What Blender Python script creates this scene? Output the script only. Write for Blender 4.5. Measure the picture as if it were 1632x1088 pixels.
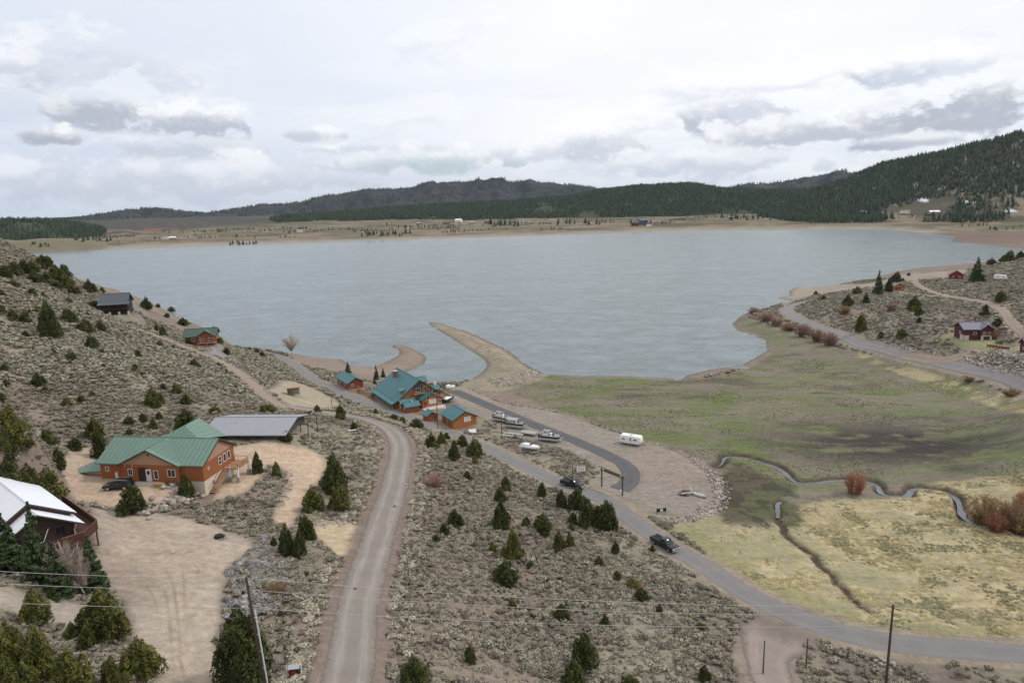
import bpy, bmesh, math, random
import numpy as np
from mathutils import Matrix, Vector
from mathutils.geometry import delaunay_2d_cdt

for _o in list(bpy.data.objects):
    bpy.data.objects.remove(_o)
SC = bpy.context.scene
COL = SC.collection
R = math.radians
rnd = random.Random(11)

# ------------------------------------------------------------------ camera
CAM_Z = 70.0
PITCH, ROLL = R(11.37), R(1.5)
FPX = 1088.0
_F = Vector((0, math.cos(PITCH), -math.sin(PITCH)))
_R0 = Vector((1, 0, 0)); _U0 = Vector((0, math.sin(PITCH), math.cos(PITCH)))
_RT = math.cos(ROLL) * _R0 - math.sin(ROLL) * _U0
_UP = math.sin(ROLL) * _R0 + math.cos(ROLL) * _U0
camd = bpy.data.cameras.new('camera')
camd.lens = 24.0; camd.sensor_width = 36.0; camd.clip_start = 0.5; camd.clip_end = 30000
cam = bpy.data.objects.new('camera', camd); COL.objects.link(cam)
M = Matrix.Identity(4)
for i in range(3):
    M[i][0] = _RT[i]; M[i][1] = _UP[i]; M[i][2] = -_F[i]
M[2][3] = CAM_Z
cam.matrix_world = M
SC.camera = cam
SC.render.resolution_x = 1024; SC.render.resolution_y = 682

# ------------------------------------------------------------------ sky
SUN_EL, SUN_AZ = R(48), R(78)          # azimuth from +Y (view direction) towards +X
wd = bpy.data.worlds.new('World'); SC.world = wd; wd.use_nodes = True
nt = wd.node_tree; nt.nodes.clear()


class NT:
    """small helper to write node trees tersely"""
    def __init__(s, tree): s.t = tree

    def n(s, typ, ins=None, **kw):
        nd = s.t.nodes.new(typ)
        for k, v in kw.items(): setattr(nd, k, v)
        for k, v in (ins or {}).items():
            sock = nd.inputs[k]
            if isinstance(v, bpy.types.NodeSocket): s.t.links.new(v, sock)
            else: sock.default_value = v
        return nd

    def math(s, op, a, b=0.0, c=None, clamp=False):
        d = {0: a, 1: b}
        if c is not None: d[2] = c
        return s.n('ShaderNodeMath', d, operation=op, use_clamp=clamp).outputs[0]

    def vmath(s, op, a, b=(0, 0, 0)):
        return s.n('ShaderNodeVectorMath', {0: a, 1: b}, operation=op).outputs[0]

    def noise(s, vec, scale, detail=4.0, rough=0.55, lac=2.0, dist=0.0, col=False):
        nd = s.n('ShaderNodeTexNoise', {'Vector': vec, 'Scale': scale, 'Detail': detail, 'Roughness': rough,
                                        'Lacunarity': lac, 'Distortion': dist})
        return nd.outputs['Color' if col else 'Fac']

    def ramp(s, fac, stops, interp='LINEAR'):
        nd = s.n('ShaderNodeValToRGB', {'Fac': fac})
        cr = nd.color_ramp; cr.interpolation = interp
        while len(cr.elements) < len(stops): cr.elements.new(0.5)
        for e, (p, c) in zip(cr.elements, stops):
            e.position = p
            e.color = (c, c, c, 1) if isinstance(c, (int, float)) else (c[0], c[1], c[2], 1)
        return nd.outputs['Color']

    def mix(s, fac, a, b, blend='MIX'):
        nd = s.n('ShaderNodeMix', {}, data_type='RGBA', blend_type=blend)
        for idx, v in ((0, fac), (6, a), (7, b)):
            sock = nd.inputs[idx]
            if isinstance(v, bpy.types.NodeSocket): s.t.links.new(v, sock)
            else: sock.default_value = v if idx == 0 else (v[0], v[1], v[2], 1)
        return nd.outputs[2]

    def mapr(s, v, a, b, c=0.0, d=1.0, smooth=True):
        return s.n('ShaderNodeMapRange', {0: v, 1: a, 2: b, 3: c, 4: d},
                   interpolation_type='SMOOTHSTEP' if smooth else 'LINEAR').outputs[0]


w = NT(nt)
tc = w.n('ShaderNodeTexCoord')
dirv = tc.outputs['Generated']
sep = w.n('ShaderNodeSeparateXYZ', {0: dirv})
dz = w.math('MAXIMUM', sep.outputs[2], 0.0)
inv = w.math('DIVIDE', 1.0, w.math('ADD', dz, 0.07))
pl = w.n('ShaderNodeCombineXYZ', {0: w.math('MULTIPLY', sep.outputs[0], inv), 1: w.math('MULTIPLY', sep.outputs[1], inv), 2: 0.0}).outputs[0]
sky = w.n('ShaderNodeTexSky', sky_type='NISHITA', sun_disc=False, sun_elevation=SUN_EL, sun_rotation=SUN_AZ,
          air_density=1.0, dust_density=1.5, ozone_density=1.0)
blue = w.vmath('SCALE', sky.outputs[0]); blue.node.inputs['Scale'].default_value = 0.115
# high thin overcast: pale, with broad soft brightness variation
hi = w.noise(pl, 0.25, 4, 0.45)
veil = w.mix(w.mapr(hi, 0.30, 0.68), (0.76, 0.82, 0.93), (0.92, 0.955, 1.0))
cover = w.mapr(w.noise(w.vmath('ADD', pl, (7.3, 2.1, 0)), 0.55, 6, 0.55), 0.30, 0.42, 0.84, 1.0)
base = w.mix(cover, blue, veil)
# brighter where the sun stands behind the veil, greyer towards the left of the view
sidev = w.math('ADD', w.math('MULTIPLY', sep.outputs[0], 0.62), w.math('MULTIPLY', sep.outputs[2], 0.5))
base = w.mix(w.mapr(sidev, -0.42, 0.16), w.mix(1.0, base, (0.84, 0.86, 0.91), 'MULTIPLY'), w.mix(1.0, base, (1.09, 1.06, 1.03), 'MULTIPLY'))
# general broken cumulus all round the sky
cv = w.n('ShaderNodeMapping', {0: dirv, 1: (3.1, 0.0, 0.55), 3: (1.0, 1.0, 2.9)}).outputs[0]
cn = w.noise(cv, 5.2, 9, 0.58)
cn_dn = w.noise(w.vmath('ADD', cv, (0.012, 0.0, 0.07)), 5.2, 5, 0.54)
band = w.math('MULTIPLY', w.mapr(dz, 0.0, 0.03, 0.8, 1.0), w.mapr(dz, 0.12, 0.30, 1.0, 0.0))
cdens = w.math('ADD', cn, w.math('MULTIPLY', w.math('SUBTRACT', band, 1.0), 0.14))
cmask = w.mapr(cdens, 0.47, 0.56); azm0 = w.math('ARCTAN2', sep.outputs[0], sep.outputs[1])
shade = w.mapr(w.math('SUBTRACT', cn_dn, cn), -0.07, 0.10)             # more cloud above: grey base
ccol = w.mix(shade, (0.985, 1.0, 1.02), (0.66, 0.70, 0.79))
skyc = w.mix(w.math('MULTIPLY', cmask, w.mapr(azm0, -0.35, 0.25, 0.22, 0.55)), base, ccol)
# low grey bank and rain haze along the horizon, thinner to the right
skyc = w.mix(w.math('MULTIPLY', w.mapr(dz, 0.0, 0.11, 0.62, 0.0), w.mapr(azm0, -0.1, 0.45, 1.0, 0.3)), skyc, (0.64, 0.685, 0.77))
# the separate heaps seen over the lake: centre direction, half width, half height (radians), how grey, how white on top
azm = w.math('ARCTAN2', sep.outputs[0], sep.outputs[1]); elv = w.math('ARCSINE', sep.outputs[2])
wob = w.noise(w.n('ShaderNodeMapping', {0: dirv, 3: (1, 1, 1.7)}).outputs[0], 12.0, 11, 0.62)
wob2 = w.math('MULTIPLY', w.math('SUBTRACT', wob, 0.5), 5.6)


def _dir(px, py):
    b_ = (px - 816.0) / FPX; c_ = -(py - 544.0) / FPX
    d_ = (_F + _RT * b_ + _UP * c_).normalized()
    return math.atan2(d_.x, d_.y), math.asin(d_.z)


for (px_, py_, rx_, ry_, g_, a_) in [(162, 178, 62, 30, 0.60, 0.85), (312, 200, 90, 30, 0.62, 0.85), (290, 238, 110, 22, 0.72, 0.6), (74, 218, 38, 15, 0.58, 0.9), (485, 216, 70, 13, 0.72, 0.7), (150, 105, 95, 48, 0.78, 0.5), (15, 112, 40, 26, 0.75, 0.6),
                                     (1118, 188, 40, 30, 0.62, 0.85), (1195, 178, 75, 36, 0.80, 0.8), (1300, 214, 130, 30, 0.66, 0.85), (1425, 116, 62, 22, 0.66, 0.8), (1565, 168, 110, 44, 0.60, 0.9), (1500, 112, 80, 26, 0.9, 0.7), (955, 232, 75, 30, 0.74, 0.7),
                                     (835, 246, 75, 22, 0.78, 0.6), (1130, 262, 140, 24, 0.78, 0.7), (1455, 226, 70, 10, 0.62, 0.8), (610, 238, 120, 14, 0.80, 0.5), (640, 262, 190, 20, 0.70, 0.55), (250, 290, 330, 34, 0.74, 0.55)]:
    ca, ce = _dir(px_, py_)
    u_ = w.math('DIVIDE', w.math('SUBTRACT', azm, ca), rx_ / FPX); v_ = w.math('DIVIDE', w.math('SUBTRACT', elv, ce), ry_ / FPX)
    vf_ = w.math('MULTIPLY', v_, w.mapr(v_, -0.3, 0.1, 1.25, 1.0))          # flat base
    d_ = w.math('ADD', w.math('SQRT', w.math('ADD', w.math('MULTIPLY', u_, u_), w.math('MULTIPLY', vf_, vf_))), wob2)
    m_ = w.math('MULTIPLY', w.mapr(d_, 1.08, 0.5), a_ * 0.95)
    t_ = w.mapr(w.math('ADD', v_, w.math('MULTIPLY', wob2, -0.7)), -0.1, 0.95)
    skyc = w.mix(m_, skyc, w.mix(t_, (g_ * 0.72, g_ * 0.775, g_ * 0.91), (0.98, 0.99, 1.01)))
_ca, _ce = _dir(690, 266)
gap = w.math('ADD', w.math('SQRT', w.math('ADD', w.math('POWER', w.math('DIVIDE', w.math('SUBTRACT', azm, _ca), 0.11), 2.0), w.math('POWER', w.math('DIVIDE', w.math('SUBTRACT', elv, _ce), 0.013), 2.0))), wob2)
skyc = w.mix(w.mapr(gap, 1.1, 0.2, 0.0, 0.55), skyc, w.mix(0.5, blue, (0.42, 0.66, 0.74)))
bg = w.n('ShaderNodeBackground', {'Color': skyc, 'Strength': 1.0})
out = w.n('ShaderNodeOutputWorld', {'Surface': bg.outputs[0]})

sund = bpy.data.lights.new('sun', 'SUN'); sund.energy = 1.5; sund.angle = R(10); sund.color = (1.0, 0.96, 0.90)
sun = bpy.data.objects.new('sun', sund); COL.objects.link(sun)
_sd = Vector((math.sin(SUN_AZ) * math.cos(SUN_EL), math.cos(SUN_AZ) * math.cos(SUN_EL), math.sin(SUN_EL)))
sun.rotation_euler = (-_sd).to_track_quat('-Z', 'Y').to_euler()

vs = SC.view_settings
vs.view_transform = 'Standard'; vs.look = 'None'; vs.exposure = 0.05; vs.gamma = 1.0; vs.use_curve_mapping = False
SC.cycles.max_bounces = 6; SC.cycles.diffuse_bounces = 2; SC.cycles.glossy_bounces = 2
SC.cycles.transmission_bounces = 3; SC.cycles.volume_bounces = 0; SC.cycles.transparent_max_bounces = 8

# ------------------------------------------------------------------ generic helpers


def smooth(a, b, x):
    t = np.clip((np.asarray(x, float) - a) / (b - a), 0, 1)
    return t * t * (3 - 2 * t)


def vnoise(x, y, seed=0):
    x = np.asarray(x, float); y = np.asarray(y, float)
    xi = np.floor(x); yi = np.floor(y); fx = x - xi; fy = y - yi
    fx = fx * fx * (3 - 2 * fx); fy = fy * fy * (3 - 2 * fy)

    def h(a, b):
        v = np.sin(a * 127.1 + b * 311.7 + seed * 74.7) * 43758.5453
        return v - np.floor(v)
    return (h(xi, yi) * (1 - fx) + h(xi + 1, yi) * fx) * (1 - fy) + (h(xi, yi + 1) * (1 - fx) + h(xi + 1, yi + 1) * fx) * fy


def fbm(x, y, seed=0, oct=4):
    s = 0; a = 0.5; t = 0
    for k in range(oct):
        s = s + a * vnoise(x * 2 ** k, y * 2 ** k, seed + k * 7); t += a; a *= 0.5
    return s / t


def sdist(poly, X, Y, margin=1e9):
    """signed distance to polygon, positive inside"""
    P = np.asarray(poly, float); X = np.asarray(X, float); Y = np.asarray(Y, float)
    out = np.full(X.shape, -margin)
    m = (X > P[:, 0].min() - margin) & (X < P[:, 0].max() + margin) & (Y > P[:, 1].min() - margin) & (Y < P[:, 1].max() + margin)
    if not m.any(): return out
    x = X[m]; y = Y[m]
    d2 = np.full(x.shape, 1e18); ins = np.zeros(x.shape, bool)
    for i in range(len(P)):
        ax, ay = P[i]; bx, by = P[(i + 1) % len(P)]
        ex, ey = bx - ax, by - ay
        t = np.clip(((x - ax) * ex + (y - ay) * ey) / (ex * ex + ey * ey + 1e-12), 0, 1)
        d2 = np.minimum(d2, (x - ax - t * ex) ** 2 + (y - ay - t * ey) ** 2)
        c = ((ay > y) != (by > y)) & (x < (bx - ax) * (y - ay) / (by - ay + 1e-12) + ax)
        ins ^= c
    d = np.sqrt(d2)
    out[m] = np.clip(np.where(ins, d, -d), -margin, 1e9)
    return out


def pdist(line, X, Y, margin=1e9):
    """distance to polyline"""
    P = np.asarray(line, float)[:, :2]; X = np.asarray(X, float); Y = np.asarray(Y, float)
    out = np.full(X.shape, margin)
    m = (X > P[:, 0].min() - margin) & (X < P[:, 0].max() + margin) & (Y > P[:, 1].min() - margin) & (Y < P[:, 1].max() + margin)
    if not m.any(): return out
    x = X[m]; y = Y[m]; d2 = np.full(x.shape, 1e18)
    for i in range(len(P) - 1):
        ax, ay = P[i]; bx, by = P[i + 1]; ex, ey = bx - ax, by - ay
        t = np.clip(((x - ax) * ex + (y - ay) * ey) / (ex * ex + ey * ey + 1e-12), 0, 1)
        d2 = np.minimum(d2, (x - ax - t * ex) ** 2 + (y - ay - t * ey) ** 2)
    out[m] = np.minimum(np.sqrt(d2), margin)
    return out


def spline(pts, n=6):
    """Catmull-Rom through points (list of tuples)"""
    P = [np.asarray(p, float) for p in pts]
    P = [2 * P[0] - P[1]] + P + [2 * P[-1] - P[-2]]
    o = []
    for i in range(1, len(P) - 2):
        a, b, c, d = P[i - 1:i + 3]
        for k in range(n):
            t = k / n
            o.append(0.5 * ((2 * b) + (c - a) * t + (2 * a - 5 * b + 4 * c - d) * t * t + (3 * b - a - 3 * c + d) * t ** 3))
    o.append(P[-2])
    return np.array(o)


def ray(px, py):
    a = (px - 816.0) / FPX; b = -(py - 544.0) / FPX
    return (_F[0] + a * _RT[0] + b * _UP[0], _F[1] + a * _RT[1] + b * _UP[1], _F[2] + a * _RT[2] + b * _UP[2])


def at_z(px, py, z):
    """survey helper: where the sight line of a photo pixel meets height z"""
    d = ray(px, py); t = (z - CAM_Z) / d[2]
    return (d[0] * t, d[1] * t, z)


def horizon_px(az):
    """photo column / row of a horizontal direction"""
    dx, dy = np.sin(az), np.cos(az)
    zc = dx * _F[0] + dy * _F[1]; xc = dx * _RT[0] + dy * _RT[1]; yc = dx * _UP[0] + dy * _UP[1]
    return 816 + FPX * xc / zc, 544 - FPX * yc / zc


# ------------------------------------------------------------------ survey: heights (photo column, row, metres above the lake)
CTRL = [
    # asphalt road along the shore
    (1632, 1042, 6), (1400, 1018, 6), (1250, 975, 6), (1120, 900, 6), (1020, 838, 6), (950, 788, 6), (865, 757, 6), (785, 718, 6),
    (721, 691, 6), (610, 650, 6), (537, 621, 6), (500, 604, 5.5), (462, 577, 4.5), (432, 561, 4.5),
    # gravel road
    (553, 1088, 20), (572, 958, 18), (614, 820, 15), (635, 745, 13), (640, 705, 12), (600, 672, 11), (540, 660, 12), (482, 650, 14),
    (442, 644, 15), (402, 611, 17), (361, 581, 20), (300, 555, 23), (229, 528, 28), (193, 517, 31),
    # sage slope between the roads
    (1180, 1060, 7.5), (1000, 1040, 9), (900, 1000, 9.5), (780, 1080, 14), (700, 1000, 14.5), (800, 900, 10.5), (950, 900, 7.8), (700, 850, 13),
    (760, 800, 10), (720, 740, 9.5), (860, 820, 7.8), (670, 690, 9.5), (640, 680, 10), (1080, 960, 7.2),
    # right foreground
    (1300, 1088, 6.5), (1500, 1088, 6.2), (1212, 1088, 7),
    # field and meadow
    (1200, 860, 4), (1400, 900, 3.5), (1550, 950, 4), (1620, 850, 3.5), (1300, 760, 2.4), (1500, 720, 2.6), (1620, 700, 4), (1632, 650, 5),
    (1100, 640, 1.2), (1250, 640, 1.8), (1400, 640, 2.6), (1300, 560, 1.8), (1240, 530, 1.8), (950, 620, 0.8),
    # parking lot
    (740, 625, 3.5), (820, 655, 4), (900, 690, 4.6), (1000, 700, 4), (1000, 760, 5), (1080, 790, 4.4), (900, 650, 3.2), (1120, 770, 4), (800, 690, 5), (860, 725, 5.4),
    # lodge ground, cabin, beach, jetties
    (650, 660, 5.5), (590, 630, 5.5), (550, 625, 5.5), (590, 600, 3), (540, 590, 3), (500, 585, 3.5), (630, 570, 1.4), (660, 570, 1.2),
    (790, 590, 2.6), (810, 605, 3), (750, 545, 1.8), (710, 522, 1.0), (840, 600, 2.5),
    # green roofed house and neighbours
    (165, 770, 21), (330, 790, 19), (260, 720, 21.5), (410, 760, 18.5), (120, 745, 22), (480, 740, 17.5), (450, 820, 17.5), (540, 860, 16.5), (500, 800, 16.8),
    (330, 690, 20), (470, 690, 17.5), (400, 660, 18), (540, 720, 14.5), (560, 780, 15), (470, 620, 11), (500, 640, 11), (430, 600, 13),
    # white roofed house and its yard
    (100, 930, 23), (250, 850, 21), (340, 850, 20), (200, 980, 23), (300, 1080, 22), (20, 1080, 27), (60, 1000, 25), (400, 950, 19.5), (390, 1085, 21), (460, 900, 18.5), (500, 1000, 19.5),
    (20, 820, 25),
    # left hillside
    (60, 700, 25), (200, 650, 24), (300, 640, 22), (50, 600, 31), (150, 590, 30), (250, 600, 26), (340, 610, 22), (50, 520, 39), (120, 530, 35), (200, 545, 29),
    (10, 460, 48), (60, 455, 45), (100, 460, 42), (150, 480, 36), (0, 700, 27), (0, 560, 36), (-120, 600, 42), (-120, 480, 58), (-120, 760, 32), (-150, 900, 32),
    (0, 395, 57), (60, 425, 47), (110, 440, 40), (180, 498, 32), (312, 548, 20),
    (186, 468, 26), (198, 476, 24), (220, 495, 20), (248, 512, 15.5), (276, 525, 11.5), (300, 535, 9), (350, 549, 6.5), (235, 490, 15), (270, 505, 8),
    # right hill
    (1255, 493, 3.2), (1308, 524, 3.4), (1371, 549, 4), (1449, 568, 4.6), (1528, 585, 5.5), (1632, 612, 7),
    (1290, 490, 5), (1330, 500, 9), (1400, 530, 9), (1470, 545, 10), (1550, 540, 13), (1600, 570, 11), (1632, 575, 12), (1350, 475, 11), (1430, 463, 12), (1340, 462, 3),
    (1400, 480, 13), (1480, 500, 15), (1446, 468, 13), (1528, 474, 16), (1465, 452, 12), (1521, 444, 14), (1584, 488, 17), (1632, 534, 16), (1595, 445, 17), (1632, 482, 20),
    (1632, 425, 23), (1600, 415, 20), (1560, 425, 15), (1700, 450, 28), (1750, 520, 26), (1750, 640, 14), (1750, 900, 5),
]
WCTRL = [  # points the photo does not show (world x, y, z)
    (0, 20, 30), (-60, 30, 36), (60, 40, 12), (120, 60, 6), (-120, 60, 42), (0, -40, 36), (-150, -40, 50), (150, -20, 8),
    (-420, 520, 20), (-330, 330, 62), (-300, 200, 66), (-250, 90, 56), (-500, 420, 40), (-560, 300, 75), (-620, 560, 14),
    (300, 560, 6), (380, 600, 8), (430, 480, 30), (520, 400, 34), (400, 250, 14), (520, 620, 10), (300, 120, 6),
    (-450, 700, 8), (500, 720, 3),
]
CTRL += [(150, 790, 21), (230, 790, 20.4), (0, 382, 61)]
_c = np.array([at_z(*c) for c in CTRL] + WCTRL, float)
_cs = _c[:, :2] / 100.0


def _U(r2):
    return np.where(r2 > 1e-12, 0.5 * r2 * np.log(np.maximum(r2, 1e-12)), 0)


_n = len(_c)
_K = _U(((_cs[:, None] - _cs[None]) ** 2).sum(-1)) + np.eye(_n) * 0.004
_Pm = np.c_[np.ones(_n), _cs]
_A = np.zeros((_n + 3, _n + 3)); _A[:_n, :_n] = _K; _A[:_n, _n:] = _Pm; _A[_n:, :_n] = _Pm.T
_W = np.linalg.solve(_A, np.r_[_c[:, 2], 0, 0, 0])


def tps(X, Y):
    x = np.asarray(X, float).ravel() / 100; y = np.asarray(Y, float).ravel() / 100
    o = np.empty_like(x)
    for i in range(0, len(x), 20000):
        s = slice(i, i + 20000)
        r2 = (x[s, None] - _cs[None, :, 0]) ** 2 + (y[s, None] - _cs[None, :, 1]) ** 2
        o[s] = _U(r2) @ _W[:_n] + _W[_n] + _W[_n + 1] * x[s] + _W[_n + 2] * y[s]
    return o.reshape(np.shape(X))


# lake outline
LAKE_PX = [(-420, 418), (-150, 422), (60, 430), (140, 448), (205, 472), (290, 508), (347, 531), (365, 547), (402, 555), (450, 561), (478, 565), (500, 570), (544, 573),
           (561, 584), (593, 585), (610, 580), (635, 566), (637, 559), (624, 553), (627, 549), (647, 551), (671, 562), (680, 570), (676, 580), (650, 591), (642, 598),
           (660, 608), (690, 616), (720, 615), (745, 608), (767, 595), (777, 583), (772, 573), (745, 555), (720, 539), (683, 517), (684, 512), (698, 514), (745, 529), (782, 546), (806, 557),
           (838, 581), (868, 596), (930, 599), (1000, 599), (1060, 602), (1085, 605), (1095, 598), (1130, 589), (1183, 582), (1201, 571), (1223, 559), (1220, 541), (1176, 527), (1167, 516),
           (1180, 504), (1194, 497), (1240, 483), (1274, 481), (1236, 475), (1258, 471), (1258, 463), (1270, 458), (1340, 456), (1380, 452), (1446, 438), (1500, 430), (1560, 424), (1640, 418), (1780, 412), (1900, 408),
           (1900, 402), (1700, 402), (1632, 398), (1585, 391), (1514, 385), (1524, 376), (1478, 372), (1421, 366), (1357, 365), (1200, 366), (1050, 368), (980, 371), (868, 375), (700, 380), (540, 385), (364, 390),
           (165, 397), (86, 401), (0, 404), (-420, 412)]
LAKE = np.array([at_z(x, y, 0)[:2] for x, y in LAKE_PX])

# streams (photo survey at their water level)
STREAM_A = spline([at_z(x, y, 1.6)[:2] for x, y in [(1640, 870), (1600, 850), (1545, 838), (1530, 818), (1528, 800), (1505, 786), (1452, 780), (1452, 790), (1440, 793), (1408, 789), (1400, 782), (1392, 768), (1345, 766),
                                                    (1268, 771), (1258, 760), (1240, 748), (1205, 737), (1170, 731), (1153, 733), (1152, 744), (1140, 752)]], 4)
STREAM_B = spline([at_z(x, y, 2.2)[:2] for x, y in [(1392, 998), (1372, 990), (1345, 965), (1335, 945), (1310, 920), (1300, 900), (1270, 875), (1246, 850), (1239, 832), (1240, 808), (1243, 800)]], 4)

def _wander(L_, amp, sd):
    s_ = np.arange(len(L_)) * 0.9
    return L_ + np.c_[(vnoise(s_, s_ * 0, sd) - 0.5), (vnoise(s_, s_ * 0, sd + 1) - 0.5)] * amp


STREAM_A = _wander(STREAM_A, 1.0, 3); STREAM_B = _wander(STREAM_B, 1.7, 5)

# far land, built as ridges at their own distance: (distance, foot distance, [(photo column, row)...])
RIDGES = {
    'blue':   (4600, 2700, [(-700, 352), (-300, 350), (60, 352), (130, 346), (200, 335), (240, 332), (330, 338), (400, 329), (480, 322), (520, 312), (600, 302), (660, 299), (700, 294), (770, 289), (860, 291), (930, 299), (970, 305), (1050, 312), (1130, 304), (1180, 297), (1250, 289), (1310, 281), (1365, 275), (1500, 268), (1700, 262), (2000, 258), (2600, 262)]),
    'brown':  (3300, 2300, [(-700, 366), (0, 364), (130, 360), (200, 360), (260, 360), (330, 356), (400, 348), (480, 344), (560, 334), (640, 328), (700, 326), (800, 330), (900, 334), (1100, 340), (2600, 340)]),
    'dusk':   (2550, 1900, [(-700, 380), (60, 372), (130, 356), (165, 349), (210, 346), (260, 345), (310, 349), (350, 356), (390, 366), (440, 380), (2600, 390)]),
    'forest': (2700, 2020, [(-700, 372), (300, 360), (400, 350), (450, 341), (520, 336), (600, 330), (700, 323), (800, 319), (900, 312), (960, 301), (1050, 294), (1100, 292), (1150, 298), (1220, 302), (1300, 300), (1400, 296), (2000, 300), (2600, 300)]),
    'mount':  (2250, 1640, [(-700, 372), (1100, 345), (1200, 335), (1260, 318), (1300, 297), (1360, 277), (1400, 260), (1480, 247), (1560, 228), (1632, 215), (1800, 200), (2000, 205), (2600, 230)]),
    'lforest': (2150, 1800, [(-700, 345), (-200, 344), (0, 348), (60, 347), (110, 350), (150, 356), (190, 368), (240, 378), (400, 385), (2600, 385)]),
    'lhill':  (1720, 1480, [(-700, 372), (-100, 372), (20, 378), (60, 375), (110, 375), (150, 380), (190, 386), (240, 390), (2600, 390)]),
}


def far_z(X, Y, parts=False):
    D = np.hypot(X, Y); az = np.arctan2(X, np.maximum(Y, 1e-6)); az = np.clip(az, -1.05, 1.05)
    col, hrow = horizon_px(az)
    n = fbm(X / 260, Y / 260, 3, 5) - 0.5; n2 = fbm(X / 70, Y / 70, 9, 4) - 0.5
    z = 2 + (D - 1350) * 0.024 + n * 9 * smooth(1400, 1900, D) + n2 * 3 * smooth(1400, 1700, D)
    z = np.minimum(z, 45)
    z = np.maximum(z, 1.0)
    ids = np.zeros(D.shape, int)
    for k, (name, (Dr, Df, prof)) in enumerate(RIDGES.items(), 1):
        p = np.array(prof, float)
        row = np.interp(col, p[:, 0], p[:, 1])
        Dv = Dr * (1 + 0.10 * (fbm(col / 130.0, 0 * col + k, k + 20, 3) - 0.5))
        zr = CAM_Z + (hrow - row) / FPX * Dv * 1.03 * np.cos(az) - (11.0 if name in ('forest', 'mount', 'lforest') else 4.0)
        t = (D - Df) / (Dv - Df)
        up = smooth(0, 1, np.clip(t, 0, 1)) * 0.5 + np.clip(t, 0, 1) * 0.5
        down = 1 - 0.5 * smooth(1, 2.2, t)
        spur = 1 + (2.3 if name == 'blue' else 1.1) * (fbm(col / (24.0 if name == 'blue' else 34.0) + D / 900, D / 700, k + 40, 4) - 0.5) * up * (1 - 0.93 * np.clip(t, 0, 1) ** 3)
        zz = np.where(t > 0, 1 + (zr - 1) * up * down * spur, -50)
        zz = zz + n2 * 6 * np.clip(t, 0, 1) * (1 - np.clip(t, 0, 1))
        zz = np.minimum(zz, zr + 5 * (fbm(col / 9.0, 0 * col, k + 60, 3) - 0.3))
        hit = zz > z
        ids[hit] = k; z = np.where(hit, zz, z)
    return (z, ids) if parts else z


PADS = []      # (x, y, radius, z) level ground under buildings
ROAD_LINES = []  # (polyline, half width)  : smooth ground


def Z(X, Y):
    X = np.asarray(X, float); Y = np.asarray(Y, float)
    shp = X.shape; X = X.ravel(); Y = Y.ravel()
    D = np.hypot(X, Y)
    z = np.zeros_like(X)
    wf = smooth(640, 1000, D)
    near = wf < 1; far = wf > 0
    zn = np.zeros_like(X); zf = np.zeros_like(X)
    if near.any(): zn[near] = np.clip(tps(X[near], Y[near]), 0.25, 85)
    if far.any(): zf[far] = far_z(X[far], Y[far])
    for (px_, py_, r_, z_) in PADS:
        d = np.hypot(X - px_, Y - py_)
        zn = zn + (z_ - zn) * (1 - smooth(r_, r_ + 7, d))
    z = zn * (1 - wf) + zf * wf
    s = -sdist(LAKE, X, Y, 200.0)
    fall = np.where(D > 700, 45.0, 9.0)
    land = (0.03 + 0.06 * np.maximum(s, 0)) * (1 - smooth(0, fall, s)) + z * smooth(0, fall, s)
    z = np.where(s > 0, np.minimum(land, np.maximum(z, 0.03)), np.maximum(0.09 * s, -2.5) - 0.02)
    for line, wid, dep in ((STREAM_A, 1.35, 1.1), (STREAM_B, 0.9, 0.75)):
        d = pdist(line, X, Y, 8.0)
        z = z - dep * (1 - smooth(wid * 0.45, wid * 1.25, d)) * (s > 2)
    return z.reshape(shp)


def cast(pts):
    """photo pixels -> points on the terrain"""
    pts = np.asarray(pts, float)
    d = np.stack(ray(pts[:, 0], pts[:, 1]), -1)
    ts = np.geomspace(42, 5600, 230)
    pos = d[:, None, :] * ts[None, :, None]; pos[..., 2] += CAM_Z
    h = pos[..., 2] - Z(pos[..., 0], pos[..., 1])
    below = h < 0
    idx = np.argmax(below, 1); idx[~below.any(1)] = len(ts) - 1; idx = np.maximum(idx, 1)
    lo = ts[idx - 1]; hi = ts[idx]
    for _ in range(14):
        mid = (lo + hi) / 2
        p = d * mid[:, None]; hh = p[:, 2] + CAM_Z - Z(p[:, 0], p[:, 1])
        lo = np.where(hh > 0, mid, lo); hi = np.where(hh > 0, hi, mid)
    p = d * hi[:, None]; p[:, 2] += CAM_Z
    return p


def G(px, py):
    return tuple(cast([(px, py)])[0])

# level building ground (x, y, radius, height)
PADS += [(-72, 122.5, 9, 21.42), (-54.6, 122.5, 4.5, 18.9), (-60, 151, 9, 20.3), (-34.5, 224, 11, 5.5), (-27.5, 209, 4, 5.45), (-16.6, 197.6, 5, 5.5), (-60.3, 245.1, 6, 5.7),
         (-119, 258, 6, 20.3), (-153, 264, 5.5, 32.0), (-70.5, 91.5, 8, 23.4), (184, 266, 6, 12.8), (293, 448, 6, 14.2), (236, 414, 4, 12.4), (190, 243, 7, 11.6)]

# ------------------------------------------------------------------ materials
MATS = {}


def new_mat(name):
    m = bpy.data.materials.new(name); m.use_nodes = True
    t = m.node_tree; t.nodes.clear()
    h = NT(t); MATS[name] = m
    return m, h


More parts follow.
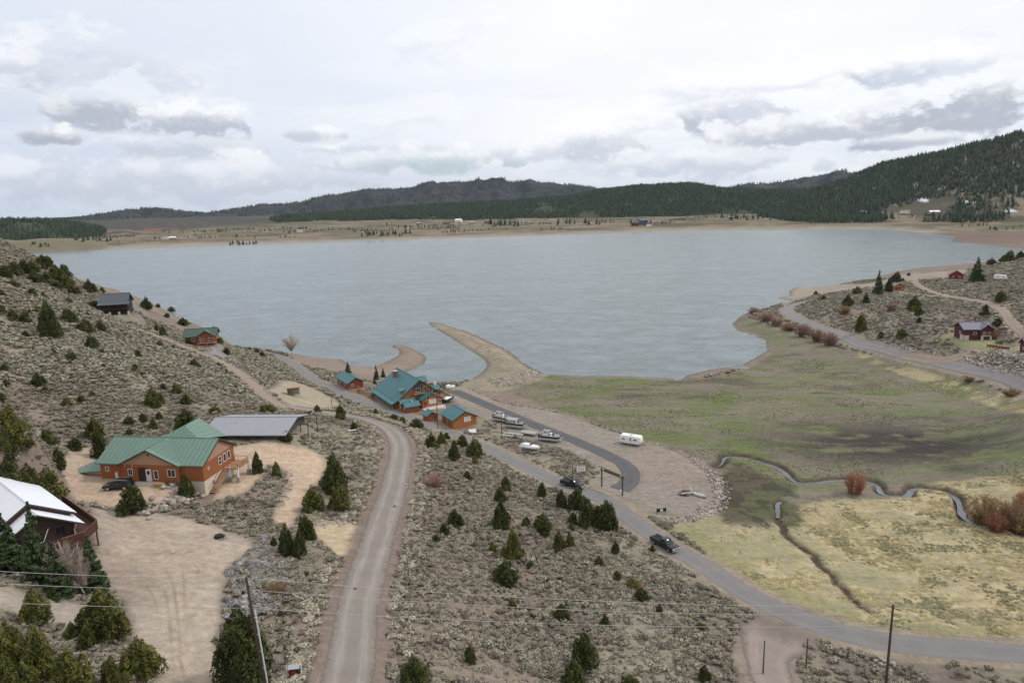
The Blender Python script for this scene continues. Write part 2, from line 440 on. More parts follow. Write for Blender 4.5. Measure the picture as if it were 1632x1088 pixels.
def finish(h, col, rough=0.85, bump=None, bstr=0.3, bdist=0.05, metallic=0.0, spec=0.3, **kw):
    ins = {'Base Color': col if isinstance(col, bpy.types.NodeSocket) else (*col[:3], 1), 'Roughness': rough, 'Metallic': metallic, 'Specular IOR Level': spec}
    ins.update(kw)
    if bump is not None:
        ins['Normal'] = h.n('ShaderNodeBump', {'Strength': bstr, 'Distance': bdist, 'Height': bump}).outputs[0]
    p = h.n('ShaderNodeBsdfPrincipled', ins)
    h.n('ShaderNodeOutputMaterial', {'Surface': p.outputs[0]})
    return p


def simple(name, col, rough=0.7, var=0.18, scale=3.0, metallic=0.0, spec=0.3, bstr=0.15, coords='Object', stretch=(1, 1, 1), **kw):
    """plain surface with weathering: blotches at two scales and a fine relief"""
    m, h = new_mat(name)
    tcn = h.n('ShaderNodeTexCoord').outputs[coords]
    v = h.n('ShaderNodeMapping', {0: tcn, 3: stretch}).outputs[0]
    a = h.noise(v, scale, 5, 0.6); b = h.noise(v, scale * 9, 3, 0.6)
    f = h.math('ADD', h.math('MULTIPLY', h.math('SUBTRACT', a, 0.5), 2 * var), h.math('ADD', 1.0, h.math('MULTIPLY', h.math('SUBTRACT', b, 0.5), var)))
    rgb = h.n('ShaderNodeRGB'); rgb.outputs[0].default_value = (*col, 1)
    sc = h.n('ShaderNodeVectorMath', {0: rgb.outputs[0], 'Scale': f}, operation='SCALE').outputs[0]
    finish(h, sc, rough, b, bstr, 0.01, metallic, spec, **kw)
    return m


# ------------------------------------------------------------------ object helpers
def tag(o, label=None, cat=None, group=None, kind=None):
    if label: o['label'] = label
    if cat: o['category'] = cat
    if group: o['group'] = group
    if kind: o['kind'] = kind
    return o


def empty(name, loc=(0, 0, 0), rz=0.0, label=None, cat=None, group=None, scale=1.0):
    o = bpy.data.objects.new(name, None); COL.objects.link(o)
    o.empty_display_size = 0.5
    o.location = loc; o.rotation_euler = (0, 0, rz); o.scale = (scale,) * 3
    return tag(o, label, cat, group)


def mesh_obj(name, verts, faces, mats=None, parent=None, smooth_=False, midx=None):
    me = bpy.data.meshes.new(name)
    me.from_pydata([tuple(v) for v in verts], [], faces); me.update()
    if mats:
        for m in (mats if isinstance(mats, (list, tuple)) else [mats]): me.materials.append(MATS[m] if isinstance(m, str) else m)
    if midx is not None: me.polygons.foreach_set('material_index', midx)
    if smooth_: me.polygons.foreach_set('use_smooth', [True] * len(me.polygons))
    o = bpy.data.objects.new(name, me); COL.objects.link(o)
    if parent is not None: o.parent = parent
    return o


def np_mesh(name, V, Fq, mat, attrs=None, smooth_=True, kind=None, label=None):
    """big mesh from numpy arrays; Fq (n,3) or (n,4)"""
    me = bpy.data.meshes.new(name)
    me.vertices.add(len(V)); me.vertices.foreach_set('co', np.ascontiguousarray(V, np.float32).ravel())
    k = Fq.shape[1]
    me.loops.add(Fq.size); me.loops.foreach_set('vertex_index', np.ascontiguousarray(Fq, np.int32).ravel())
    me.polygons.add(len(Fq)); me.polygons.foreach_set('loop_start', np.arange(0, Fq.size, k, dtype=np.int32))
    me.update(calc_edges=True)
    if smooth_: me.polygons.foreach_set('use_smooth', np.ones(len(Fq), bool))
    for an, arr in (attrs or {}).items():
        if arr.ndim == 1:
            a = me.attributes.new(an, 'FLOAT', 'POINT'); a.data.foreach_set('value', arr.astype(np.float32))
        else:
            a = me.attributes.new(an, 'FLOAT_COLOR', 'POINT')
            c = np.ones((len(arr), 4), np.float32); c[:, :3] = arr
            a.data.foreach_set('color', c.ravel())
    if mat: me.materials.append(MATS[mat])
    o = bpy.data.objects.new(name, me); COL.objects.link(o)
    if kind: o['kind'] = kind
    if label: o['label'] = label
    return o


# ------------------------------------------------------------------ roads: survey and ribbons
def px_line(pts, n=5):
    p = cast(pts)
    return spline([tuple(v[:2]) for v in p], n)


ROAD_MAIN = px_line([(2050, 1105), (1760, 1057), (1632, 1042), (1496, 1031), (1400, 1020), (1340, 1006), (1250, 975), (1180, 940), (1120, 900), (1070, 872), (1020, 838), (976, 803), (945, 788), (912, 777),
                     (865, 757), (821, 735), (785, 718), (755, 704), (721, 691), (684, 678), (640, 661), (610, 650), (574, 638), (537, 621), (500, 604), (462, 577), (440, 565)])
_far_road = np.array([at_z(x, y, z)[:2] for x, y, z in [(350, 549, 6.5), (300, 535, 9), (276, 525, 11.5), (248, 512, 15.5), (220, 495, 20), (198, 476, 24), (186, 468, 26)]])
ROAD_MAIN = np.vstack([ROAD_MAIN, spline([tuple(ROAD_MAIN[-1])] + [tuple(p) for p in _far_road], 6)[1:]])
ROAD_GRAVEL = px_line([(535, 1150), (553, 1088), (572, 958), (596, 880), (614, 820), (630, 770), (637, 735), (638, 708), (625, 687), (600, 673), (570, 665), (540, 660), (510, 656), (482, 651), (455, 647)])
ROAD_UPPER = px_line([(482, 651), (455, 647), (436, 640), (422, 630), (402, 611), (381, 593), (361, 581), (337, 569), (300, 555), (270, 543), (229, 528), (193, 517)])
ROAD_DIRT = px_line([(1265, 1150), (1232, 1088), (1222, 1060), (1222, 1035), (1240, 1008), (1265, 985)])
LOT_STRIP = px_line([(722, 622), (738, 629), (760, 638), (816, 662), (870, 684), (919, 703), (968, 725), (993, 738), (1005, 752), (1003, 767), (985, 781)])
ROAD_RIGHT = px_line([(2000, 725), (1760, 650), (1632, 612), (1528, 585), (1449, 568), (1371, 549), (1308, 524), (1275, 511), (1257, 500), (1254, 492), (1268, 485), (1290, 479)])
TRACK_A = px_line([(1660, 560), (1632, 534), (1609, 512), (1584, 488), (1553, 479), (1496, 469), (1465, 456), (1459, 447), (1481, 441), (1521, 445)])
TRACK_B = px_line([(1660, 478), (1632, 482), (1606, 486), (1584, 489)])
TRACK_C = px_line([(1528, 474), (1490, 472), (1446, 468), (1432, 465)])
TRACK_D = px_line([(1440, 566), (1490, 574), (1520, 572), (1545, 563)])
DRIVE_CABIN = px_line([(342, 567), (350, 560), (345, 553), (338, 549)])

ZONES = {k: cast(v)[:, :2] for k, v in {
    'lot': [(712, 628), (730, 616), (748, 620), (800, 642), (850, 650), (905, 662), (960, 682), (1020, 702), (1080, 722), (1120, 740), (1140, 760), (1146, 785), (1140, 808), (1110, 824), (1065, 830), (1035, 818), (1005, 800), (985, 786), (955, 778),
            (940, 770), (960, 752), (930, 730), (900, 716), (860, 705), (830, 697), (795, 678), (765, 664), (740, 650)],
    'drive': [(362, 728), (372, 712), (420, 706), (470, 710), (505, 722), (517, 742), (508, 765), (490, 785), (474, 812), (462, 838), (440, 832), (442, 812), (452, 790), (462, 765), (450, 745), (425, 740), (415, 758), (395, 780), (365, 790), (338, 794), (352, 770)],
    'apron': [(500, 845), (520, 832), (570, 838), (566, 862), (548, 888), (520, 868)],
    'front': [(104, 758), (112, 735), (130, 722), (172, 718), (200, 760), (250, 772), (290, 782), (295, 798), (262, 806), (235, 800), (200, 810), (150, 800), (115, 788)],
    'back': [(92, 745), (118, 715), (160, 722), (172, 740), (150, 765), (110, 768)],
    'yard': [(150, 808), (200, 812), (260, 818), (330, 838), (392, 862), (390, 880), (362, 905), (352, 940), (348, 985), (340, 1030), (352, 1090), (345, 1140), (240, 1140), (250, 1088), (245, 1050), (215, 1010), (205, 960), (180, 930), (160, 890), (150, 850)],
    'yard2': [(-60, 945), (0, 935), (40, 950), (110, 962), (140, 975), (130, 992), (60, 990), (0, 965), (-60, 975)],
    'meadow': [(800, 622), (870, 598), (1000, 603), (1090, 606), (1180, 590), (1226, 565), (1224, 540), (1172, 520), (1180, 506), (1215, 515), (1300, 545), (1371, 562), (1450, 582), (1528, 600), (1640, 632), (1760, 660), (2100, 745), (2200, 830), (1760, 775),
               (1640, 760), (1500, 770), (1440, 780), (1400, 800), (1340, 800), (1280, 820), (1180, 835), (1130, 800), (1148, 760), (1100, 728), (1000, 692), (900, 658)],
    'straw': [(1075, 838), (1130, 818), (1200, 845), (1235, 840), (1262, 812), (1340, 800), (1420, 795), (1480, 778), (1520, 768), (1632, 755), (1780, 770), (2200, 830), (2200, 1110), (1780, 1040), (1632, 1020), (1496, 1012), (1402, 999), (1340, 984), (1261, 957), (1183, 917), (1120, 874)],
    'strawroad': [(1340, 556), (1400, 570), (1500, 600), (1640, 632), (1760, 662), (1760, 690), (1640, 660), (1560, 640), (1460, 604), (1380, 576)],
    'kiosk': [(430, 622), (455, 606), (500, 618), (545, 645), (520, 652), (470, 648)],
    'jetty': [(705, 622), (745, 610), (770, 596), (780, 583), (774, 572), (745, 553), (683, 518), (684, 511), (700, 514), (745, 528), (782, 545), (806, 556), (838, 580), (872, 597), (840, 612), (800, 622), (760, 622)],
    'beach': [(430, 556), (478, 562), (544, 572), (593, 584), (635, 566), (624, 550), (650, 549), (682, 568), (676, 584), (640, 600), (600, 610), (560, 596), (520, 590), (480, 578)],
    'rightshore': [(1250, 488), (1240, 478), (1236, 472), (1256, 462), (1300, 456), (1380, 452), (1450, 437), (1530, 430), (1530, 440), (1440, 448), (1360, 462), (1290, 472)],
    'verge': [(1060, 862), (1110, 868), (1120, 874), (1183, 917), (1261, 957), (1340, 984), (1402, 999), (1496, 1012), (1640, 1022), (1640, 1004), (1500, 1000), (1400, 986), (1340, 968), (1260, 940), (1190, 900), (1130, 862), (1085, 842), (1040, 828), (1000, 800), (1010, 822)],
    'damp': [(1150, 745), (1180, 740), (1245, 765), (1265, 782), (1240, 800), (1275, 812), (1265, 840), (1235, 832), (1160, 830), (1140, 790)],
    'greenstrip': [(1135, 625), (1165, 618), (1180, 650), (1190, 690), (1240, 740), (1200, 745), (1150, 740), (1150, 690), (1120, 670), (1095, 655)],
    'padr': [(1515, 552), (1500, 540), (1530, 530), (1590, 545), (1640, 556), (1640, 568), (1580, 566), (1540, 560)],
    'roadside': [(640, 700), (652, 690), (690, 682), (720, 700), (700, 712), (672, 720), (662, 760), (650, 820), (640, 880), (625, 880), (645, 790), (655, 730)],
}.items()}
for _k in ('lot', 'drive', 'apron', 'front', 'yard', 'yard2'):
    pass


def clean_poly(p, n=4):
    s = spline([tuple(v) for v in p] + [tuple(p[0])], n)[:-1]
    return s


# ------------------------------------------------------------------ terrain sheet
def build_terrain():
    az = np.concatenate([np.linspace(-180, -62, 30)[:-1], np.linspace(-62, -48, 16)[:-1], np.linspace(-48, 48, 430), np.linspace(48, 62, 16)[1:], np.linspace(62, 180, 30)[1:-1]])
    az = np.radians(az)
    rr = np.concatenate([np.geomspace(12, 40, 30)[:-1], np.geomspace(40, 330, 440)[:-1], np.geomspace(330, 1300, 150)[:-1], np.geomspace(1300, 6200, 260)[:-1], np.geomspace(6200, 16000, 14)])
    na, nr = len(az), len(rr)
    A, RR = np.meshgrid(az, rr, indexing='ij')
    X = (RR * np.sin(A)).ravel(); Y = (RR * np.cos(A)).ravel(); D = RR.ravel()
    z = Z(X, Y)
    behind = smooth(0, 60, -Y); z = z * (1 - behind) + np.clip(z, 5, 70) * behind
    z = np.where(D > 6300, np.minimum(z, 60), z)
    # ---- ground cover colours by zone
    n1 = fbm(X / 9, Y / 9, 1, 4); n2 = fbm(X / 2.2, Y / 2.2, 5, 3); n3 = fbm(X / 40, Y / 40, 8, 3)
    col = np.empty((len(X), 3))

    def C(*v): return np.array(v)

    def lay(m, c):
        nonlocal col
        m = np.clip(m, 0, 1)[:, None]
        col = col * (1 - m) + c * m
    soil = C(0.195, 0.160, 0.130); litter = C(0.240, 0.212, 0.158); pinkish = C(0.22, 0.168, 0.138)
    col[:] = soil
    lay(smooth(0.42, 0.62, n1), litter); lay(smooth(0.52, 0.7, n3) * 0.7, pinkish)
    rough = np.ones(len(X))
    jit = (n2 - 0.5) * 2.2 + (n1 - 0.5) * 2.0
    nearm = D < 900

    def zone(k, soft=1.2, j=1.0):
        o = np.zeros(len(X)); o[nearm] = smooth(-soft, soft, sdist(clean_poly(ZONES[k]), X[nearm], Y[nearm], 12.0) + jit[nearm] * j)
        return o
    # meadow: matted grass with bare mud streaks drawn out along the shore
    st = fbm(X / 16 + Y / 60, Y / 5.0, 31, 4); st2 = fbm(X / 30, Y / 11, 33, 4); st3 = fbm(X / 5, Y / 2.2, 35, 3)
    mz = zone('meadow', 2.0, 1.5)
    g = C(0.158, 0.158, 0.092)[None] * np.ones((len(X), 1))
    g = g + (C(0.134, 0.156, 0.062) - g) * (smooth(0.52, 0.66, st2) * 0.7)[:, None]
    g = g + (C(0.190, 0.164, 0.126) - g) * (smooth(0.42, 0.58, st) * 0.9)[:, None]
    g = g + (C(0.078, 0.070, 0.058) - g) * (smooth(0.60, 0.74, fbm(X / 22, Y / 9, 37, 4)) * 0.55)[:, None]
    mdw = (vnoise(X / 60, Y / 60, 3) * 0 + 1)
    cx, cy = at_z(1420, 705, 2.5)[:2]
    dark = np.exp(-(((X - cx) / 32) ** 2 + ((Y - cy) / 16) ** 2))
    g = g + (C(0.062, 0.053, 0.047) - g) * (smooth(0.36, 0.52, st * 0.6 + st3 * 0.4) * np.minimum(1, dark * 1.3))[:, None]
    lay(mz, g); rough *= 1 - 0.8 * mz
    gs = zone('greenstrip', 3, 2.5); lay(gs * smooth(0.35, 0.6, st3) * 0.9, C(0.125, 0.150, 0.055))
    # straw field
    sz = zone('straw', 1.6, 1.6)
    s_ = C(0.415, 0.348, 0.205)[None] * np.ones((len(X), 1))
    s_ = s_ + (C(0.315, 0.270, 0.178) - s_) * smooth(0.45, 0.62, n2)[:, None] * 0.8
    s_ = s_ + (C(0.245, 0.228, 0.132) - s_) * (smooth(0.57, 0.72, n1) * 0.7)[:, None]
    s_ = s_ + (C(0.43, 0.335, 0.205) - s_) * (smooth(0.52, 0.68, n3) * 0.5)[:, None]
    lay(sz, s_); lay(zone('strawroad', 1.0, 1.0) * smooth(0.40, 0.56, n1 * 0.6 + st3 * 0.4) * 0.85, C(0.37, 0.315, 0.185)); rough *= 1 - 0.3 * sz
    lay(zone('verge', 1.5, 1.6) * smooth(0.38, 0.55, n2 * 0.5 + n1 * 0.5), C(0.26, 0.245, 0.130))
    dz_ = zone('damp', 1.5, 1.6); lay(dz_, C(0.098, 0.082, 0.058)); lay(dz_ * smooth(0.50, 0.62, n1) * 0.7, C(0.098, 0.108, 0.055)); lay(dz_ * smooth(0.52, 0.62, n2) * 0.7, C(0.055, 0.045, 0.035))
    # shores
    lay(zone('beach', 1.5, 0.6), C(0.25, 0.195, 0.155)); lay(zone('rightshore', 1.5, 0.6), C(0.30, 0.25, 0.20))
    jz = zone('jetty', 1.5, 0.6); lay(jz, C(0.30, 0.25, 0.185)); lay(jz * smooth(0.45, 0.62, n2), C(0.23, 0.195, 0.15)); lay(jz * smooth(0.5, 0.62, n1), C(0.25, 0.23, 0.16))
    lay(zone('kiosk', 1.2, 0.8), C(0.35, 0.30, 0.215))
    lay(zone('padr', 2, 1.2) * 0.8, C(0.27, 0.27, 0.14))
    # gravel, pads, tracks
    lot = zone('lot', 0.8, 0.35); lay(lot, C(0.262, 0.226, 0.192)); lay(lot * smooth(0.5, 0.66, n1) * 0.7, C(0.215, 0.195, 0.150)); lay(lot * smooth(0.5, 0.64, n3) * 0.5, C(0.29, 0.225, 0.185)); rough *= 1 - lot
    for k, c in (('drive', (0.43, 0.325, 0.232)), ('apron', (0.46, 0.365, 0.24)), ('front', (0.42, 0.315, 0.232)), ('back', (0.41, 0.315, 0.235)), ('yard', (0.300, 0.246, 0.202)), ('yard2', (0.35, 0.295, 0.24))):
        q = zone(k, 0.7, 0.3); lay(q, C(*c)); rough *= 1 - q
    yz = zone('yard', 0.7, 0.3); lay(yz * smooth(0.48, 0.66, n1) * 0.6, C(0.30, 0.228, 0.172)); lay(yz * smooth(0.5, 0.64, n3) * 0.4, C(0.50, 0.42, 0.32))
    # shoulders of the roads: bare earth
    for line, hw, c in ((ROAD_MAIN, 4.3, (0.27, 0.22, 0.165)), (ROAD_GRAVEL, 4.4, (0.205, 0.160, 0.132)), (ROAD_UPPER, 3.2, (0.31, 0.225, 0.175)), (ROAD_DIRT, 4.6, (0.240, 0.195, 0.160)),
                        (ROAD_RIGHT, 4.6, (0.27, 0.23, 0.18)), (TRACK_A, 2.6, (0.34, 0.275, 0.20)), (TRACK_B, 2.4, (0.34, 0.27, 0.20)), (TRACK_C, 2.4, (0.34, 0.27, 0.20)), (TRACK_D, 3.5, (0.31, 0.245, 0.195))):
        o = np.full(len(X), 9.0); o[nearm] = pdist(line, X[nearm], Y[nearm], 9.0)
        q = 1 - smooth(hw - 0.8, hw + 0.9, o + jit * 0.45)
        lay(q, C(*c)); rough *= 1 - np.clip(1 - smooth(hw - 1, hw + 2, o), 0, 1)
    # stream banks and wet shore line
    for line, hw in ((STREAM_A, 1.5), (STREAM_B, 0.75)):
        o = np.full(len(X), 9.0); o[nearm] = pdist(line, X[nearm], Y[nearm], 9.0)
        lay(1 - smooth(hw * 0.7, hw * 1.25, o + (n2 - 0.5) * 0.8), C(0.088, 0.066, 0.048))
    s = -sdist(LAKE, X, Y, 200.0)
    lay((1 - smooth(0.5, 2.8, s + (n2 - 0.5) * 2)) * (D < 800), C(0.17, 0.14, 0.105))
    # far land
    zf, ids = far_z(X, Y, True)
    fm = smooth(1000, 1250, D)
    fc = C(0.182, 0.150, 0.104)[None] * np.ones((len(X), 1))
    q1 = fbm(X / 120, Y / 60, 51, 4); q2 = fbm(X / 45, Y / 45, 53, 4)
    fc = fc + (C(0.132, 0.122, 0.072) - fc) * smooth(0.46, 0.60, q1)[:, None] * 0.9
    fc = fc + (C(0.245, 0.190, 0.140) - fc) * smooth(0.54, 0.62, q2)[:, None] * 0.8
    fc = fc + (C(0.085, 0.078, 0.050) - fc) * (smooth(0.56, 0.64, fbm(X / 85, Y / 38, 57, 4)) * 0.75 * smooth(1450, 1560, D))[:, None]
    azd = np.degrees(np.arctan2(X, np.maximum(Y, 1)))
    fc = fc + (C(0.070, 0.066, 0.055) - fc) * (smooth(2150, 2500, D + (q2 - 0.5) * 300) * (1 - smooth(-21, -13, azd + (q1 - 0.5) * 10)))[:, None]
    mud = smooth(19, 24, azd + (q2 - 0.5) * 6) * (1 - smooth(1330, 1480, D + (q1 - 0.5) * 160))
    fc = fc + (C(0.175, 0.125, 0.100) - fc) * mud[:, None]
    shore_pale = (1 - smooth(6, 40, s + (q2 - 0.5) * 22)) * (1 - mud)
    fc = fc + (C(0.34, 0.29, 0.235) - fc) * shore_pale[:, None] * 0.8
    for k, name in enumerate(RIDGES, 1):
        m = (ids == k).astype(float)
        if name == 'dusk': c = C(0.085, 0.076, 0.066) + (C(0.20, 0.105, 0.078) - C(0.085, 0.076, 0.066)) * (smooth(-28.5, -27.5, azd) * (1 - smooth(-26, -25, azd)) * smooth(0.45, 0.6, q2) * (D < 2200))[:, None]
        elif name == 'blue': c = C(0.036, 0.040, 0.045) + (C(0.076, 0.072, 0.064) - C(0.036, 0.040, 0.045)) * (smooth(0.5, 0.62, q1) * 0.5)[:, None]
        elif name == 'brown': c = C(0.215, 0.165, 0.118) + (C(0.085, 0.074, 0.058) - C(0.215, 0.165, 0.118)) * (np.maximum(smooth(0.52, 0.64, q2) * 0.7, 1 - smooth(-22, -15, azd + (q2 - 0.5) * 8)) * 0.95)[:, None]
        elif name in ('forest', 'lforest'): c = C(0.060, 0.066, 0.042)[None] * np.ones((len(X), 1))
        elif name == 'mount': c = C(0.095, 0.085, 0.060) + (C(0.25, 0.20, 0.145) - C(0.095, 0.085, 0.060)) * (smooth(0.56, 0.66, q2) * 0.8)[:, None]
        else: c = C(0.190, 0.165, 0.112)[None] * np.ones((len(X), 1))
        fc = np.where(m[:, None] > 0.5, c, fc)
    lay(fm, fc)
    for (sx_, sy_, sr_) in ((1222, 324, 17), (1246, 322, 11), (1392, 300, 8), (1470, 318, 10), (1545, 322, 12), (1610, 336, 10), (1622, 262, 8), (1500, 300, 7)):
        q_ = cast([(sx_, sy_)])[0]; lay(1 - smooth(sr_ * 0.6, sr_, np.hypot(X - q_[0], (Y - q_[1]) * 0.6) + (q2 - 0.5) * 10), C(0.72, 0.73, 0.75))
    z = z + rough * (D < 700) * (s > 1) * ((n2 - 0.5) * 0.35 + (n1 - 0.5) * 0.9)
    V = np.stack([X, Y, z], -1)
    ii, jj = np.meshgrid(np.arange(na), np.arange(nr - 1), indexing='ij')
    i2 = (ii + 1) % na
    Fq = np.stack([ii * nr + jj, i2 * nr + jj, i2 * nr + jj + 1, ii * nr + jj + 1], -1).reshape(-1, 4)[:, ::-1]
    m, h = new_mat('ground')
    a = h.n('ShaderNodeAttribute', attribute_name='cover')
    geo = h.n('ShaderNodeNewGeometry')
    p = geo.outputs['Position']
    f1 = h.noise(p, 0.9, 6, 0.65); f2 = h.noise(p, 6.0, 4, 0.65); f3 = h.noise(p, 0.02, 5, 0.6)
    stv = h.n('ShaderNodeMapping', {0: p, 2: (0, 0, R(-8)), 3: (0.22, 1.0, 1.0)}).outputs[0]
    f4 = h.noise(stv, 0.55, 6, 0.7, dist=0.5)
    k = h.math('ADD', h.math('ADD', h.math('MULTIPLY', f1, 1.1), h.math('MULTIPLY', f4, 0.8)), h.math('ADD', h.math('MULTIPLY', f2, 1.0), h.math('MULTIPLY', f3, 0.5)))
    k = h.math('MAXIMUM', h.math('SUBTRACT', k, 0.70), 0.25)
    c = h.n('ShaderNodeVectorMath', {0: a.outputs['Color'], 'Scale': k}, operation='SCALE').outputs[0]
    finish(h, c, 0.95, h.math('ADD', f1, h.math('MULTIPLY', f2, 0.4)), 0.5, 0.25, spec=0.1)
    return np_mesh('ground', V, Fq, 'ground', {'cover': col}, kind='structure')


ground = build_terrain()


# ------------------------------------------------------------------ water
def water_mat(name, col, rough, s1, bstr):
    m, h = new_mat(name)
    geo = h.n('ShaderNodeNewGeometry').outputs['Position']
    v = h.n('ShaderNodeMapping', {0: geo, 2: (0, 0, R(16)), 3: (0.8, 1.0, 1.0)}).outputs[0]
    a = h.noise(v, s1, 3, 0.6, dist=0.4); b = h.noise(v, s1 * 0.25, 4, 0.6, dist=0.3)
    v2 = h.n('ShaderNodeMapping', {0: geo, 2: (0, 0, R(-14)), 3: (0.30, 1.0, 1.0)}).outputs[0]
    gust = h.noise(v2, 0.022, 6, 0.68, dist=0.8); chop = h.noise(v, s1 * 0.11, 5, 0.72, dist=0.5)
    hgt = h.math('ADD', h.math('ADD', h.math('MULTIPLY', a, 0.5), h.math('MULTIPLY', b, 1.2)), h.math('MULTIPLY', chop, 2.4))
    g2 = h.mapr(gust, 0.35, 0.65)
    c = h.mix(h.mapr(h.math('ADD', h.math('MULTIPLY', gust, 0.3), h.math('ADD', h.math('MULTIPLY', chop, 0.45), h.math('MULTIPLY', b, 0.25))), 0.38, 0.62), tuple(x * 0.74 for x in col), tuple(x * 1.24 for x in col))
    st = h.math('MULTIPLY', h.mapr(gust, 0.3, 0.7, 0.8, 1.1), bstr)
    bn = h.n('ShaderNodeBump', {'Strength': st, 'Distance': 0.35, 'Height': hgt}).outputs[0]
    p = h.n('ShaderNodeBsdfPrincipled', {'Base Color': c, 'Roughness': rough, 'IOR': 1.33, 'Normal': bn, 'Specular IOR Level': 0.5})
    h.n('ShaderNodeOutputMaterial', {'Surface': p.outputs[0]})
    return m


water_mat('lake_water', (0.138, 0.172, 0.177), 0.24, 0.60, 1.0)
water_mat('creek_water', (0.12, 0.13, 0.14), 0.15, 2.0, 0.3)


def poly_sheet(name, poly, mat, z=None, lift=0.06, step=None, kind='structure', attrs=None, label=None):
    """flat or draped sheet over a polygon"""
    poly = np.asarray(poly, float)
    pts = [Vector((p[0], p[1])) for p in poly]; nb = len(pts)
    if step:
        x0, y0 = poly.min(0); x1, y1 = poly.max(0)
        gx, gy = np.meshgrid(np.arange(x0, x1, step), np.arange(y0, y1, step))
        gx = gx.ravel(); gy = gy.ravel(); k = sdist(poly, gx, gy, 5.0) > step * 0.45
        pts += [Vector((a, b)) for a, b in zip(gx[k], gy[k])]
    v, e, f, *_ = delaunay_2d_cdt(pts, [(i, (i + 1) % nb) for i in range(nb)], [], 1, 1e-4)
    V = np.array([(p.x, p.y) for p in v]); zz = np.full(len(V), z) if z is not None else Z(V[:, 0], V[:, 1]) + lift
    V3 = np.c_[V, zz]
    fa = []
    for q in f:
        a, b, c = q
        cr = (V[b, 0] - V[a, 0]) * (V[c, 1] - V[a, 1]) - (V[b, 1] - V[a, 1]) * (V[c, 0] - V[a, 0])
        fa.append((a, b, c) if cr > 0 else (a, c, b))
    return np_mesh(name, V3, np.array(fa), mat, kind=kind, label=label)


_grow = LAKE.copy()
lake = np_mesh('lake_water', np.array([(-2600, 230, 0), (2600, 230, 0), (2600, 1560, 0), (-2600, 1560, 0)], float), np.array([[0, 1, 2, 3]]), 'lake_water', kind='structure')


def ribbon(name, line, width, mat, lift=0.08, kind='structure', zfix=None, wfun=None, cross=8):
    line = np.asarray(line)[:, :2]
    # resample
    seg = np.r_[0, np.cumsum(np.hypot(*np.diff(line, axis=0).T))]
    n = max(8, int(seg[-1] / 1.1)); s = np.linspace(0, seg[-1], n)
    P = np.c_[np.interp(s, seg, line[:, 0]), np.interp(s, seg, line[:, 1])]
    k = np.ones(5) / 5
    Pp = np.vstack([P[:1]] * 2 + [P] + [P[-1:]] * 2); P = np.c_[np.convolve(Pp[:, 0], k, 'valid'), np.convolve(Pp[:, 1], k, 'valid')]
    T = np.gradient(P, axis=0); T /= np.linalg.norm(T, axis=1)[:, None] + 1e-9
    N = np.c_[-T[:, 1], T[:, 0]]
    u = np.linspace(-1, 1, cross + 1)
    wv = np.full(n, width / 2.0) if wfun is None else width / 2.0 * wfun(s / s[-1])
    wl = wv * (1 + 0.10 * (vnoise(s / 4, s * 0, 71) - 0.5)); wr = wv * (1 + 0.10 * (vnoise(s / 4, s * 0, 72) - 0.5))
    off = np.where(u[None] < 0, u[None] * wl[:, None], u[None] * wr[:, None])
    XY = P[:, None] + N[:, None] * off[..., None]
    D = np.hypot(XY[..., 0], XY[..., 1])
    zz = (Z(XY[..., 0], XY[..., 1]) + lift + D * 0.00022) if zfix is None else np.full(D.shape, zfix) if np.isscalar(zfix) else np.repeat(zfix(P)[:, None], cross + 1, 1)
    if zfix is None: zz[:, 0] -= lift + 0.12; zz[:, -1] -= lift + 0.12
    V = np.concatenate([XY, zz[..., None]], -1).reshape(-1, 3)
    c = cross + 1
    a, b = np.meshgrid(np.arange(n - 1), np.arange(cross), indexing='ij')
    Fq = np.stack([a * c + b, (a + 1) * c + b, (a + 1) * c + b + 1, a * c + b + 1], -1).reshape(-1, 4)[:, ::-1]
    o = np_mesh(name, V, Fq, mat, {'across': np.tile(u, n), 'along': np.repeat(s, c), 'alongf': np.repeat(s / s[-1], c)}, kind=kind)
    return o


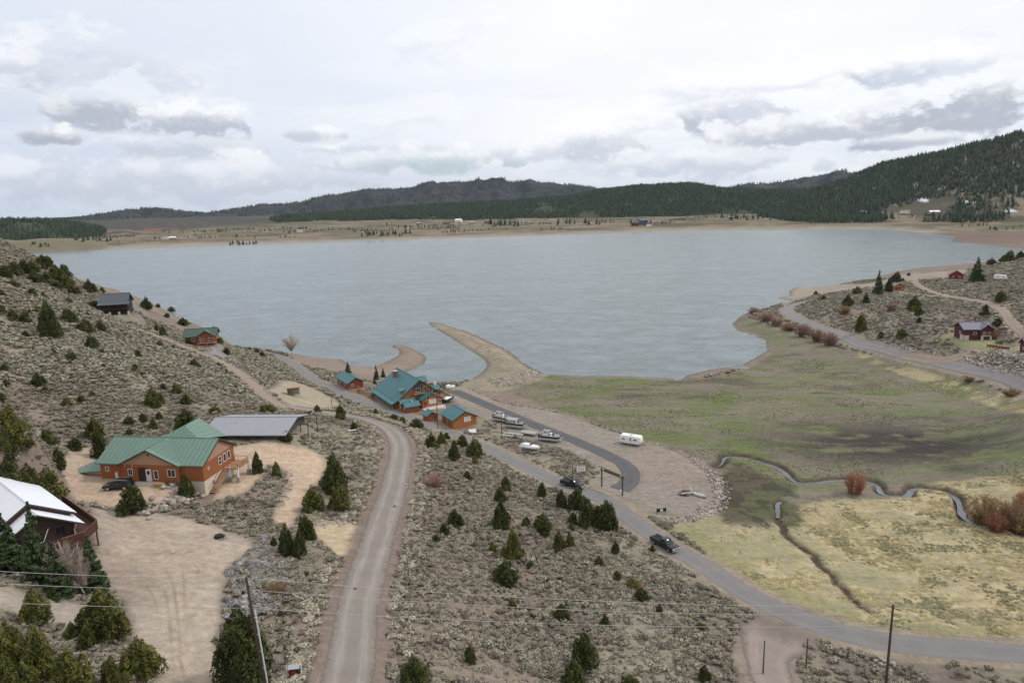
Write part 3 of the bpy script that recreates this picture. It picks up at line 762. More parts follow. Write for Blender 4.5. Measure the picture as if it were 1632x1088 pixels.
def road_mat(name, col, edge, track, tw=0.5, rough=0.9, grain=14, ragged=0.35, a0=0.80, a1=0.95, ends=0.0, solid=1.0):
    m, h = new_mat(name)
    ac = h.n('ShaderNodeAttribute', attribute_name='across').outputs['Fac']
    al = h.n('ShaderNodeAttribute', attribute_name='along').outputs['Fac']
    pos = h.n('ShaderNodeNewGeometry').outputs['Position']
    v = h.n('ShaderNodeCombineXYZ', {0: h.math('MULTIPLY', ac, 2.6), 1: h.math('MULTIPLY', al, 0.045), 2: 0.0}).outputs[0]
    wob = h.math('MULTIPLY', h.math('SUBTRACT', h.noise(v, 1.2, 3), 0.5), 0.5)
    aa = h.math('ABSOLUTE', h.math('ADD', ac, wob))
    tr = h.mapr(h.math('ABSOLUTE', h.math('SUBTRACT', aa, tw)), 0.02, 0.24, 1.0, 0.0)
    streak = h.noise(v, 3.5, 6, 0.65)
    n = h.noise(pos, grain, 4, 0.7); n2 = h.noise(pos, 0.35, 5, 0.6)
    c = h.mix(h.math('MULTIPLY', tr, h.mapr(streak, 0.3, 0.65)), col, track)
    c = h.mix(h.math('MULTIPLY', h.mapr(streak, 0.5, 0.72), 0.5), c, edge)
    c = h.mix(h.mapr(h.math('ADD', aa, h.math('MULTIPLY', h.math('SUBTRACT', n2, 0.5), 0.55)), 0.78, 1.0), c, edge)
    k = h.math('ADD', 0.55, h.math('ADD', h.math('MULTIPLY', n, 0.5), h.math('MULTIPLY', n2, 0.4)))
    c = h.n('ShaderNodeVectorMath', {0: c, 'Scale': k}, operation='SCALE').outputs[0]
    pr = h.n('ShaderNodeBsdfPrincipled', {'Base Color': c, 'Roughness': rough, 'Specular IOR Level': 0.15, 'Normal': h.n('ShaderNodeBump', {'Strength': 0.3, 'Distance': 0.03, 'Height': n}).outputs[0]})
    # worn, ragged margin: the surfacing thins out into the earth
    n3 = h.noise(pos, 0.9, 5, 0.7)
    e_ = h.mapr(h.math('ADD', h.math('ABSOLUTE', ac), h.math('MULTIPLY', h.math('SUBTRACT', n3, 0.5), ragged)), a0, a1, 1.0, 0.0)
    if ends:
        ap = h.n('ShaderNodeAttribute', attribute_name='alongf').outputs['Fac']
        e_ = h.math('MULTIPLY', e_, h.mapr(h.math('ADD', h.math('SUBTRACT', 1.0, ap), h.math('MULTIPLY', h.math('SUBTRACT', n3, 0.5), 0.2)), 0.0, ends))
    if solid < 1: e_ = h.math('MULTIPLY', e_, h.math('MULTIPLY', h.mapr(streak, 0.3, 0.6), solid))
    mx = h.n('ShaderNodeMixShader', {0: e_, 1: h.n('ShaderNodeBsdfTransparent').outputs[0], 2: pr.outputs[0]})
    h.n('ShaderNodeOutputMaterial', {'Surface': mx.outputs[0]})


road_mat('road_asphalt', (0.192, 0.182, 0.176), (0.215, 0.185, 0.158), (0.222, 0.208, 0.198), ragged=0.14, a0=0.88, a1=0.95)
road_mat('road_gravel', (0.232, 0.200, 0.174), (0.185, 0.152, 0.127), (0.322, 0.290, 0.264), 0.36, ragged=0.6, a0=0.6, a1=1.0)
road_mat('road_dirt', (0.252, 0.210, 0.180), (0.245, 0.195, 0.160), (0.31, 0.25, 0.225), 0.45, ragged=0.6, a0=0.6, a1=0.98, ends=0.35)
road_mat('track_dirt', (0.275, 0.215, 0.172), (0.225, 0.18, 0.135), (0.34, 0.275, 0.225), 0.5, ragged=0.5)
road_mat('tyre_mark', (0.17, 0.115, 0.085), (0.18, 0.125, 0.09), (0.16, 0.11, 0.08), 0.5, ragged=0.9, a0=0.35, a1=1.0, ends=0.6, solid=0.15)
road_mat('strip_asphalt', (0.108, 0.106, 0.108), (0.155, 0.143, 0.13), (0.128, 0.123, 0.123), 0.5, ragged=0.25, a0=0.82, a1=0.96)
road_mat('lane_right', (0.235, 0.215, 0.21), (0.225, 0.19, 0.158), (0.27, 0.25, 0.246), 0.45)

ribbon('asphalt_road', ROAD_MAIN, 6.2, 'road_asphalt', 0.03)
ribbon('gravel_road', ROAD_GRAVEL, 6.8, 'road_gravel', 0.02)
ribbon('dirt_road', ROAD_UPPER, 3.8, 'track_dirt', 0.04)
ribbon('dirt_junction', ROAD_DIRT, 8.0, 'road_dirt', 0.06, wfun=lambda f: 0.85 + 1.5 * smooth(0.45, 1.0, f))
ribbon('lot_road', LOT_STRIP, 5.4, 'strip_asphalt', 0.03)
ribbon('shore_road', ROAD_RIGHT, 6.4, 'lane_right', 0.05)
ribbon('hill_track', TRACK_A, 3.8, 'track_dirt', 0.12)
ribbon('hill_track', TRACK_B, 3.2, 'track_dirt', 0.16)
ribbon('hill_track', TRACK_C, 3.2, 'track_dirt', 0.16)
ribbon('hill_track', TRACK_D, 5.5, 'track_dirt', 0.10)
ribbon('cabin_drive', DRIVE_CABIN, 6.0, 'lane_right', 0.16)
for pts_ in ([(262, 935), (268, 970), (272, 1010), (276, 1060), (290, 1120)], [(278, 930), (282, 965), (286, 1010), (290, 1060), (304, 1120)], [(264, 905), (274, 925), (279, 960), (283, 1000)], [(290, 905), (294, 930), (294, 970), (298, 1020)], [(262, 890), (278, 880), (300, 872), (314, 866)], [(268, 894), (288, 882), (304, 879), (318, 874)],
             [(306, 895), (316, 905), (319, 920)], [(230, 930), (246, 950), (252, 985)], [(282, 1040), (290, 1060), (296, 1088)], [(1010, 770), (1016, 752), (1006, 735)], [(1018, 775), (1026, 752), (1014, 732)], [(1040, 768), (1062, 750), (1058, 735)]):
    ribbon('tyre_track', px_line(pts_), 0.6, 'tyre_mark', 0.03, cross=4)


def creek(name, line, width):
    P = np.asarray(line)
    zr = Z(P[:, 0], P[:, 1])
    zl = np.convolve(np.r_[[zr[0]] * 4, zr, [zr[-1]] * 4], np.ones(9) / 9, 'valid')

    def zf(Q):
        d = ((Q[:, None] - P[None]) ** 2).sum(-1); return zl[d.argmin(1)] + 0.38
    return ribbon(name, P, width, 'creek_water', zfix=zf, cross=2, wfun=lambda f: (0.12 + 0.88 * smooth(0, 0.2, np.minimum(f, 1 - f) * 2)) * (0.75 + 0.5 * vnoise(f * 40, f * 0, 6)))


creek('creek_water', STREAM_A, 1.35)
creek('ditch_water', STREAM_B[-9:], 0.9)

# ------------------------------------------------------------------ vegetation: materials
def leaf_mat(name, dark, light, var=0.25, rough=0.8, trans=0.15, hue=None):
    """foliage colour varies leaf clump by leaf clump, on sage also by painted top light (attribute tone), and plant by plant"""
    m, h = new_mat(name)
    t = h.n('ShaderNodeAttribute', attribute_name='tone').outputs['Fac']
    rn = h.n('ShaderNodeObjectInfo').outputs['Random']
    c = h.mix(t, dark, light)
    if hue: c = h.mix(h.mapr(rn, 0.35, 1.0), c, h.mix(t, hue[0], hue[1]))
    k = h.math('ADD', 1 - var, h.math('MULTIPLY', rn, 2 * var))
    c = h.n('ShaderNodeVectorMath', {0: c, 'Scale': k}, operation='SCALE').outputs[0]
    p = h.n('ShaderNodeBsdfPrincipled', {'Base Color': c, 'Roughness': rough, 'Specular IOR Level': 0.15})
    tr = h.n('ShaderNodeBsdfTranslucent', {'Color': c})
    mx = h.n('ShaderNodeMixShader', {0: trans, 1: p.outputs[0], 2: tr.outputs[0]})
    h.n('ShaderNodeOutputMaterial', {'Surface': mx.outputs[0]})


leaf_mat('juniper_leaf', (0.026, 0.035, 0.012), (0.130, 0.142, 0.044), 0.22, hue=((0.036, 0.042, 0.012), (0.172, 0.164, 0.046)))
leaf_mat('juniper_olive', (0.044, 0.052, 0.014), (0.205, 0.192, 0.050), 0.20)
leaf_mat('spruce_leaf', (0.022, 0.040, 0.020), (0.095, 0.135, 0.058), 0.2)
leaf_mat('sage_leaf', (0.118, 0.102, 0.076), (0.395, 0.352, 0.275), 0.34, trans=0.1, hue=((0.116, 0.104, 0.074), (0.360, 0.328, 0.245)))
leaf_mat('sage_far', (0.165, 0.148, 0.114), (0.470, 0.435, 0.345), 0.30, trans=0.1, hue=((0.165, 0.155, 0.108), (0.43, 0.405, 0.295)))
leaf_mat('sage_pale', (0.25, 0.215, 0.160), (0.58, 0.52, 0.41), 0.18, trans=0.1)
leaf_mat('brush_leaf', (0.105, 0.080, 0.066), (0.27, 0.205, 0.165), 0.25, trans=0.05, hue=((0.11, 0.10, 0.07), (0.28, 0.25, 0.17)))
leaf_mat('sage_frost', (0.175, 0.160, 0.158), (0.43, 0.405, 0.395), 0.3, trans=0.1)
leaf_mat('straw_leaf', (0.46, 0.385, 0.21), (0.70, 0.60, 0.35), 0.2, trans=0.4, hue=((0.36, 0.34, 0.19), (0.56, 0.50, 0.30)))
leaf_mat('tussock_leaf', (0.175, 0.165, 0.095), (0.40, 0.365, 0.215), 0.25, trans=0.15, hue=((0.15, 0.155, 0.095), (0.33, 0.33, 0.205)))
leaf_mat('meadow_leaf', (0.10, 0.12, 0.045), (0.20, 0.215, 0.085), 0.3, trans=0.2, hue=((0.15, 0.125, 0.085), (0.24, 0.20, 0.13)))
leaf_mat('willow_red', (0.165, 0.072, 0.048), (0.40, 0.175, 0.105), 0.12, trans=0.0)
leaf_mat('willow_brown', (0.105, 0.070, 0.042), (0.30, 0.185, 0.095), 0.15, trans=0.0)
leaf_mat('willow_pink', (0.175, 0.105, 0.085), (0.36, 0.225, 0.18), 0.15, trans=0.0)
leaf_mat('twig_pale', (0.28, 0.235, 0.185), (0.50, 0.44, 0.36), 0.12, trans=0.0)
leaf_mat('twig_grey', (0.17, 0.13, 0.10), (0.34, 0.27, 0.22), 0.12, trans=0.0)
leaf_mat('far_conifer', (0.018, 0.032, 0.022), (0.056, 0.078, 0.046), 0.45, trans=0.0)
leaf_mat('far_pine', (0.024, 0.036, 0.018), (0.072, 0.088, 0.040), 0.35, trans=0.0)
simple('bark', (0.13, 0.095, 0.07), 0.9, 0.3, 4, stretch=(1, 1, 0.25))
simple('aspen_bark', (0.58, 0.54, 0.47), 0.8, 0.25, 4)

nr_ = np.random.default_rng(5)


def leaves(P, size, up, tone, stretch=1.6, tri=False):
    """quads at points P with normals scattered round `up` (n,3)"""
    n = len(P)
    size = np.broadcast_to(size, (n,))
    N = up + nr_.normal(0, 0.55, (n, 3)); N /= np.linalg.norm(N, axis=1)[:, None] + 1e-9
    A = nr_.normal(0, 1, (n, 3)); A -= (A * N).sum(1)[:, None] * N; A /= np.linalg.norm(A, axis=1)[:, None] + 1e-9
    B = np.cross(N, A)
    a = A * (size * stretch)[:, None] * 0.5; b = B * size[:, None] * 0.5
    if tri:
        V = np.stack([P - a - b * 0.8, P - a + b * 0.8, P + a], 1).reshape(-1, 3); k = 3
    else:
        V = np.stack([P - a * 0.9, P - b, P + a, P + b], 1).reshape(-1, 3); k = 4
    return V, np.arange(n * k).reshape(n, k), np.repeat(tone, k)


def veg_mesh(name, V, F, tone, mat):
    me = bpy.data.meshes.new(name)
    me.vertices.add(len(V)); me.vertices.foreach_set('co', V.astype(np.float32).ravel())
    k = F.shape[1]
    me.loops.add(F.size); me.loops.foreach_set('vertex_index', F.astype(np.int32).ravel())
    me.polygons.add(len(F)); me.polygons.foreach_set('loop_start', np.arange(0, F.size, k, dtype=np.int32))
    me.update(calc_edges=True)
    a = me.attributes.new('tone', 'FLOAT', 'POINT'); a.data.foreach_set('value', np.clip(tone, 0, 1).astype(np.float32))
    me.materials.append(MATS[mat])
    return me


def juniper_crown(seed, n=2600, pointy=0.5, mat='juniper_leaf', leaf=0.052):
    """crown of unit height and width made of upright plumes"""
    global nr_
    nr_ = np.random.default_rng(seed)
    Pl, Ul, Tl, Sl = [], [], [], []
    lobes = [(0, 0, 0.24, 0.30, 0.36), (0, 0, 0.60 + 0.05 * pointy, 0.14 + 0.06 * (1 - pointy), 0.38)]
    k = nr_.integers(13, 18)
    for i in range(k):
        a = i / k * 6.283 + nr_.uniform(-0.4, 0.4); hgt = nr_.uniform(0.0, 0.58) ** 1.15
        r = 0.36 * (1 - hgt / 0.95) ** (0.55 + 0.5 * pointy) * nr_.uniform(0.75, 1.2)
        lobes.append((r * math.cos(a), r * math.sin(a), hgt + 0.06, nr_.uniform(0.09, 0.18), nr_.uniform(0.15, 0.32)))
    for i in range(7):
        a = nr_.uniform(0, 6.283); r = nr_.uniform(0.03, 0.20)
        lobes.append((r * math.cos(a), r * math.sin(a), nr_.uniform(0.6, 0.86) - r * 0.6, nr_.uniform(0.06, 0.10), nr_.uniform(0.12, 0.2)))
    vol = np.array([l[3] * l[3] + l[3] * l[4] for l in lobes]); vol = vol / vol.sum()
    for l, f in zip(lobes, vol):
        m = max(20, int(n * f))
        d = nr_.normal(0, 1, (m, 3)); d /= np.linalg.norm(d, axis=1)[:, None]
        rr = nr_.uniform(0.45, 1.0, m) ** 0.45 * nr_.choice([1.0, 1.0, 1.0, 1.18], m)
        p = d * rr[:, None] * np.array([l[3], l[3], l[4]])
        p[:, :2] *= (1 - 0.45 * np.clip(p[:, 2:] / l[4], 0, 1))       # plume: narrower on top
        p += np.array(l[:3])
        lob = nr_.uniform(-0.16, 0.16)
        clump = vnoise(p[:, 0] * 16 + p[:, 2] * 5, p[:, 1] * 16 + p[:, 2] * 7, seed)
        Pl.append(p); Ul.append(d * 0.8 + np.array([0, 0, 0.35])); Tl.append(0.42 + lob + (clump - 0.5) * 0.9 + nr_.normal(0, 0.10, m)); Sl.append(leaf * nr_.uniform(0.6, 1.3, m))
    P = np.concatenate(Pl); keep = P[:, 2] > 0.015
    P = P[keep]; U = np.concatenate(Ul)[keep]; T = np.concatenate(Tl)[keep]; S = np.concatenate(Sl)[keep]
    V, F, t = leaves(P, S, U, T, 1.9)
    me = veg_mesh('crown', V, F, t, mat)
    return me


def limb(pts, radii, sides=6):
    """tapered tube"""
    V, F = [], []
    P = [Vector(p) for p in pts]
    for i, p in enumerate(P):
        d = (P[min(i + 1, len(P) - 1)] - P[max(i - 1, 0)]).normalized()
        x = d.orthogonal().normalized(); y = d.cross(x)
        for k in range(sides):
            a = 6.28318 * k / sides
            V.append(p + (x * math.cos(a) + y * math.sin(a)) * radii[i])
    for i in range(len(P) - 1):
        for k in range(sides):
            F.append((i * sides + k, i * sides + (k + 1) % sides, (i + 1) * sides + (k + 1) % sides, (i + 1) * sides + k))
    F.append(tuple(range(sides))[::-1]); F.append(tuple((len(P) - 1) * sides + k for k in range(sides)))
    return V, F


def join(parts):
    V, F = [], []
    for v, f in parts:
        o = len(V); V += list(v); F += [tuple(i + o for i in q) for q in f]
    return V, F


def trunk_mesh(mat='bark', top=0.6, r=0.035, forks=4, seed=1):
    q = random.Random(seed)
    parts = [limb([(0, 0, -0.12), (0.01, 0.01, 0.1), (0.02, -0.01, 0.3), (0, 0, top)], [r * 1.5, r * 1.2, r, r * 0.3])]
    for i in range(forks):
        a = q.uniform(0, 6.28); z = q.uniform(0.06, 0.25)
        parts.append(limb([(0, 0, z), (0.12 * math.cos(a), 0.12 * math.sin(a), z + 0.1), (0.24 * math.cos(a), 0.24 * math.sin(a), z + 0.28)], [r * 0.7, r * 0.5, r * 0.2], 5))
    V, F = join(parts)
    me = bpy.data.meshes.new('trunk'); me.from_pydata([tuple(v) for v in V], [], F); me.materials.append(MATS[mat]); me.update()
    return me


JUN = [juniper_crown(s, 3800, p, leaf=0.045) for s, p in ((21, 0.9), (22, 0.3), (23, 0.6), (24, 0.1), (25, 0.8), (26, 0.45))]
JUN_O = [juniper_crown(s, 7500, p, 'juniper_olive', 0.033) for s, p in ((31, 0.3), (32, 0.7), (33, 0.15))]
JUN_F = [juniper_crown(s, 9000, p, leaf=0.030) for s, p in ((27, 0.7), (28, 0.35))]
JUN_S = [juniper_crown(s, 800, p, leaf=0.085) for s, p in ((41, 0.8), (42, 0.3), (43, 0.5))]
JTRUNK = [trunk_mesh(seed=s) for s in (1, 2, 3)]


def spruce_crown(seed, n_tier=17, mat='spruce_leaf', sparse=1.0):
    global nr_
    nr_ = np.random.default_rng(seed)
    Pl, Ul, Tl, Sl = [], [], [], []
    for t in range(n_tier):
        f = t / (n_tier - 1); z = 0.06 + 0.92 * f; rad = 0.5 * (1 - f) ** 0.85 + 0.015
        nb = max(5, int(15 * (1 - f * 0.6)))
        for b in range(nb):
            a = nr_.uniform(0, 6.283); L = rad * nr_.uniform(0.7, 1.1)
            m = max(6, int(60 * L / 0.5 * sparse)) + 5
            s = np.sqrt(nr_.uniform(0, 1, m))
            x = s * L; droop = -0.10 * L * s + 0.10 * L * s ** 3
            side = nr_.normal(0, 0.22, m) * x * 0.55
            p = np.stack([x * math.cos(a) - side * math.sin(a), x * math.sin(a) + side * math.cos(a), z + droop * 1.2 + nr_.normal(0, 0.006, m)], -1)
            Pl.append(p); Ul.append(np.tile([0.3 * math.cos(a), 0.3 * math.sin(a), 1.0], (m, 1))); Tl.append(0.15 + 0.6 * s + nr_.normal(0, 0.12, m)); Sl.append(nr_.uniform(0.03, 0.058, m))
    V, F, t = leaves(np.concatenate(Pl), np.concatenate(Sl), np.concatenate(Ul), np.concatenate(Tl), 1.8)
    return veg_mesh('crown', V, F, t, mat)


SPR = [spruce_crown(s) for s in (51, 52, 53)]
STRUNK = trunk_mesh(top=0.97, r=0.018, forks=0)


def bare_mesh(seed, stems=26, spread=0.45, mat='willow_red', twigs=9, base=0.12, thick=0.010, lean=0.0):
    """leafless shrub: many stems that fork into fine twigs (triangular slivers)"""
    q = np.random.default_rng(seed)
    V, F, T = [], [], []

    def sliver(a, b, r, t):
        d = b - a; x = np.cross(d, q.normal(0, 1, 3)); x /= np.linalg.norm(x) + 1e-9; y = np.cross(d, x); y /= np.linalg.norm(y) + 1e-9
        o = len(V)
        for k in range(3):
            an = 2.094 * k; V.append(a + (x * math.cos(an) + y * math.sin(an)) * r)
        V.append(b); T.extend([t, t, t, min(1, t + 0.25)])
        F.extend([(o, o + 1, o + 3), (o + 1, o + 2, o + 3), (o + 2, o, o + 3)])
    for i in range(stems):
        a = q.uniform(0, 6.283); r0 = base * math.sqrt(q.uniform(0, 1)); r1 = spread * math.sqrt(q.uniform(0.02, 1))
        p0 = np.array([r0 * math.cos(a), r0 * math.sin(a), 0.0])
        top = math.sqrt(max(0.08, 1 - (r1 / (spread * 1.12)) ** 2)) * q.uniform(0.78, 1.0)
        p2 = np.array([r1 * math.cos(a) + lean, r1 * math.sin(a), top])
        p1 = p0 * 0.5 + p2 * 0.5 + np.array([-math.cos(a), -math.sin(a), 0.5]) * 0.05
        t = q.uniform(0.0, 0.5)
        sliver(p0, p1 + (p1 - p0) * 0.1, thick, t); sliver(p1, p2, thick * 0.7, t + 0.1)
        for k in range(twigs):
            f = q.uniform(0.15, 1.0); s = p0 + (p1 - p0) * min(1, 2 * f) if f < 0.5 else p1 + (p2 - p1) * (2 * f - 1)
            d = q.normal(0, 1, 3); d[2] = abs(d[2]) * 1.2; d /= np.linalg.norm(d)
            e = s + d * q.uniform(0.08, 0.2) * spread / 0.45
            e[2] = max(0.02, min(e[2], 1.03)); sliver(s, e, thick * 0.55, t + 0.25)
    return veg_mesh('twigs', np.array(V), np.array(F), np.array(T), mat)


def place(px, py):
    p = cast([(px, py)])[0]
    depth = p[0] * _F[0] + p[1] * _F[1] + (p[2] - CAM_Z) * _F[2]
    return p, depth / FPX          # position, metres per photo pixel


TREE_N = 0


def tree(name, px, py, wpx, hpx, crown, trunk, label, cat='tree', group=None, part='crown', zsink=0.1):
    p, k = place(px, py)
    o = empty(name, (p[0], p[1], p[2] - zsink), rnd.uniform(0, 6.28), label, cat, group)
    o.scale = (wpx * k, wpx * k, hpx * k * 1.05)
    c = bpy.data.objects.new(part, crown); COL.objects.link(c); c.parent = o
    if trunk is not None:
        t = bpy.data.objects.new('trunk', trunk); COL.objects.link(t); t.parent = o
    return o


# ---- junipers, surveyed from the photo: base column, base row, width, height (photo pixels)
JUNIPERS = {
    'beside the green roofed house': [(152, 697, 28, 34), (160, 728, 30, 42), (96, 747, 24, 35), (120, 716, 23, 20), (206, 677, 18, 16), (228, 672, 16, 15), (245, 684, 14, 21), (207, 694, 14, 14), (298, 697, 40, 48), (321, 696, 24, 24), (254, 667, 12, 12),
                                      (74, 707, 32, 24), (32, 715, 38, 35), (5, 716, 20, 26), (16, 731, 15, 15), (80, 790, 46, 50), (50, 788, 40, 52), (15, 765, 40, 38), (211, 815, 46, 46), (298, 793, 28, 40), (411, 753, 22, 34), (441, 760, 17, 26)],
    'on the bank around the beige drive': [(458, 884, 30, 54), (479, 888, 26, 46), (489, 858, 32, 40), (535, 785, 44, 64), (500, 813, 36, 42), (541, 812, 34, 46), (437, 872, 14, 20), (564, 688, 14, 18), (543, 668, 20, 24), (506, 658, 14, 14), (495, 660, 9, 7), (457, 702, 20, 17), (488, 919, 12, 11), (447, 983, 12, 13)],
    'on the sage slope between the two roads': [(660, 1094, 50, 54), (750, 1057, 23, 34), (708, 853, 18, 21), (695, 863, 14, 14), (725, 836, 28, 27), (800, 840, 30, 44), (836, 841, 14, 18), (866, 853, 28, 36), (911, 845, 12, 13), (817, 887, 36, 46), (785, 880, 14, 20), (806, 927, 42, 38), (845, 905, 12, 14), (891, 876, 24, 32),
                                                (908, 870, 18, 24), (981, 882, 17, 23), (955, 900, 17, 16), (983, 922, 18, 14), (1023, 956, 24, 23), (1008, 935, 24, 15), (1051, 976, 13, 17), (816, 969, 16, 18), (895, 986, 30, 28), (964, 998, 18, 23), (930, 1064, 44, 64), (915, 1096, 46, 48), (1003, 1098, 40, 24), (1116, 1003, 14, 15), (1122, 1082, 22, 26), (1040, 880, 10, 15), (722, 1092, 12, 11)],
    'along the asphalt road by the gate': [(806, 781, 20, 24), (798, 798, 22, 24), (797, 841, 28, 44), (864, 791, 18, 24), (895, 809, 21, 31), (921, 811, 32, 40), (937, 838, 36, 46), (966, 842, 42, 48), (953, 840, 28, 36), (865, 843, 28, 27), (840, 839, 14, 18), (913, 834, 16, 20), (910, 844, 12, 10)],
    'between the gravel bend and the lodge': [(599, 660, 9, 11), (627, 668, 17, 9), (642, 673, 12, 10), (664, 682, 24, 17), (688, 713, 22, 25), (704, 711, 18, 24), (712, 702, 13, 15), (724, 732, 21, 31), (737, 711, 20, 20), (756, 728, 26, 32), (757, 739, 14, 14), (763, 726, 14, 24), (745, 764, 16, 15)],
    'in the dark clump on the left ridge': [(8, 444, 24, 22), (25, 438, 24, 22), (39, 435, 24, 22), (52, 435, 24, 20), (69, 426, 26, 20), (77, 424, 20, 16), (55, 449, 24, 18), (74, 452, 24, 19), (91, 446, 26, 24), (102, 441, 22, 20), (105, 455, 24, 20), (91, 460, 20, 14), (113, 466, 20, 16), (121, 468, 16, 12), (143, 466, 20, 21), (21, 457, 22, 11)],
    'on the open left hillside': [(163, 466, 10, 9), (152, 491, 18, 13), (51, 471, 16, 13), (69, 474, 11, 9), (109, 484, 13, 10), (3, 472, 12, 12), (4, 500, 11, 16), (21, 510, 16, 19), (41, 514, 18, 19), (47, 500, 8, 8), (59, 496, 10, 10), (80, 537, 36, 58), (108, 512, 28, 21), (136, 529, 28, 21), (161, 528, 17, 19), (146, 554, 21, 21), (139, 503, 8, 7),
                                  (113, 573, 18, 14), (163, 563, 9, 8), (220, 569, 13, 13), (216, 591, 12, 13), (226, 598, 7, 7), (165, 587, 8, 9), (7, 590, 13, 13), (61, 613, 20, 21), (73, 625, 14, 12), (10, 614, 14, 11), (41, 536, 12, 10), (260, 620, 10, 11), (281, 627, 17, 18), (245, 647, 30, 31), (297, 643, 20, 16), (107, 647, 16, 15), (129, 641, 11, 14), (147, 632, 12, 10), (3, 637, 14, 13), (310, 585, 17, 14), (343, 658, 18, 13), (198, 577, 6, 6), (20, 690, 44, 46), (85, 562, 7, 8)],
    'near the log cabin and upper lane': [(255, 552, 11, 11), (276, 556, 7, 7), (250, 529, 9, 15), (260, 536, 13, 17), (349, 585, 8, 9), (362, 595, 6, 8), (234, 493, 18, 20), (252, 490, 8, 7), (292, 519, 22, 13), (273, 497, 12, 9), (266, 506, 10, 8), (302, 552, 14, 13), (351, 547, 12, 10), (361, 564, 13, 12), (398, 559, 8, 7), (410, 563, 10, 9), (418, 569, 11, 10), (419, 657, 11, 13), (431, 657, 22, 14)],
    'on the right hill': [(1416, 466, 14, 22), (1429, 450, 20, 17), (1448, 439, 6, 5), (1366, 469, 16, 13), (1351, 488, 18, 19), (1380, 484, 13, 16), (1313, 477, 8, 7), (1300, 470, 8, 7), (1457, 495, 22, 24), (1465, 503, 17, 15), (1371, 528, 21, 29), (1404, 538, 11, 11), (1437, 538, 18, 16), (1465, 514, 11, 9), (1595, 481, 19, 18), (1570, 503, 14, 18), (1590, 519, 16, 13), (1580, 423, 18, 12), (1609, 417, 22, 18), (1598, 417, 13, 10), (1626, 411, 14, 11)],
    'in the clump at the bottom left': [(60, 991, 45, 60), (167, 1016, 76, 82), (116, 1016, 30, 28), (141, 1033, 28, 40), (226, 1076, 66, 66), (182, 1095, 38, 56), (118, 1110, 66, 84), (64, 1078, 58, 88), (20, 1062, 62, 78), (8, 1118, 64, 84), (45, 1112, 48, 64)],
    'under the utility pole': [(390, 1088, 96, 132)],
}
_ord = ['leftmost', 'second from left', 'third from left', 'fourth from left', 'fifth from left', 'sixth from left', 'seventh from left', 'eighth from left', 'ninth from left', 'tenth from left']


def nth(i, n):
    if i < 5: return _ord[i]
    if n - 1 - i < 5: return ['rightmost', 'second from right', 'third from right', 'fourth from right', 'fifth from right'][n - 1 - i]
    return str(i + 1) + 'th from left'


for reg, lst in JUNIPERS.items():
    order = sorted(lst)
    for (x, y, w_, h_) in lst:
        size = 'tall' if h_ > 50 else 'large' if h_ > 34 else 'mid sized' if h_ > 19 else 'small'
        same = [t for t in order if ('tall' if t[3] > 50 else 'large' if t[3] > 34 else 'mid sized' if t[3] > 19 else 'small') == size]
        shape = 'rounded' if w_ > h_ * 1.05 else 'pointed' if h_ > w_ * 1.25 else 'bushy'
        size = {'mid sized': 'medium'}.get(size, size)
        if len(lst) == 1: lab = 'very large dark juniper tree standing under the left utility pole'
        elif len(same) == 1: lab = 'only %s juniper %s, %s' % (size, reg, shape)
        else: lab = '%s %s juniper %s' % (nth(same.index((x, y, w_, h_)), len(same)), size, reg)
        i = rnd.randrange(60)
        ol = 'bottom left' in reg or (x, y) in ((20, 690), (1008, 935), (816, 969), (817, 887), (785, 880))
        crown = JUN_O[i % 3] if ol else JUN_F[i % 2] if h_ > 50 else (JUN_S[i % 3] if h_ < 17 else JUN[{'pointed': (0, 4, 2), 'rounded': (1, 3, 5), 'bushy': (2, 5, 1)}[shape][i % 3]])
        tree('juniper_tree', x, y, w_ * 1.14, h_ * 1.02, crown, JTRUNK[i % 3], lab, 'tree', 'junipers')

# ---- spruces, bare trees
for (x, y, w_, h_, lab) in [(18, 920, 62, 106, 'dark spruce at the left picture edge before the white roofed house'), (66, 930, 52, 134, 'tallest spruce rising in front of the white metal roof'),
                            (96, 951, 44, 88, 'slim blue green spruce behind the bare aspen'), (152, 944, 44, 94, 'spruce at the deck corner right of the bare aspen')]:
    tree('spruce_tree', x, y, w_, h_, SPR[rnd.randrange(3)], STRUNK, lab, 'tree', 'spruces by the white roofed house')
for (x, y, w_, h_, lab) in [(555, 597, 13, 21, 'dark spruce behind the small blue roofed cabin'), (600, 605, 10, 24, 'taller slim spruce beside the lodge chimney'), (611, 601, 8, 16, 'thin spruce just behind the lodge roof'), (597, 612, 8, 11, 'short spruce between lodge and cabin'),
                            (1399, 470, 17, 38, 'pointed conifer on the lake point left of the orange cabin'), (1556, 449, 24, 38, 'big dark conifer beside the red cabin')]:
    tree('spruce_tree', x, y, w_, h_, SPR[rnd.randrange(3)], STRUNK, lab, 'tree', 'spruces by the lake')

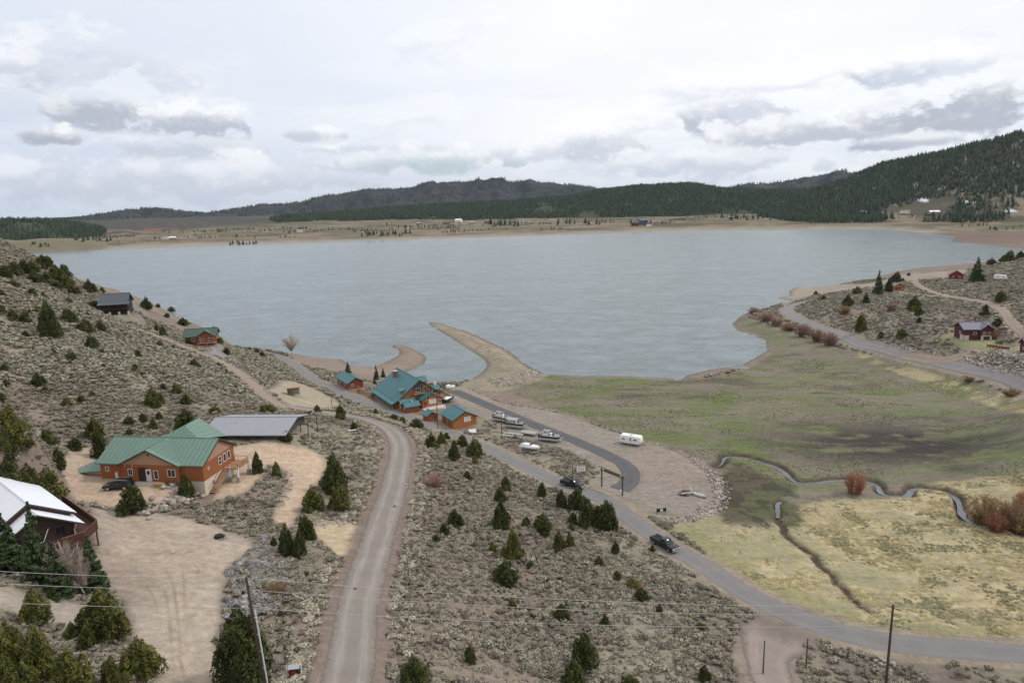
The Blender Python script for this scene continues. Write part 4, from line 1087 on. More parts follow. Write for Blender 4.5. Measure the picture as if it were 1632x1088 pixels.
SHRUB = {k: [bare_mesh(s, 90, 0.5, m, 22, 0.26, 0.009) for s in (61, 62)] for k, m in (('red', 'willow_red'), ('brown', 'willow_brown'), ('pink', 'willow_pink'))}
for (x, y, w_, h_, k, lab) in [
        (1362, 786, 40, 46, 'red', 'lone red twigged willow beside the winding creek'), (1575, 836, 78, 58, 'brown', 'big brown willow thicket nearest the creek at right'), (1620, 848, 80, 62, 'brown', 'dark brown willow thicket at the right picture edge'),
        (1588, 846, 40, 34, 'red', 'reddish willow in front of the brown thicket'), (1634, 812, 40, 40, 'red', 'red willow behind the thicket at the right edge'),
        (1200, 499, 22, 12, 'pink', 'low pinkish willow at the shore end of the row'), (1222, 512, 30, 18, 'pink', 'second pinkish willow from the shore'), (1238, 518, 26, 17, 'pink', 'third pinkish willow from the shore'),
        (1258, 527, 28, 15, 'brown', 'brownish low willow mid row beside the right road'), (1282, 536, 34, 24, 'pink', 'tall pinkish willow near the row middle'), (1304, 544, 30, 24, 'brown', 'brown willow second last in the row by the road'),
        (1322, 550, 32, 26, 'pink', 'last pinkish willow of the row beside the right road'), (692, 775, 40, 26, 'pink', 'purplish bare shrub on the sage slope under the junipers'), (1012, 936, 30, 14, 'brown', 'yellow brown shrub on the sage slope'),
        (1543, 607, 22, 10, 'brown', 'low brown shrub on the straw verge of the right road'), (1612, 630, 36, 14, 'brown', 'dark shrub on the verge at the right edge'), (1345, 500, 24, 16, 'brown', 'bare shrub on the left end of the right hill'), (1422, 496, 26, 16, 'pink', 'purplish bare shrub mid right hill'),
        (440, 946, 42, 24, 'brown', 'wide greenish brown shrub between yard and gravel road'), (1575, 540, 40, 22, 'brown', 'bare brush right of the dark red cabin')]:
    tree('willow_shrub', x, y, w_ * 0.95, h_ * 0.88, SHRUB[k][rnd.randrange(2)], None, lab, 'shrub', 'leafless willow shrubs', part='twigs')


def bare_tree(name, px, py, wpx, hpx, mat, bark, label, lean=0.0, seed=3, stems=34):
    p, k = place(px, py)
    o = empty(name, (p[0], p[1], p[2] - 0.1), 0, label, 'tree'); o.scale = (wpx * k, wpx * k, hpx * k)
    q = random.Random(seed); parts = [limb([(0, 0, 0), (lean * 0.4, 0, 0.35), (lean, 0.02, 0.8), (lean * 1.1, 0, 0.98)], [0.020, 0.016, 0.009, 0.003])]
    for i in range(9):
        a = q.uniform(0, 6.28); z = q.uniform(0.25, 0.7); f = z / 0.8
        r = q.uniform(0.2, 0.42)
        parts.append(limb([(lean * f, 0, z), (lean * f + r * 0.5 * math.cos(a), r * 0.5 * math.sin(a), z + 0.12), (lean * f + r * math.cos(a), r * math.sin(a), min(0.97, z + 0.30))], [0.007, 0.005, 0.002], 5))
    V, F = join(parts)
    mesh_obj('trunk', V, F, bark, o, True)
    c = bpy.data.objects.new('twigs', bare_mesh(seed, stems, 0.5, mat, 26, 0.06, 0.009, lean)); COL.objects.link(c); c.parent = o
    c.location = (0, 0, 0.22); c.scale = (1, 1, 0.78)


bare_tree('aspen_tree', 137, 950, 74, 100, 'twig_grey', 'aspen_bark', 'leafless pale barked aspen leaning beside the spruces', -0.36, 4, 60)
bare_tree('cottonwood_tree', 465, 566, 34, 36, 'twig_pale', 'aspen_bark', 'pale leafless cottonwood at the lake edge beside the road', 0.05, 8, 60)


# ------------------------------------------------------------------ ground cover (scattered by geometry nodes)
def proto(name, me):
    return bpy.data.objects.new(name, me)


def scatter(name, protos, P, scale, label, hscale=None, seed=0):
    """one uncountable mass: prototypes instanced on points"""
    colp = bpy.data.collections.new(name + '_plants')
    for i, me in enumerate(protos): colp.objects.link(bpy.data.objects.new('%s_plant' % name, me))
    q = np.random.default_rng(seed)
    me = bpy.data.meshes.new(name); me.vertices.add(len(P)); me.vertices.foreach_set('co', P.astype(np.float32).ravel()); me.update()
    sc = np.ones((len(P), 3), np.float32) * scale[:, None]
    if hscale is not None: sc[:, 2] *= hscale
    a = me.attributes.new('sc', 'FLOAT_VECTOR', 'POINT'); a.data.foreach_set('vector', sc.ravel())
    rot = np.zeros((len(P), 3), np.float32); rot[:, 2] = q.uniform(0, 6.283, len(P)); rot[:, :2] = q.normal(0, 0.06, (len(P), 2))
    a = me.attributes.new('rt', 'FLOAT_VECTOR', 'POINT'); a.data.foreach_set('vector', rot.ravel())
    a = me.attributes.new('pick', 'INT', 'POINT'); a.data.foreach_set('value', q.integers(0, len(protos), len(P)).astype(np.int32))
    o = bpy.data.objects.new(name, me); COL.objects.link(o); tag(o, label, kind='stuff')
    ng = bpy.data.node_groups.new(name + '_scatter', 'GeometryNodeTree')
    ng.interface.new_socket('Geometry', in_out='INPUT', socket_type='NodeSocketGeometry'); ng.interface.new_socket('Geometry', in_out='OUTPUT', socket_type='NodeSocketGeometry')
    N = ng.nodes; L = ng.links
    gi = N.new('NodeGroupInput'); go = N.new('NodeGroupOutput'); ip = N.new('GeometryNodeInstanceOnPoints'); ci = N.new('GeometryNodeCollectionInfo')
    ci.inputs['Collection'].default_value = colp; ci.inputs['Separate Children'].default_value = True; ci.inputs['Reset Children'].default_value = True
    m2p = N.new('GeometryNodeMeshToPoints')

    def att(nm, dt):
        n = N.new('GeometryNodeInputNamedAttribute'); n.data_type = dt; n.inputs['Name'].default_value = nm; return n.outputs['Attribute']
    L.new(gi.outputs[0], m2p.inputs[0]); L.new(m2p.outputs[0], ip.inputs['Points']); L.new(ci.outputs[0], ip.inputs['Instance'])
    ip.inputs['Pick Instance'].default_value = True
    L.new(att('pick', 'INT'), ip.inputs['Instance Index']); L.new(att('sc', 'FLOAT_VECTOR'), ip.inputs['Scale'])
    L.new(att('rt', 'FLOAT_VECTOR'), ip.inputs['Rotation'])
    L.new(ip.outputs[0], go.inputs[0])
    md = o.modifiers.new('scatter', 'NODES'); md.node_group = ng
    return o


def sage_mesh(seed, mat='sage_leaf', n=130, leaf=0.15):
    global nr_
    nr_ = np.random.default_rng(seed)
    k = nr_.integers(4, 7)
    P, U, T = [], [], []
    for i in range(k):
        a = nr_.uniform(0, 6.283); r = nr_.uniform(0.05, 0.30); c = np.array([r * math.cos(a), r * math.sin(a), nr_.uniform(0.18, 0.32)])
        d = nr_.normal(0, 1, (n // k, 3)); d[:, 2] = np.abs(d[:, 2]) * 1.1 - 0.25; d /= np.linalg.norm(d, axis=1)[:, None]
        rad = nr_.uniform(0.20, 0.30)
        p = c + d * rad * nr_.uniform(0.7, 1.05, (n // k, 1)); P.append(p); U.append(d + np.array([0, 0, 0.2])); T.append(0.25 + 0.55 * np.clip(p[:, 2] / 0.55, 0, 1) + nr_.normal(0, 0.13, n // k) + nr_.uniform(-0.12, 0.12))  # tone rises with height: lit tops and shaded, brownish insides put into the colour
    P = np.concatenate(P); P[:, 2] = np.maximum(P[:, 2], 0.02)
    V, F, t = leaves(P, leaf * nr_.uniform(0.6, 1.3, len(P)), np.concatenate(U), np.concatenate(T), 1.7)
    return veg_mesh('sage', V, F, t, mat)


def tuft_mesh(seed, mat='straw_leaf', n=26, flop=0.5):
    q = np.random.default_rng(seed)
    a = q.uniform(0, 6.283, n); L = q.uniform(0.6, 1.0, n); fl = q.uniform(0.1, flop * 2, n)
    r0 = q.uniform(0, 0.22, n)
    b = np.stack([r0 * np.cos(a), r0 * np.sin(a), np.zeros(n)], -1)
    tip = b + np.stack([np.cos(a) * fl * L, np.sin(a) * fl * L, L * (1 - 0.5 * np.clip(fl, 0, 1))], -1)
    sd = np.stack([-np.sin(a), np.cos(a), 0 * a], -1) * 0.06
    V = np.stack([b - sd, b + sd, tip], 1).reshape(-1, 3)
    T = np.repeat(q.uniform(0.1, 0.8, n), 3) + np.tile([0, 0, 0.2], n)
    return veg_mesh('tuft', V, np.arange(3 * n).reshape(n, 3), T, mat)


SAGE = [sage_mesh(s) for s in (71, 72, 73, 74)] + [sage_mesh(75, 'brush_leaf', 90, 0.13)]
SAGE_LO = [sage_mesh(s, 'sage_far', 56, 0.24) for s in (76, 77, 78)] + [sage_mesh(79, 'brush_leaf', 40, 0.2)]
PALE = [sage_mesh(s, 'sage_pale', 130, 0.13) for s in (81, 82)]
FROST = [sage_mesh(s, 'sage_frost', 120, 0.14) for s in (83, 84)]
TUSS = [sage_mesh(s, 'tussock_leaf', 50, 0.22) for s in (85, 86)]
STRAW = [tuft_mesh(s, flop=0.9) for s in (91, 92, 93)]
MEADOW = [tuft_mesh(s, 'meadow_leaf', 18, 0.7) for s in (94, 95)]


def free_of(X, Y, road_pad=0.0):
    ok = np.ones(len(X), bool)
    for line, hw in ((ROAD_MAIN, 4.0), (ROAD_GRAVEL, 4.2), (ROAD_UPPER, 3.0), (ROAD_DIRT, 4.4), (ROAD_RIGHT, 4.3), (TRACK_A, 2.5), (TRACK_B, 2.3), (TRACK_C, 2.3), (TRACK_D, 3.6), (LOT_STRIP, 3.5), (DRIVE_CABIN, 3.6), (STREAM_A, 2.2), (STREAM_B, 1.6)):
        ok &= pdist(line, X, Y, 9.0) > hw + road_pad
    for (bx, by, br) in CLEAR: ok &= np.hypot(X - bx, Y - by) > br
    for poly in CLEAR_POLY: ok &= sdist(poly, X, Y, 3.0) < 0.3
    return ok


def in_zone(k, X, Y, m=0.0): return sdist(clean_poly(ZONES[k]), X, Y, 10.0) > m

# ------------------------------------------------------------------ buildings: materials
def log_mat(name, col, course=0.24, dark=0.55, var=0.22):
    m, h = new_mat(name)
    tcn = h.n('ShaderNodeTexCoord').outputs['Object']
    s = h.n('ShaderNodeSeparateXYZ', {0: tcn})
    f = h.math('FRACT', h.math('DIVIDE', s.outputs[2], course))
    rnd_ = h.math('ABSOLUTE', h.math('SUBTRACT', f, 0.5))
    joint = h.mapr(rnd_, 0.40, 0.5)
    v = h.n('ShaderNodeMapping', {0: tcn, 3: (0.6, 0.6, 5.0)}).outputs[0]
    n = h.noise(v, 2.0, 5, 0.65); n2 = h.noise(tcn, 0.35, 3)
    k = h.math('ADD', 1 - var, h.math('MULTIPLY', h.math('ADD', n, h.math('MULTIPLY', n2, 0.6)), var * 1.25))
    c = h.n('ShaderNodeVectorMath', {0: h.mix(joint, col, tuple(x * dark for x in col)), 'Scale': k}, operation='SCALE').outputs[0]
    finish(h, c, 0.65, h.math('SUBTRACT', 1.0, h.math('MULTIPLY', rnd_, rnd_)), 0.6, 0.06, spec=0.3)


def roof_mat(name, col, seam=0.45, rough=0.48, var=0.22, axis=0, spec=0.5):
    m, h = new_mat(name)
    tcn = h.n('ShaderNodeTexCoord').outputs['Object']
    s = h.n('ShaderNodeSeparateXYZ', {0: tcn})
    f = h.math('ABSOLUTE', h.math('SUBTRACT', h.math('FRACT', h.math('DIVIDE', s.outputs[axis], seam)), 0.5))
    rib = h.mapr(f, 0.40, 0.47)
    n = h.noise(tcn, 0.5, 5, 0.6); n2 = h.noise(h.n('ShaderNodeMapping', {0: tcn, 3: (1, 0.15, 0.15)}).outputs[0], 3, 4)
    k = h.math('ADD', 1 - var, h.math('MULTIPLY', h.math('ADD', n, n2), var))
    k = h.math('MULTIPLY', k, h.math('SUBTRACT', 1.0, h.math('MULTIPLY', rib, 0.22)))
    rgb = h.n('ShaderNodeRGB'); rgb.outputs[0].default_value = (*col, 1)
    c = h.n('ShaderNodeVectorMath', {0: rgb.outputs[0], 'Scale': k}, operation='SCALE').outputs[0]
    finish(h, c, rough, rib, 0.5, 0.04, spec=spec)


log_mat('wood_orange', (0.315, 0.112, 0.044)); log_mat('wood_lodge', (0.385, 0.142, 0.050)); log_mat('wood_cabin', (0.24, 0.080, 0.042)); log_mat('wood_dark', (0.055, 0.032, 0.026), 0.2)
log_mat('wood_black', (0.030, 0.028, 0.030), 0.2); log_mat('wood_red', (0.21, 0.030, 0.026), 0.2); log_mat('wood_maroon', (0.095, 0.030, 0.027), 0.2); log_mat('wood_tan', (0.40, 0.245, 0.17), 0.3, 0.85); log_mat('wood_grey', (0.085, 0.085, 0.09), 0.25)
log_mat('wood_amber', (0.42, 0.17, 0.06), 0.25)
roof_mat('roof_green', (0.135, 0.218, 0.170), 0.9); roof_mat('roof_blue', (0.042, 0.148, 0.160)); roof_mat('roof_white', (0.80, 0.82, 0.86), 0.6, 0.5, 0.06); roof_mat('roof_grey', (0.30, 0.30, 0.325), 0.5, 0.55); roof_mat('roof_dark', (0.075, 0.085, 0.10), 0.4, 0.6)
roof_mat('roof_seam_green', (0.060, 0.118, 0.088)); roof_mat('roof_forest', (0.046, 0.088, 0.062)); roof_mat('roof_slate', (0.165, 0.16, 0.205), 0.5, 0.6); roof_mat('roof_red', (0.20, 0.06, 0.055)); roof_mat('roof_brown', (0.16, 0.11, 0.085))
simple('trim_dark', (0.07, 0.045, 0.035), 0.6); simple('trim_white', (0.72, 0.71, 0.68), 0.5, 0.08); simple('stucco', (0.56, 0.50, 0.40), 0.9, 0.1); simple('concrete', (0.50, 0.47, 0.42), 0.9, 0.12)
simple('brick', (0.24, 0.085, 0.06), 0.9, 0.25, 5); simple('steel', (0.45, 0.46, 0.47), 0.35, 0.1, metallic=0.8); simple('pole_wood', (0.085, 0.062, 0.048), 0.9, 0.3, 3, stretch=(1, 1, 0.15)); simple('timber', (0.17, 0.10, 0.065), 0.85, 0.3, 3)
simple('wood_grey_tan', (0.27, 0.21, 0.155), 0.85, 0.25); simple('deck_wood', (0.36, 0.20, 0.115), 0.8, 0.2, 3); simple('rail_brown', (0.085, 0.034, 0.026), 0.7, 0.2); simple('sign_white', (0.80, 0.79, 0.77), 0.5, 0.06); simple('sign_ink', (0.10, 0.10, 0.11), 0.6); simple('post_green', (0.22, 0.30, 0.22), 0.7); simple('yellow_bin', (0.36, 0.24, 0.07), 0.7)
simple('wire', (0.42, 0.40, 0.38), 0.5, 0.05); simple('conduit', (0.62, 0.62, 0.62), 0.45, 0.1); simple('rubber', (0.018, 0.018, 0.018), 0.8); simple('paint_black', (0.012, 0.013, 0.015), 0.22, 0.05, spec=0.6); simple('paint_white', (0.78, 0.78, 0.76), 0.35, 0.06, spec=0.5)
simple('chrome', (0.62, 0.63, 0.65), 0.25, 0.05, metallic=0.9); simple('lamp_lens', (0.7, 0.7, 0.72), 0.15); simple('tail_red', (0.30, 0.02, 0.02), 0.3); simple('canvas_grey', (0.36, 0.35, 0.33), 0.85); simple('alu', (0.60, 0.61, 0.62), 0.35, 0.1, metallic=0.6); simple('boat_maroon', (0.13, 0.045, 0.05), 0.4); simple('boat_black', (0.03, 0.03, 0.035), 0.35)
simple('ash', (0.025, 0.022, 0.02), 0.95); simple('rust', (0.16, 0.05, 0.035), 0.8); simple('vinyl', (0.52, 0.50, 0.46), 0.6); simple('canvas_navy', (0.05, 0.06, 0.09), 0.8); simple('red_cloth', (0.35, 0.03, 0.05), 0.7); simple('door_white', (0.62, 0.62, 0.63), 0.5)
m_, h_ = new_mat('glass'); finish(h_, (0.018, 0.022, 0.026), 0.08, spec=0.6)
m_, h_ = new_mat('rock')
_v = h_.n('ShaderNodeTexCoord').outputs['Object']; _r = h_.n('ShaderNodeObjectInfo').outputs['Random']
_k = h_.math('MULTIPLY', h_.math('ADD', 0.5, h_.noise(_v, 2.5, 5, 0.65)), h_.math('ADD', 0.45, h_.math('MULTIPLY', _r, 1.0)))
_c = h_.n('ShaderNodeVectorMath', {0: h_.mix(_r, (0.30, 0.245, 0.215), (0.36, 0.32, 0.28)), 'Scale': _k}, operation='SCALE').outputs[0]
finish(h_, _c, 0.9, h_.noise(_v, 6, 4), 0.5, 0.05, spec=0.2)
m_, h_ = new_mat('rock_pale'); _v = h_.n('ShaderNodeTexCoord').outputs['Object']
finish(h_, h_.ramp(h_.noise(_v, 3, 5), [(0.3, (0.26, 0.215, 0.185)), (0.7, (0.46, 0.415, 0.37))]), 0.9, h_.noise(_v, 6, 4), 0.4, 0.04, spec=0.2)


class MB:
    def __init__(s): s.v = []; s.f = []

    def box(s, a, b):
        (x0, y0, z0), (x1, y1, z1) = a, b
        x0, x1 = min(x0, x1), max(x0, x1); y0, y1 = min(y0, y1), max(y0, y1); z0, z1 = min(z0, z1), max(z0, z1)
        return s.hexa([(x0, y0, z0), (x1, y0, z0), (x1, y1, z0), (x0, y1, z0), (x0, y0, z1), (x1, y0, z1), (x1, y1, z1), (x0, y1, z1)])

    def hexa(s, p):
        o = len(s.v); s.v += [tuple(q) for q in p]
        s.f += [tuple(o + i for i in q) for q in ((0, 3, 2, 1), (4, 5, 6, 7), (0, 1, 5, 4), (1, 2, 6, 5), (2, 3, 7, 6), (3, 0, 4, 7))]
        return s

    def slab(s, quad, t):
        """quad lifted into a slab of thickness t below it (z)"""
        q = [Vector(p) for p in quad]; lo = [p - Vector((0, 0, t)) for p in q]
        return s.hexa(lo + q)

    def tube(s, pts, r, sides=8):
        r = r if isinstance(r, (list, tuple)) else [r] * len(pts)
        v, f = limb(pts, r, sides); o = len(s.v); s.v += [tuple(p) for p in v]; s.f += [tuple(i + o for i in q) for q in f]
        return s

    def prism(s, prof, axis, a, b):
        """closed profile extruded along axis: prof in the other two coords"""
        n = len(prof); o = len(s.v)
        for c in (a, b):
            for (p, q) in prof: s.v.append({'x': (c, p, q), 'y': (p, c, q), 'z': (p, q, c)}[axis])
        s.f.append(tuple(o + i for i in range(n))[::-1]); s.f.append(tuple(o + n + i for i in range(n)))
        s.f += [(o + i, o + (i + 1) % n, o + n + (i + 1) % n, o + n + i) for i in range(n)]
        return s

    def build(s, name, mat, parent=None, sm=False):
        o = mesh_obj(name, s.v, s.f, mat, parent, sm)
        bm = bmesh.new(); bm.from_mesh(o.data); bmesh.ops.recalc_face_normals(bm, faces=bm.faces); bm.to_mesh(o.data); bm.free()
        return o


def wallbox(face, c, u, z, n0, n1, w, h):
    """box on a wall: face '+x' etc. at coordinate c; u along the wall, n outward"""
    sg = 1 if face[0] == '+' else -1
    if face[1] == 'x': return ((c + sg * n0, u - w / 2, z - h / 2), (c + sg * n1, u + w / 2, z + h / 2))
    return ((u - w / 2, c + sg * n0, z - h / 2), (u + w / 2, c + sg * n1, z + h / 2))


def window(root, face, c, u, z, w, h, frame='trim_white', mull=1, name='window'):
    b = MB(); t = 0.09
    for du, dz, ww, hh in ((0, h / 2 - t / 2, w, t), (0, -h / 2 + t / 2, w, t), (w / 2 - t / 2, 0, t, h - 2 * t), (-w / 2 + t / 2, 0, t, h - 2 * t)):
        b.box(*wallbox(face, c, u + du, z + dz, -0.02, 0.07, ww, hh))
    for i in range(mull):
        b.box(*wallbox(face, c, u - w / 2 + w * (i + 1) / (mull + 1), z, -0.02, 0.055, 0.06, h - 2 * t))
    o = b.build(name, frame, root)
    MB().box(*wallbox(face, c, u, z, -0.02, 0.03, w - 2 * t + 0.02, h - 2 * t + 0.02)).build('pane', 'glass', o)
    return o


def door(root, face, c, u, z0, w, h, mat='door_white'):
    o = MB().box(*wallbox(face, c, u, z0 + h / 2, -0.02, 0.06, w, h)).build('door', mat, root)
    MB().box(*wallbox(face, c, u, z0 + h * 0.72, 0.05, 0.075, w * 0.5, h * 0.3)).build('pane', 'glass', o)
    MB().box(*wallbox(face, c, u + w * 0.38, z0 + h * 0.46, 0.05, 0.12, 0.06, 0.12)).build('handle', 'chrome', o)
    return o


def gable(root, L, W, h, rise, wall, roof, x0=0.0, y0=0.0, z0=0.0, oh=0.6, ogh=0.5, t=0.2, axis='x', base=None, trim='trim_dark', tops=None):
    """gabled block: walls with gable ends, two roof slopes with eaves, ridge cap, barge boards"""
    def T(p): return (x0 + p[0], y0 + p[1], z0 + p[2]) if axis == 'x' else (x0 - p[1], y0 + p[0], z0 + p[2])
    b = MB(); prof = [(-W / 2, 0), (W / 2, 0), (W / 2, h), (0, h + rise), (-W / 2, h)]
    b.prism(prof, 'x', -L / 2, L / 2); b.v = [T(p) for p in b.v]; wo = b.build('wall', wall, root)
    sl = rise / (W / 2)
    ro = []
    r = MB()
    for sg in (-1, 1):
        q = [(-L / 2 - ogh, sg * (W / 2 + oh), h - oh * sl + t + 0.03), (L / 2 + ogh, sg * (W / 2 + oh), h - oh * sl + t + 0.03), (L / 2 + ogh, 0, h + rise + t + 0.03), (-L / 2 - ogh, 0, h + rise + t + 0.03)]
        r.slab([T(p) for p in q], t)
    rf = r.build('roof', roof, root)
    c = MB(); c.tube([T((-L / 2 - ogh, 0, h + rise + t + 0.05)), T((L / 2 + ogh, 0, h + rise + t + 0.05))], 0.11, 6); c.build('ridge_cap', roof, rf)
    for sx in (-1, 1):
        e = MB()
        for sg in (-1, 1):
            xx = sx * (L / 2 + ogh + 0.025)
            q = [(xx - 0.04, sg * (W / 2 + oh), h - oh * sl + t - 0.02), (xx + 0.02, sg * (W / 2 + oh), h - oh * sl + t - 0.02), (xx + 0.02, 0, h + rise + t - 0.02), (xx - 0.04, 0, h + rise + t - 0.02)]
            e.slab([T(p) for p in q], 0.24)
        e.build('barge_board', trim, rf)
    if base: MB().box(T((-L / 2 + 0.05, -W / 2 + 0.05, -base[0])), T((L / 2 - 0.05, W / 2 - 0.05, -0.02))).build('foundation', base[1], root)
    return wo, rf


def railing(root, pts, z, hgt=1.0, mat='rail_brown', name='railing', step=1.5, bal=True):
    b = MB()
    for (a, c) in zip(pts[:-1], pts[1:]):
        a = Vector((*a, z)); c = Vector((*c, z)); n = max(1, int((c - a).length / step))
        for zz in (hgt, hgt * 0.15): b.tube([a + Vector((0, 0, zz)), c + Vector((0, 0, zz))], 0.05, 5)
        for i in range(n + 1):
            p = a + (c - a) * i / n; b.box((p.x - 0.05, p.y - 0.05, z), (p.x + 0.05, p.y + 0.05, z + hgt))
        if bal:
            k = max(2, int((c - a).length / 0.28))
            for i in range(1, k):
                p = a + (c - a) * i / k; b.box((p.x - 0.018, p.y - 0.018, z + hgt * 0.15), (p.x + 0.018, p.y + 0.018, z + hgt))
    return b.build(name, mat, root)


def post(root, x, y, z0, z1, w=0.2, mat='timber', name='post'):
    return MB().box((x - w / 2, y - w / 2, z0), (x + w / 2, y + w / 2, z1)).build(name, mat, root)


# ---- house with the green metal roof
def green_house():
    r = empty('green_roof_house', (-66.6, 124.7, 21.6), R(-7.8), 'big orange wood house with green metal roof behind the gravel forecourt', 'house')
    L, W, h, rise = 20.6, 10.6, 3.3, 2.9
    wo, rf = gable(r, L, W, h, rise, 'wood_orange', 'roof_green', oh=0.55, ogh=0.5, base=(3.2, 'stucco'))
    for s in (-1, 1):                                                # tan upper gable panels, a board proud of the wall
        b = MB(); b.prism([(-W / 2 + 0.05, h - 0.1), (W / 2 - 0.05, h - 0.1), (0, h + rise - 0.15)], 'x', s * (L / 2 + 0.003), s * (L / 2 + 0.06)); b.build('gable_panel', 'wood_tan', r)
    # cross gable over the entrance
    cx, hw, cr = 0.3, 6.0, 2.75
    MB().box((cx - hw + 0.35, -W / 2 - 0.72, -0.02), (cx + hw - 0.35, -W / 2 + 0.1, h)).build('entrance_wall', 'wood_orange', r)
    g = MB(); g.prism([(cx - hw + 0.3, h - 0.05), (cx + hw - 0.3, h - 0.05), (cx, h + cr - 0.1)], 'y', -W / 2 - 0.78, -W / 2 + 0.3); g.build('gable_panel', 'wood_tan', r)
    rg = MB(); sl = cr / hw
    for s in (-1, 1):
        y0, y1 = -W / 2 - 1.3, 0.0; t = 0.2
        ex = cx + s * (hw + 0.1); ze = h - 0.1 * sl + t - 0.15; zr = h + cr + t + 0.02
        yb = -W / 2 - 0.55 + 0.02
        rg.slab([(ex, y0, ze), (cx, y0, zr), (cx, -0.25, zr), (ex, yb, ze)], t)
    rgo = rg.build('entrance_roof', 'roof_green', r)
    e = MB()
    for s in (-1, 1):
        ex = cx + s * (hw + 0.1)
        e.slab([(ex, -W / 2 - 1.36, h + 0.03), (cx, -W / 2 - 1.36, h + cr + 0.2), (cx, -W / 2 - 1.30, h + cr + 0.2), (ex, -W / 2 - 1.30, h + 0.03)], 0.24)
    e.build('barge_board', 'trim_dark', rgo)
    # taller hip behind the ridge
    b = MB(); zb = h + rise - 0.9; zt = h + rise + 1.95
    b.v = [(-1.3, 0.1, zb + 0.95), (6.5, 0.1, zb + 0.95), (7.6, 8.0, zb - 1.2), (-2.4, 8.0, zb - 1.2), (2.6, 2.3, zt), (2.6, 7.0, zt)]
    b.f = [(0, 1, 4), (1, 2, 5, 4), (2, 3, 5), (3, 0, 4, 5), (3, 2, 1, 0)]; b.build('hip_roof', 'roof_green', r)
    # low lean-to roof at the left end
    b = MB(); b.slab([(-L / 2 - 8.4, -3.8, 0.12), (-L / 2 + 0.0, -3.9, 1.0), (-L / 2 + 0.0, 1.5, 2.9), (-L / 2 - 4.6, 1.5, 1.7)], 0.2); lt = b.build('lean_to_roof', 'roof_green', r)
    MB().prism([(-L / 2 - 5.4, -0.25), (-L / 2 - 0.02, -0.25), (-L / 2 - 0.02, 0.8), (-L / 2 - 5.0, 0.1)], 'y', -3.2, -3.0).build('lean_to_wall', 'stucco', r)
    # standing seams, one by one
    n = 23
    for i in range(n + 1):
        x = -L / 2 - 0.45 + (L + 0.9) * i / n
        slp = rise / (W / 2)
        for s in (-1, 1):
            yo = s * (W / 2 + 0.55); ylo = yo; zlo = h - 0.55 * slp + 0.245; zhi = h + rise + 0.245
            if s == -1 and abs(x - cx) < hw + 0.05:
                f = 1 - abs(x - cx) / (hw + 0.1); ylo = yo + f * (W / 2 + 0.3); zlo = zlo + (ylo - yo) * slp
                if f > 0.93: continue
            MB().slab([(x - 0.025, ylo, zlo), (x + 0.025, ylo, zlo), (x + 0.025, 0, zhi), (x - 0.025, 0, zhi)], 0.05).build('roof_seam', 'roof_seam_green', rf)
    for i in range(1, 12):
        y = -W / 2 - 0.6 + i * 0.48
        for s in (-1, 1):
            xo = cx + s * (hw + 0.1); zl = h - 0.1 * sl + 0.05; f = max(0.0, (y - (-W / 2 - 0.55)) / (W / 2 + 0.3)); xl = xo - s * f * (hw + 0.1); zl2 = zl + f * (h + cr + 0.22 - zl)
            if f > 0.9: continue
            MB().slab([(xl, y - 0.025, zl2 + 0.035), (xl, y + 0.025, zl2 + 0.035), (cx, y + 0.025, h + cr + 0.255), (cx, y - 0.025, h + cr + 0.255)], 0.05).build('roof_seam', 'roof_seam_green', rgo)
    f = '-y'; c = -W / 2
    window(r, f, c, -8.9, 1.95, 0.75, 0.95); c2 = c - 0.72; window(r, f, c2, -3.7, 1.75, 0.95, 1.35); window(r, f, c2, 4.5, 1.75, 1.6, 1.5, mull=1); window(r, f, c2, 1.4, 1.35, 0.85, 1.7, mull=0)
    MB().box(*wallbox(f, c2, -1.15, 1.35, -0.01, 0.03, 2.0, 2.7)).build('porch_shade_panel', 'wood_dark', r)  # flat dark panel: the shade of the recessed porch put into colour
    door(r, f, c2 - 0.03, -0.05, 0.05, 1.05, 2.35)
    MB().box((-2.6, -W / 2 - 2.3, -0.25), (2.2, -W / 2 - 0.6, -0.03)).build('porch_slab', 'concrete', r)
    MB().box(*wallbox(f, c, -7.0, 0.75, 0.0, 0.3, 0.45, 1.2)).build('meter_box', 'trim_white', r)
    for x in (-4.5, -3.1): MB().box(*wallbox(f, c2, x, 2.95, 0.06, 0.22, 0.16, 0.14)).build('lamp', 'trim_white', r)
    MB().box(*wallbox('-y', c - 0.78, 0.3, h + 1.9, 0.0, 0.05, 0.35, 0.45)).build('vent', 'trim_dark', r)
    window(r, '-y', c + 0.05, 5.6, -0.75, 1.4, 0.7)
    f = '+x'; c = L / 2
    for y in (0.3, 1.9, 3.4): window(r, f, c, y, 1.9, 0.95, 1.6, mull=0)
    MB().box(*wallbox(f, c, 0.3, 1.9, 0.03, 0.06, 0.9, 0.08)).build('sash', 'trim_white', r)
    window(r, f, c, -3.6, 1.9, 0.5, 0.5, mull=0); window(r, f, c - 0.05, -2.4, -1.3, 0.9, 1.1)
    door(r, f, c - 0.05, 2.6, -2.6, 1.0, 2.1, 'trim_white')
    # deck, stair, posts
    MB().box((L / 2 + 0.02, 0.9, -0.12), (L / 2 + 3.1, 5.2, 0.04)).build('deck', 'deck_wood', r)
    railing(r, [(L / 2 + 0.1, 5.15), (L / 2 + 3.05, 5.15), (L / 2 + 3.05, 0.95), (L / 2 + 1.2, 0.95)], 0.04, 1.0, 'deck_wood')
    for (x, y) in ((L / 2 + 1.35, 1.05), (L / 2 + 2.95, 1.05), (L / 2 + 2.95, 5.05)):
        p = post(r, x, y, -2.9, 1.0 if y > 2 else 0.3, 0.3, 'trim_white'); MB().box((x - 0.28, y - 0.28, -2.9), (x + 0.28, y + 0.28, -1.7)).build('stone_base', 'brick' if False else 'rock', p)
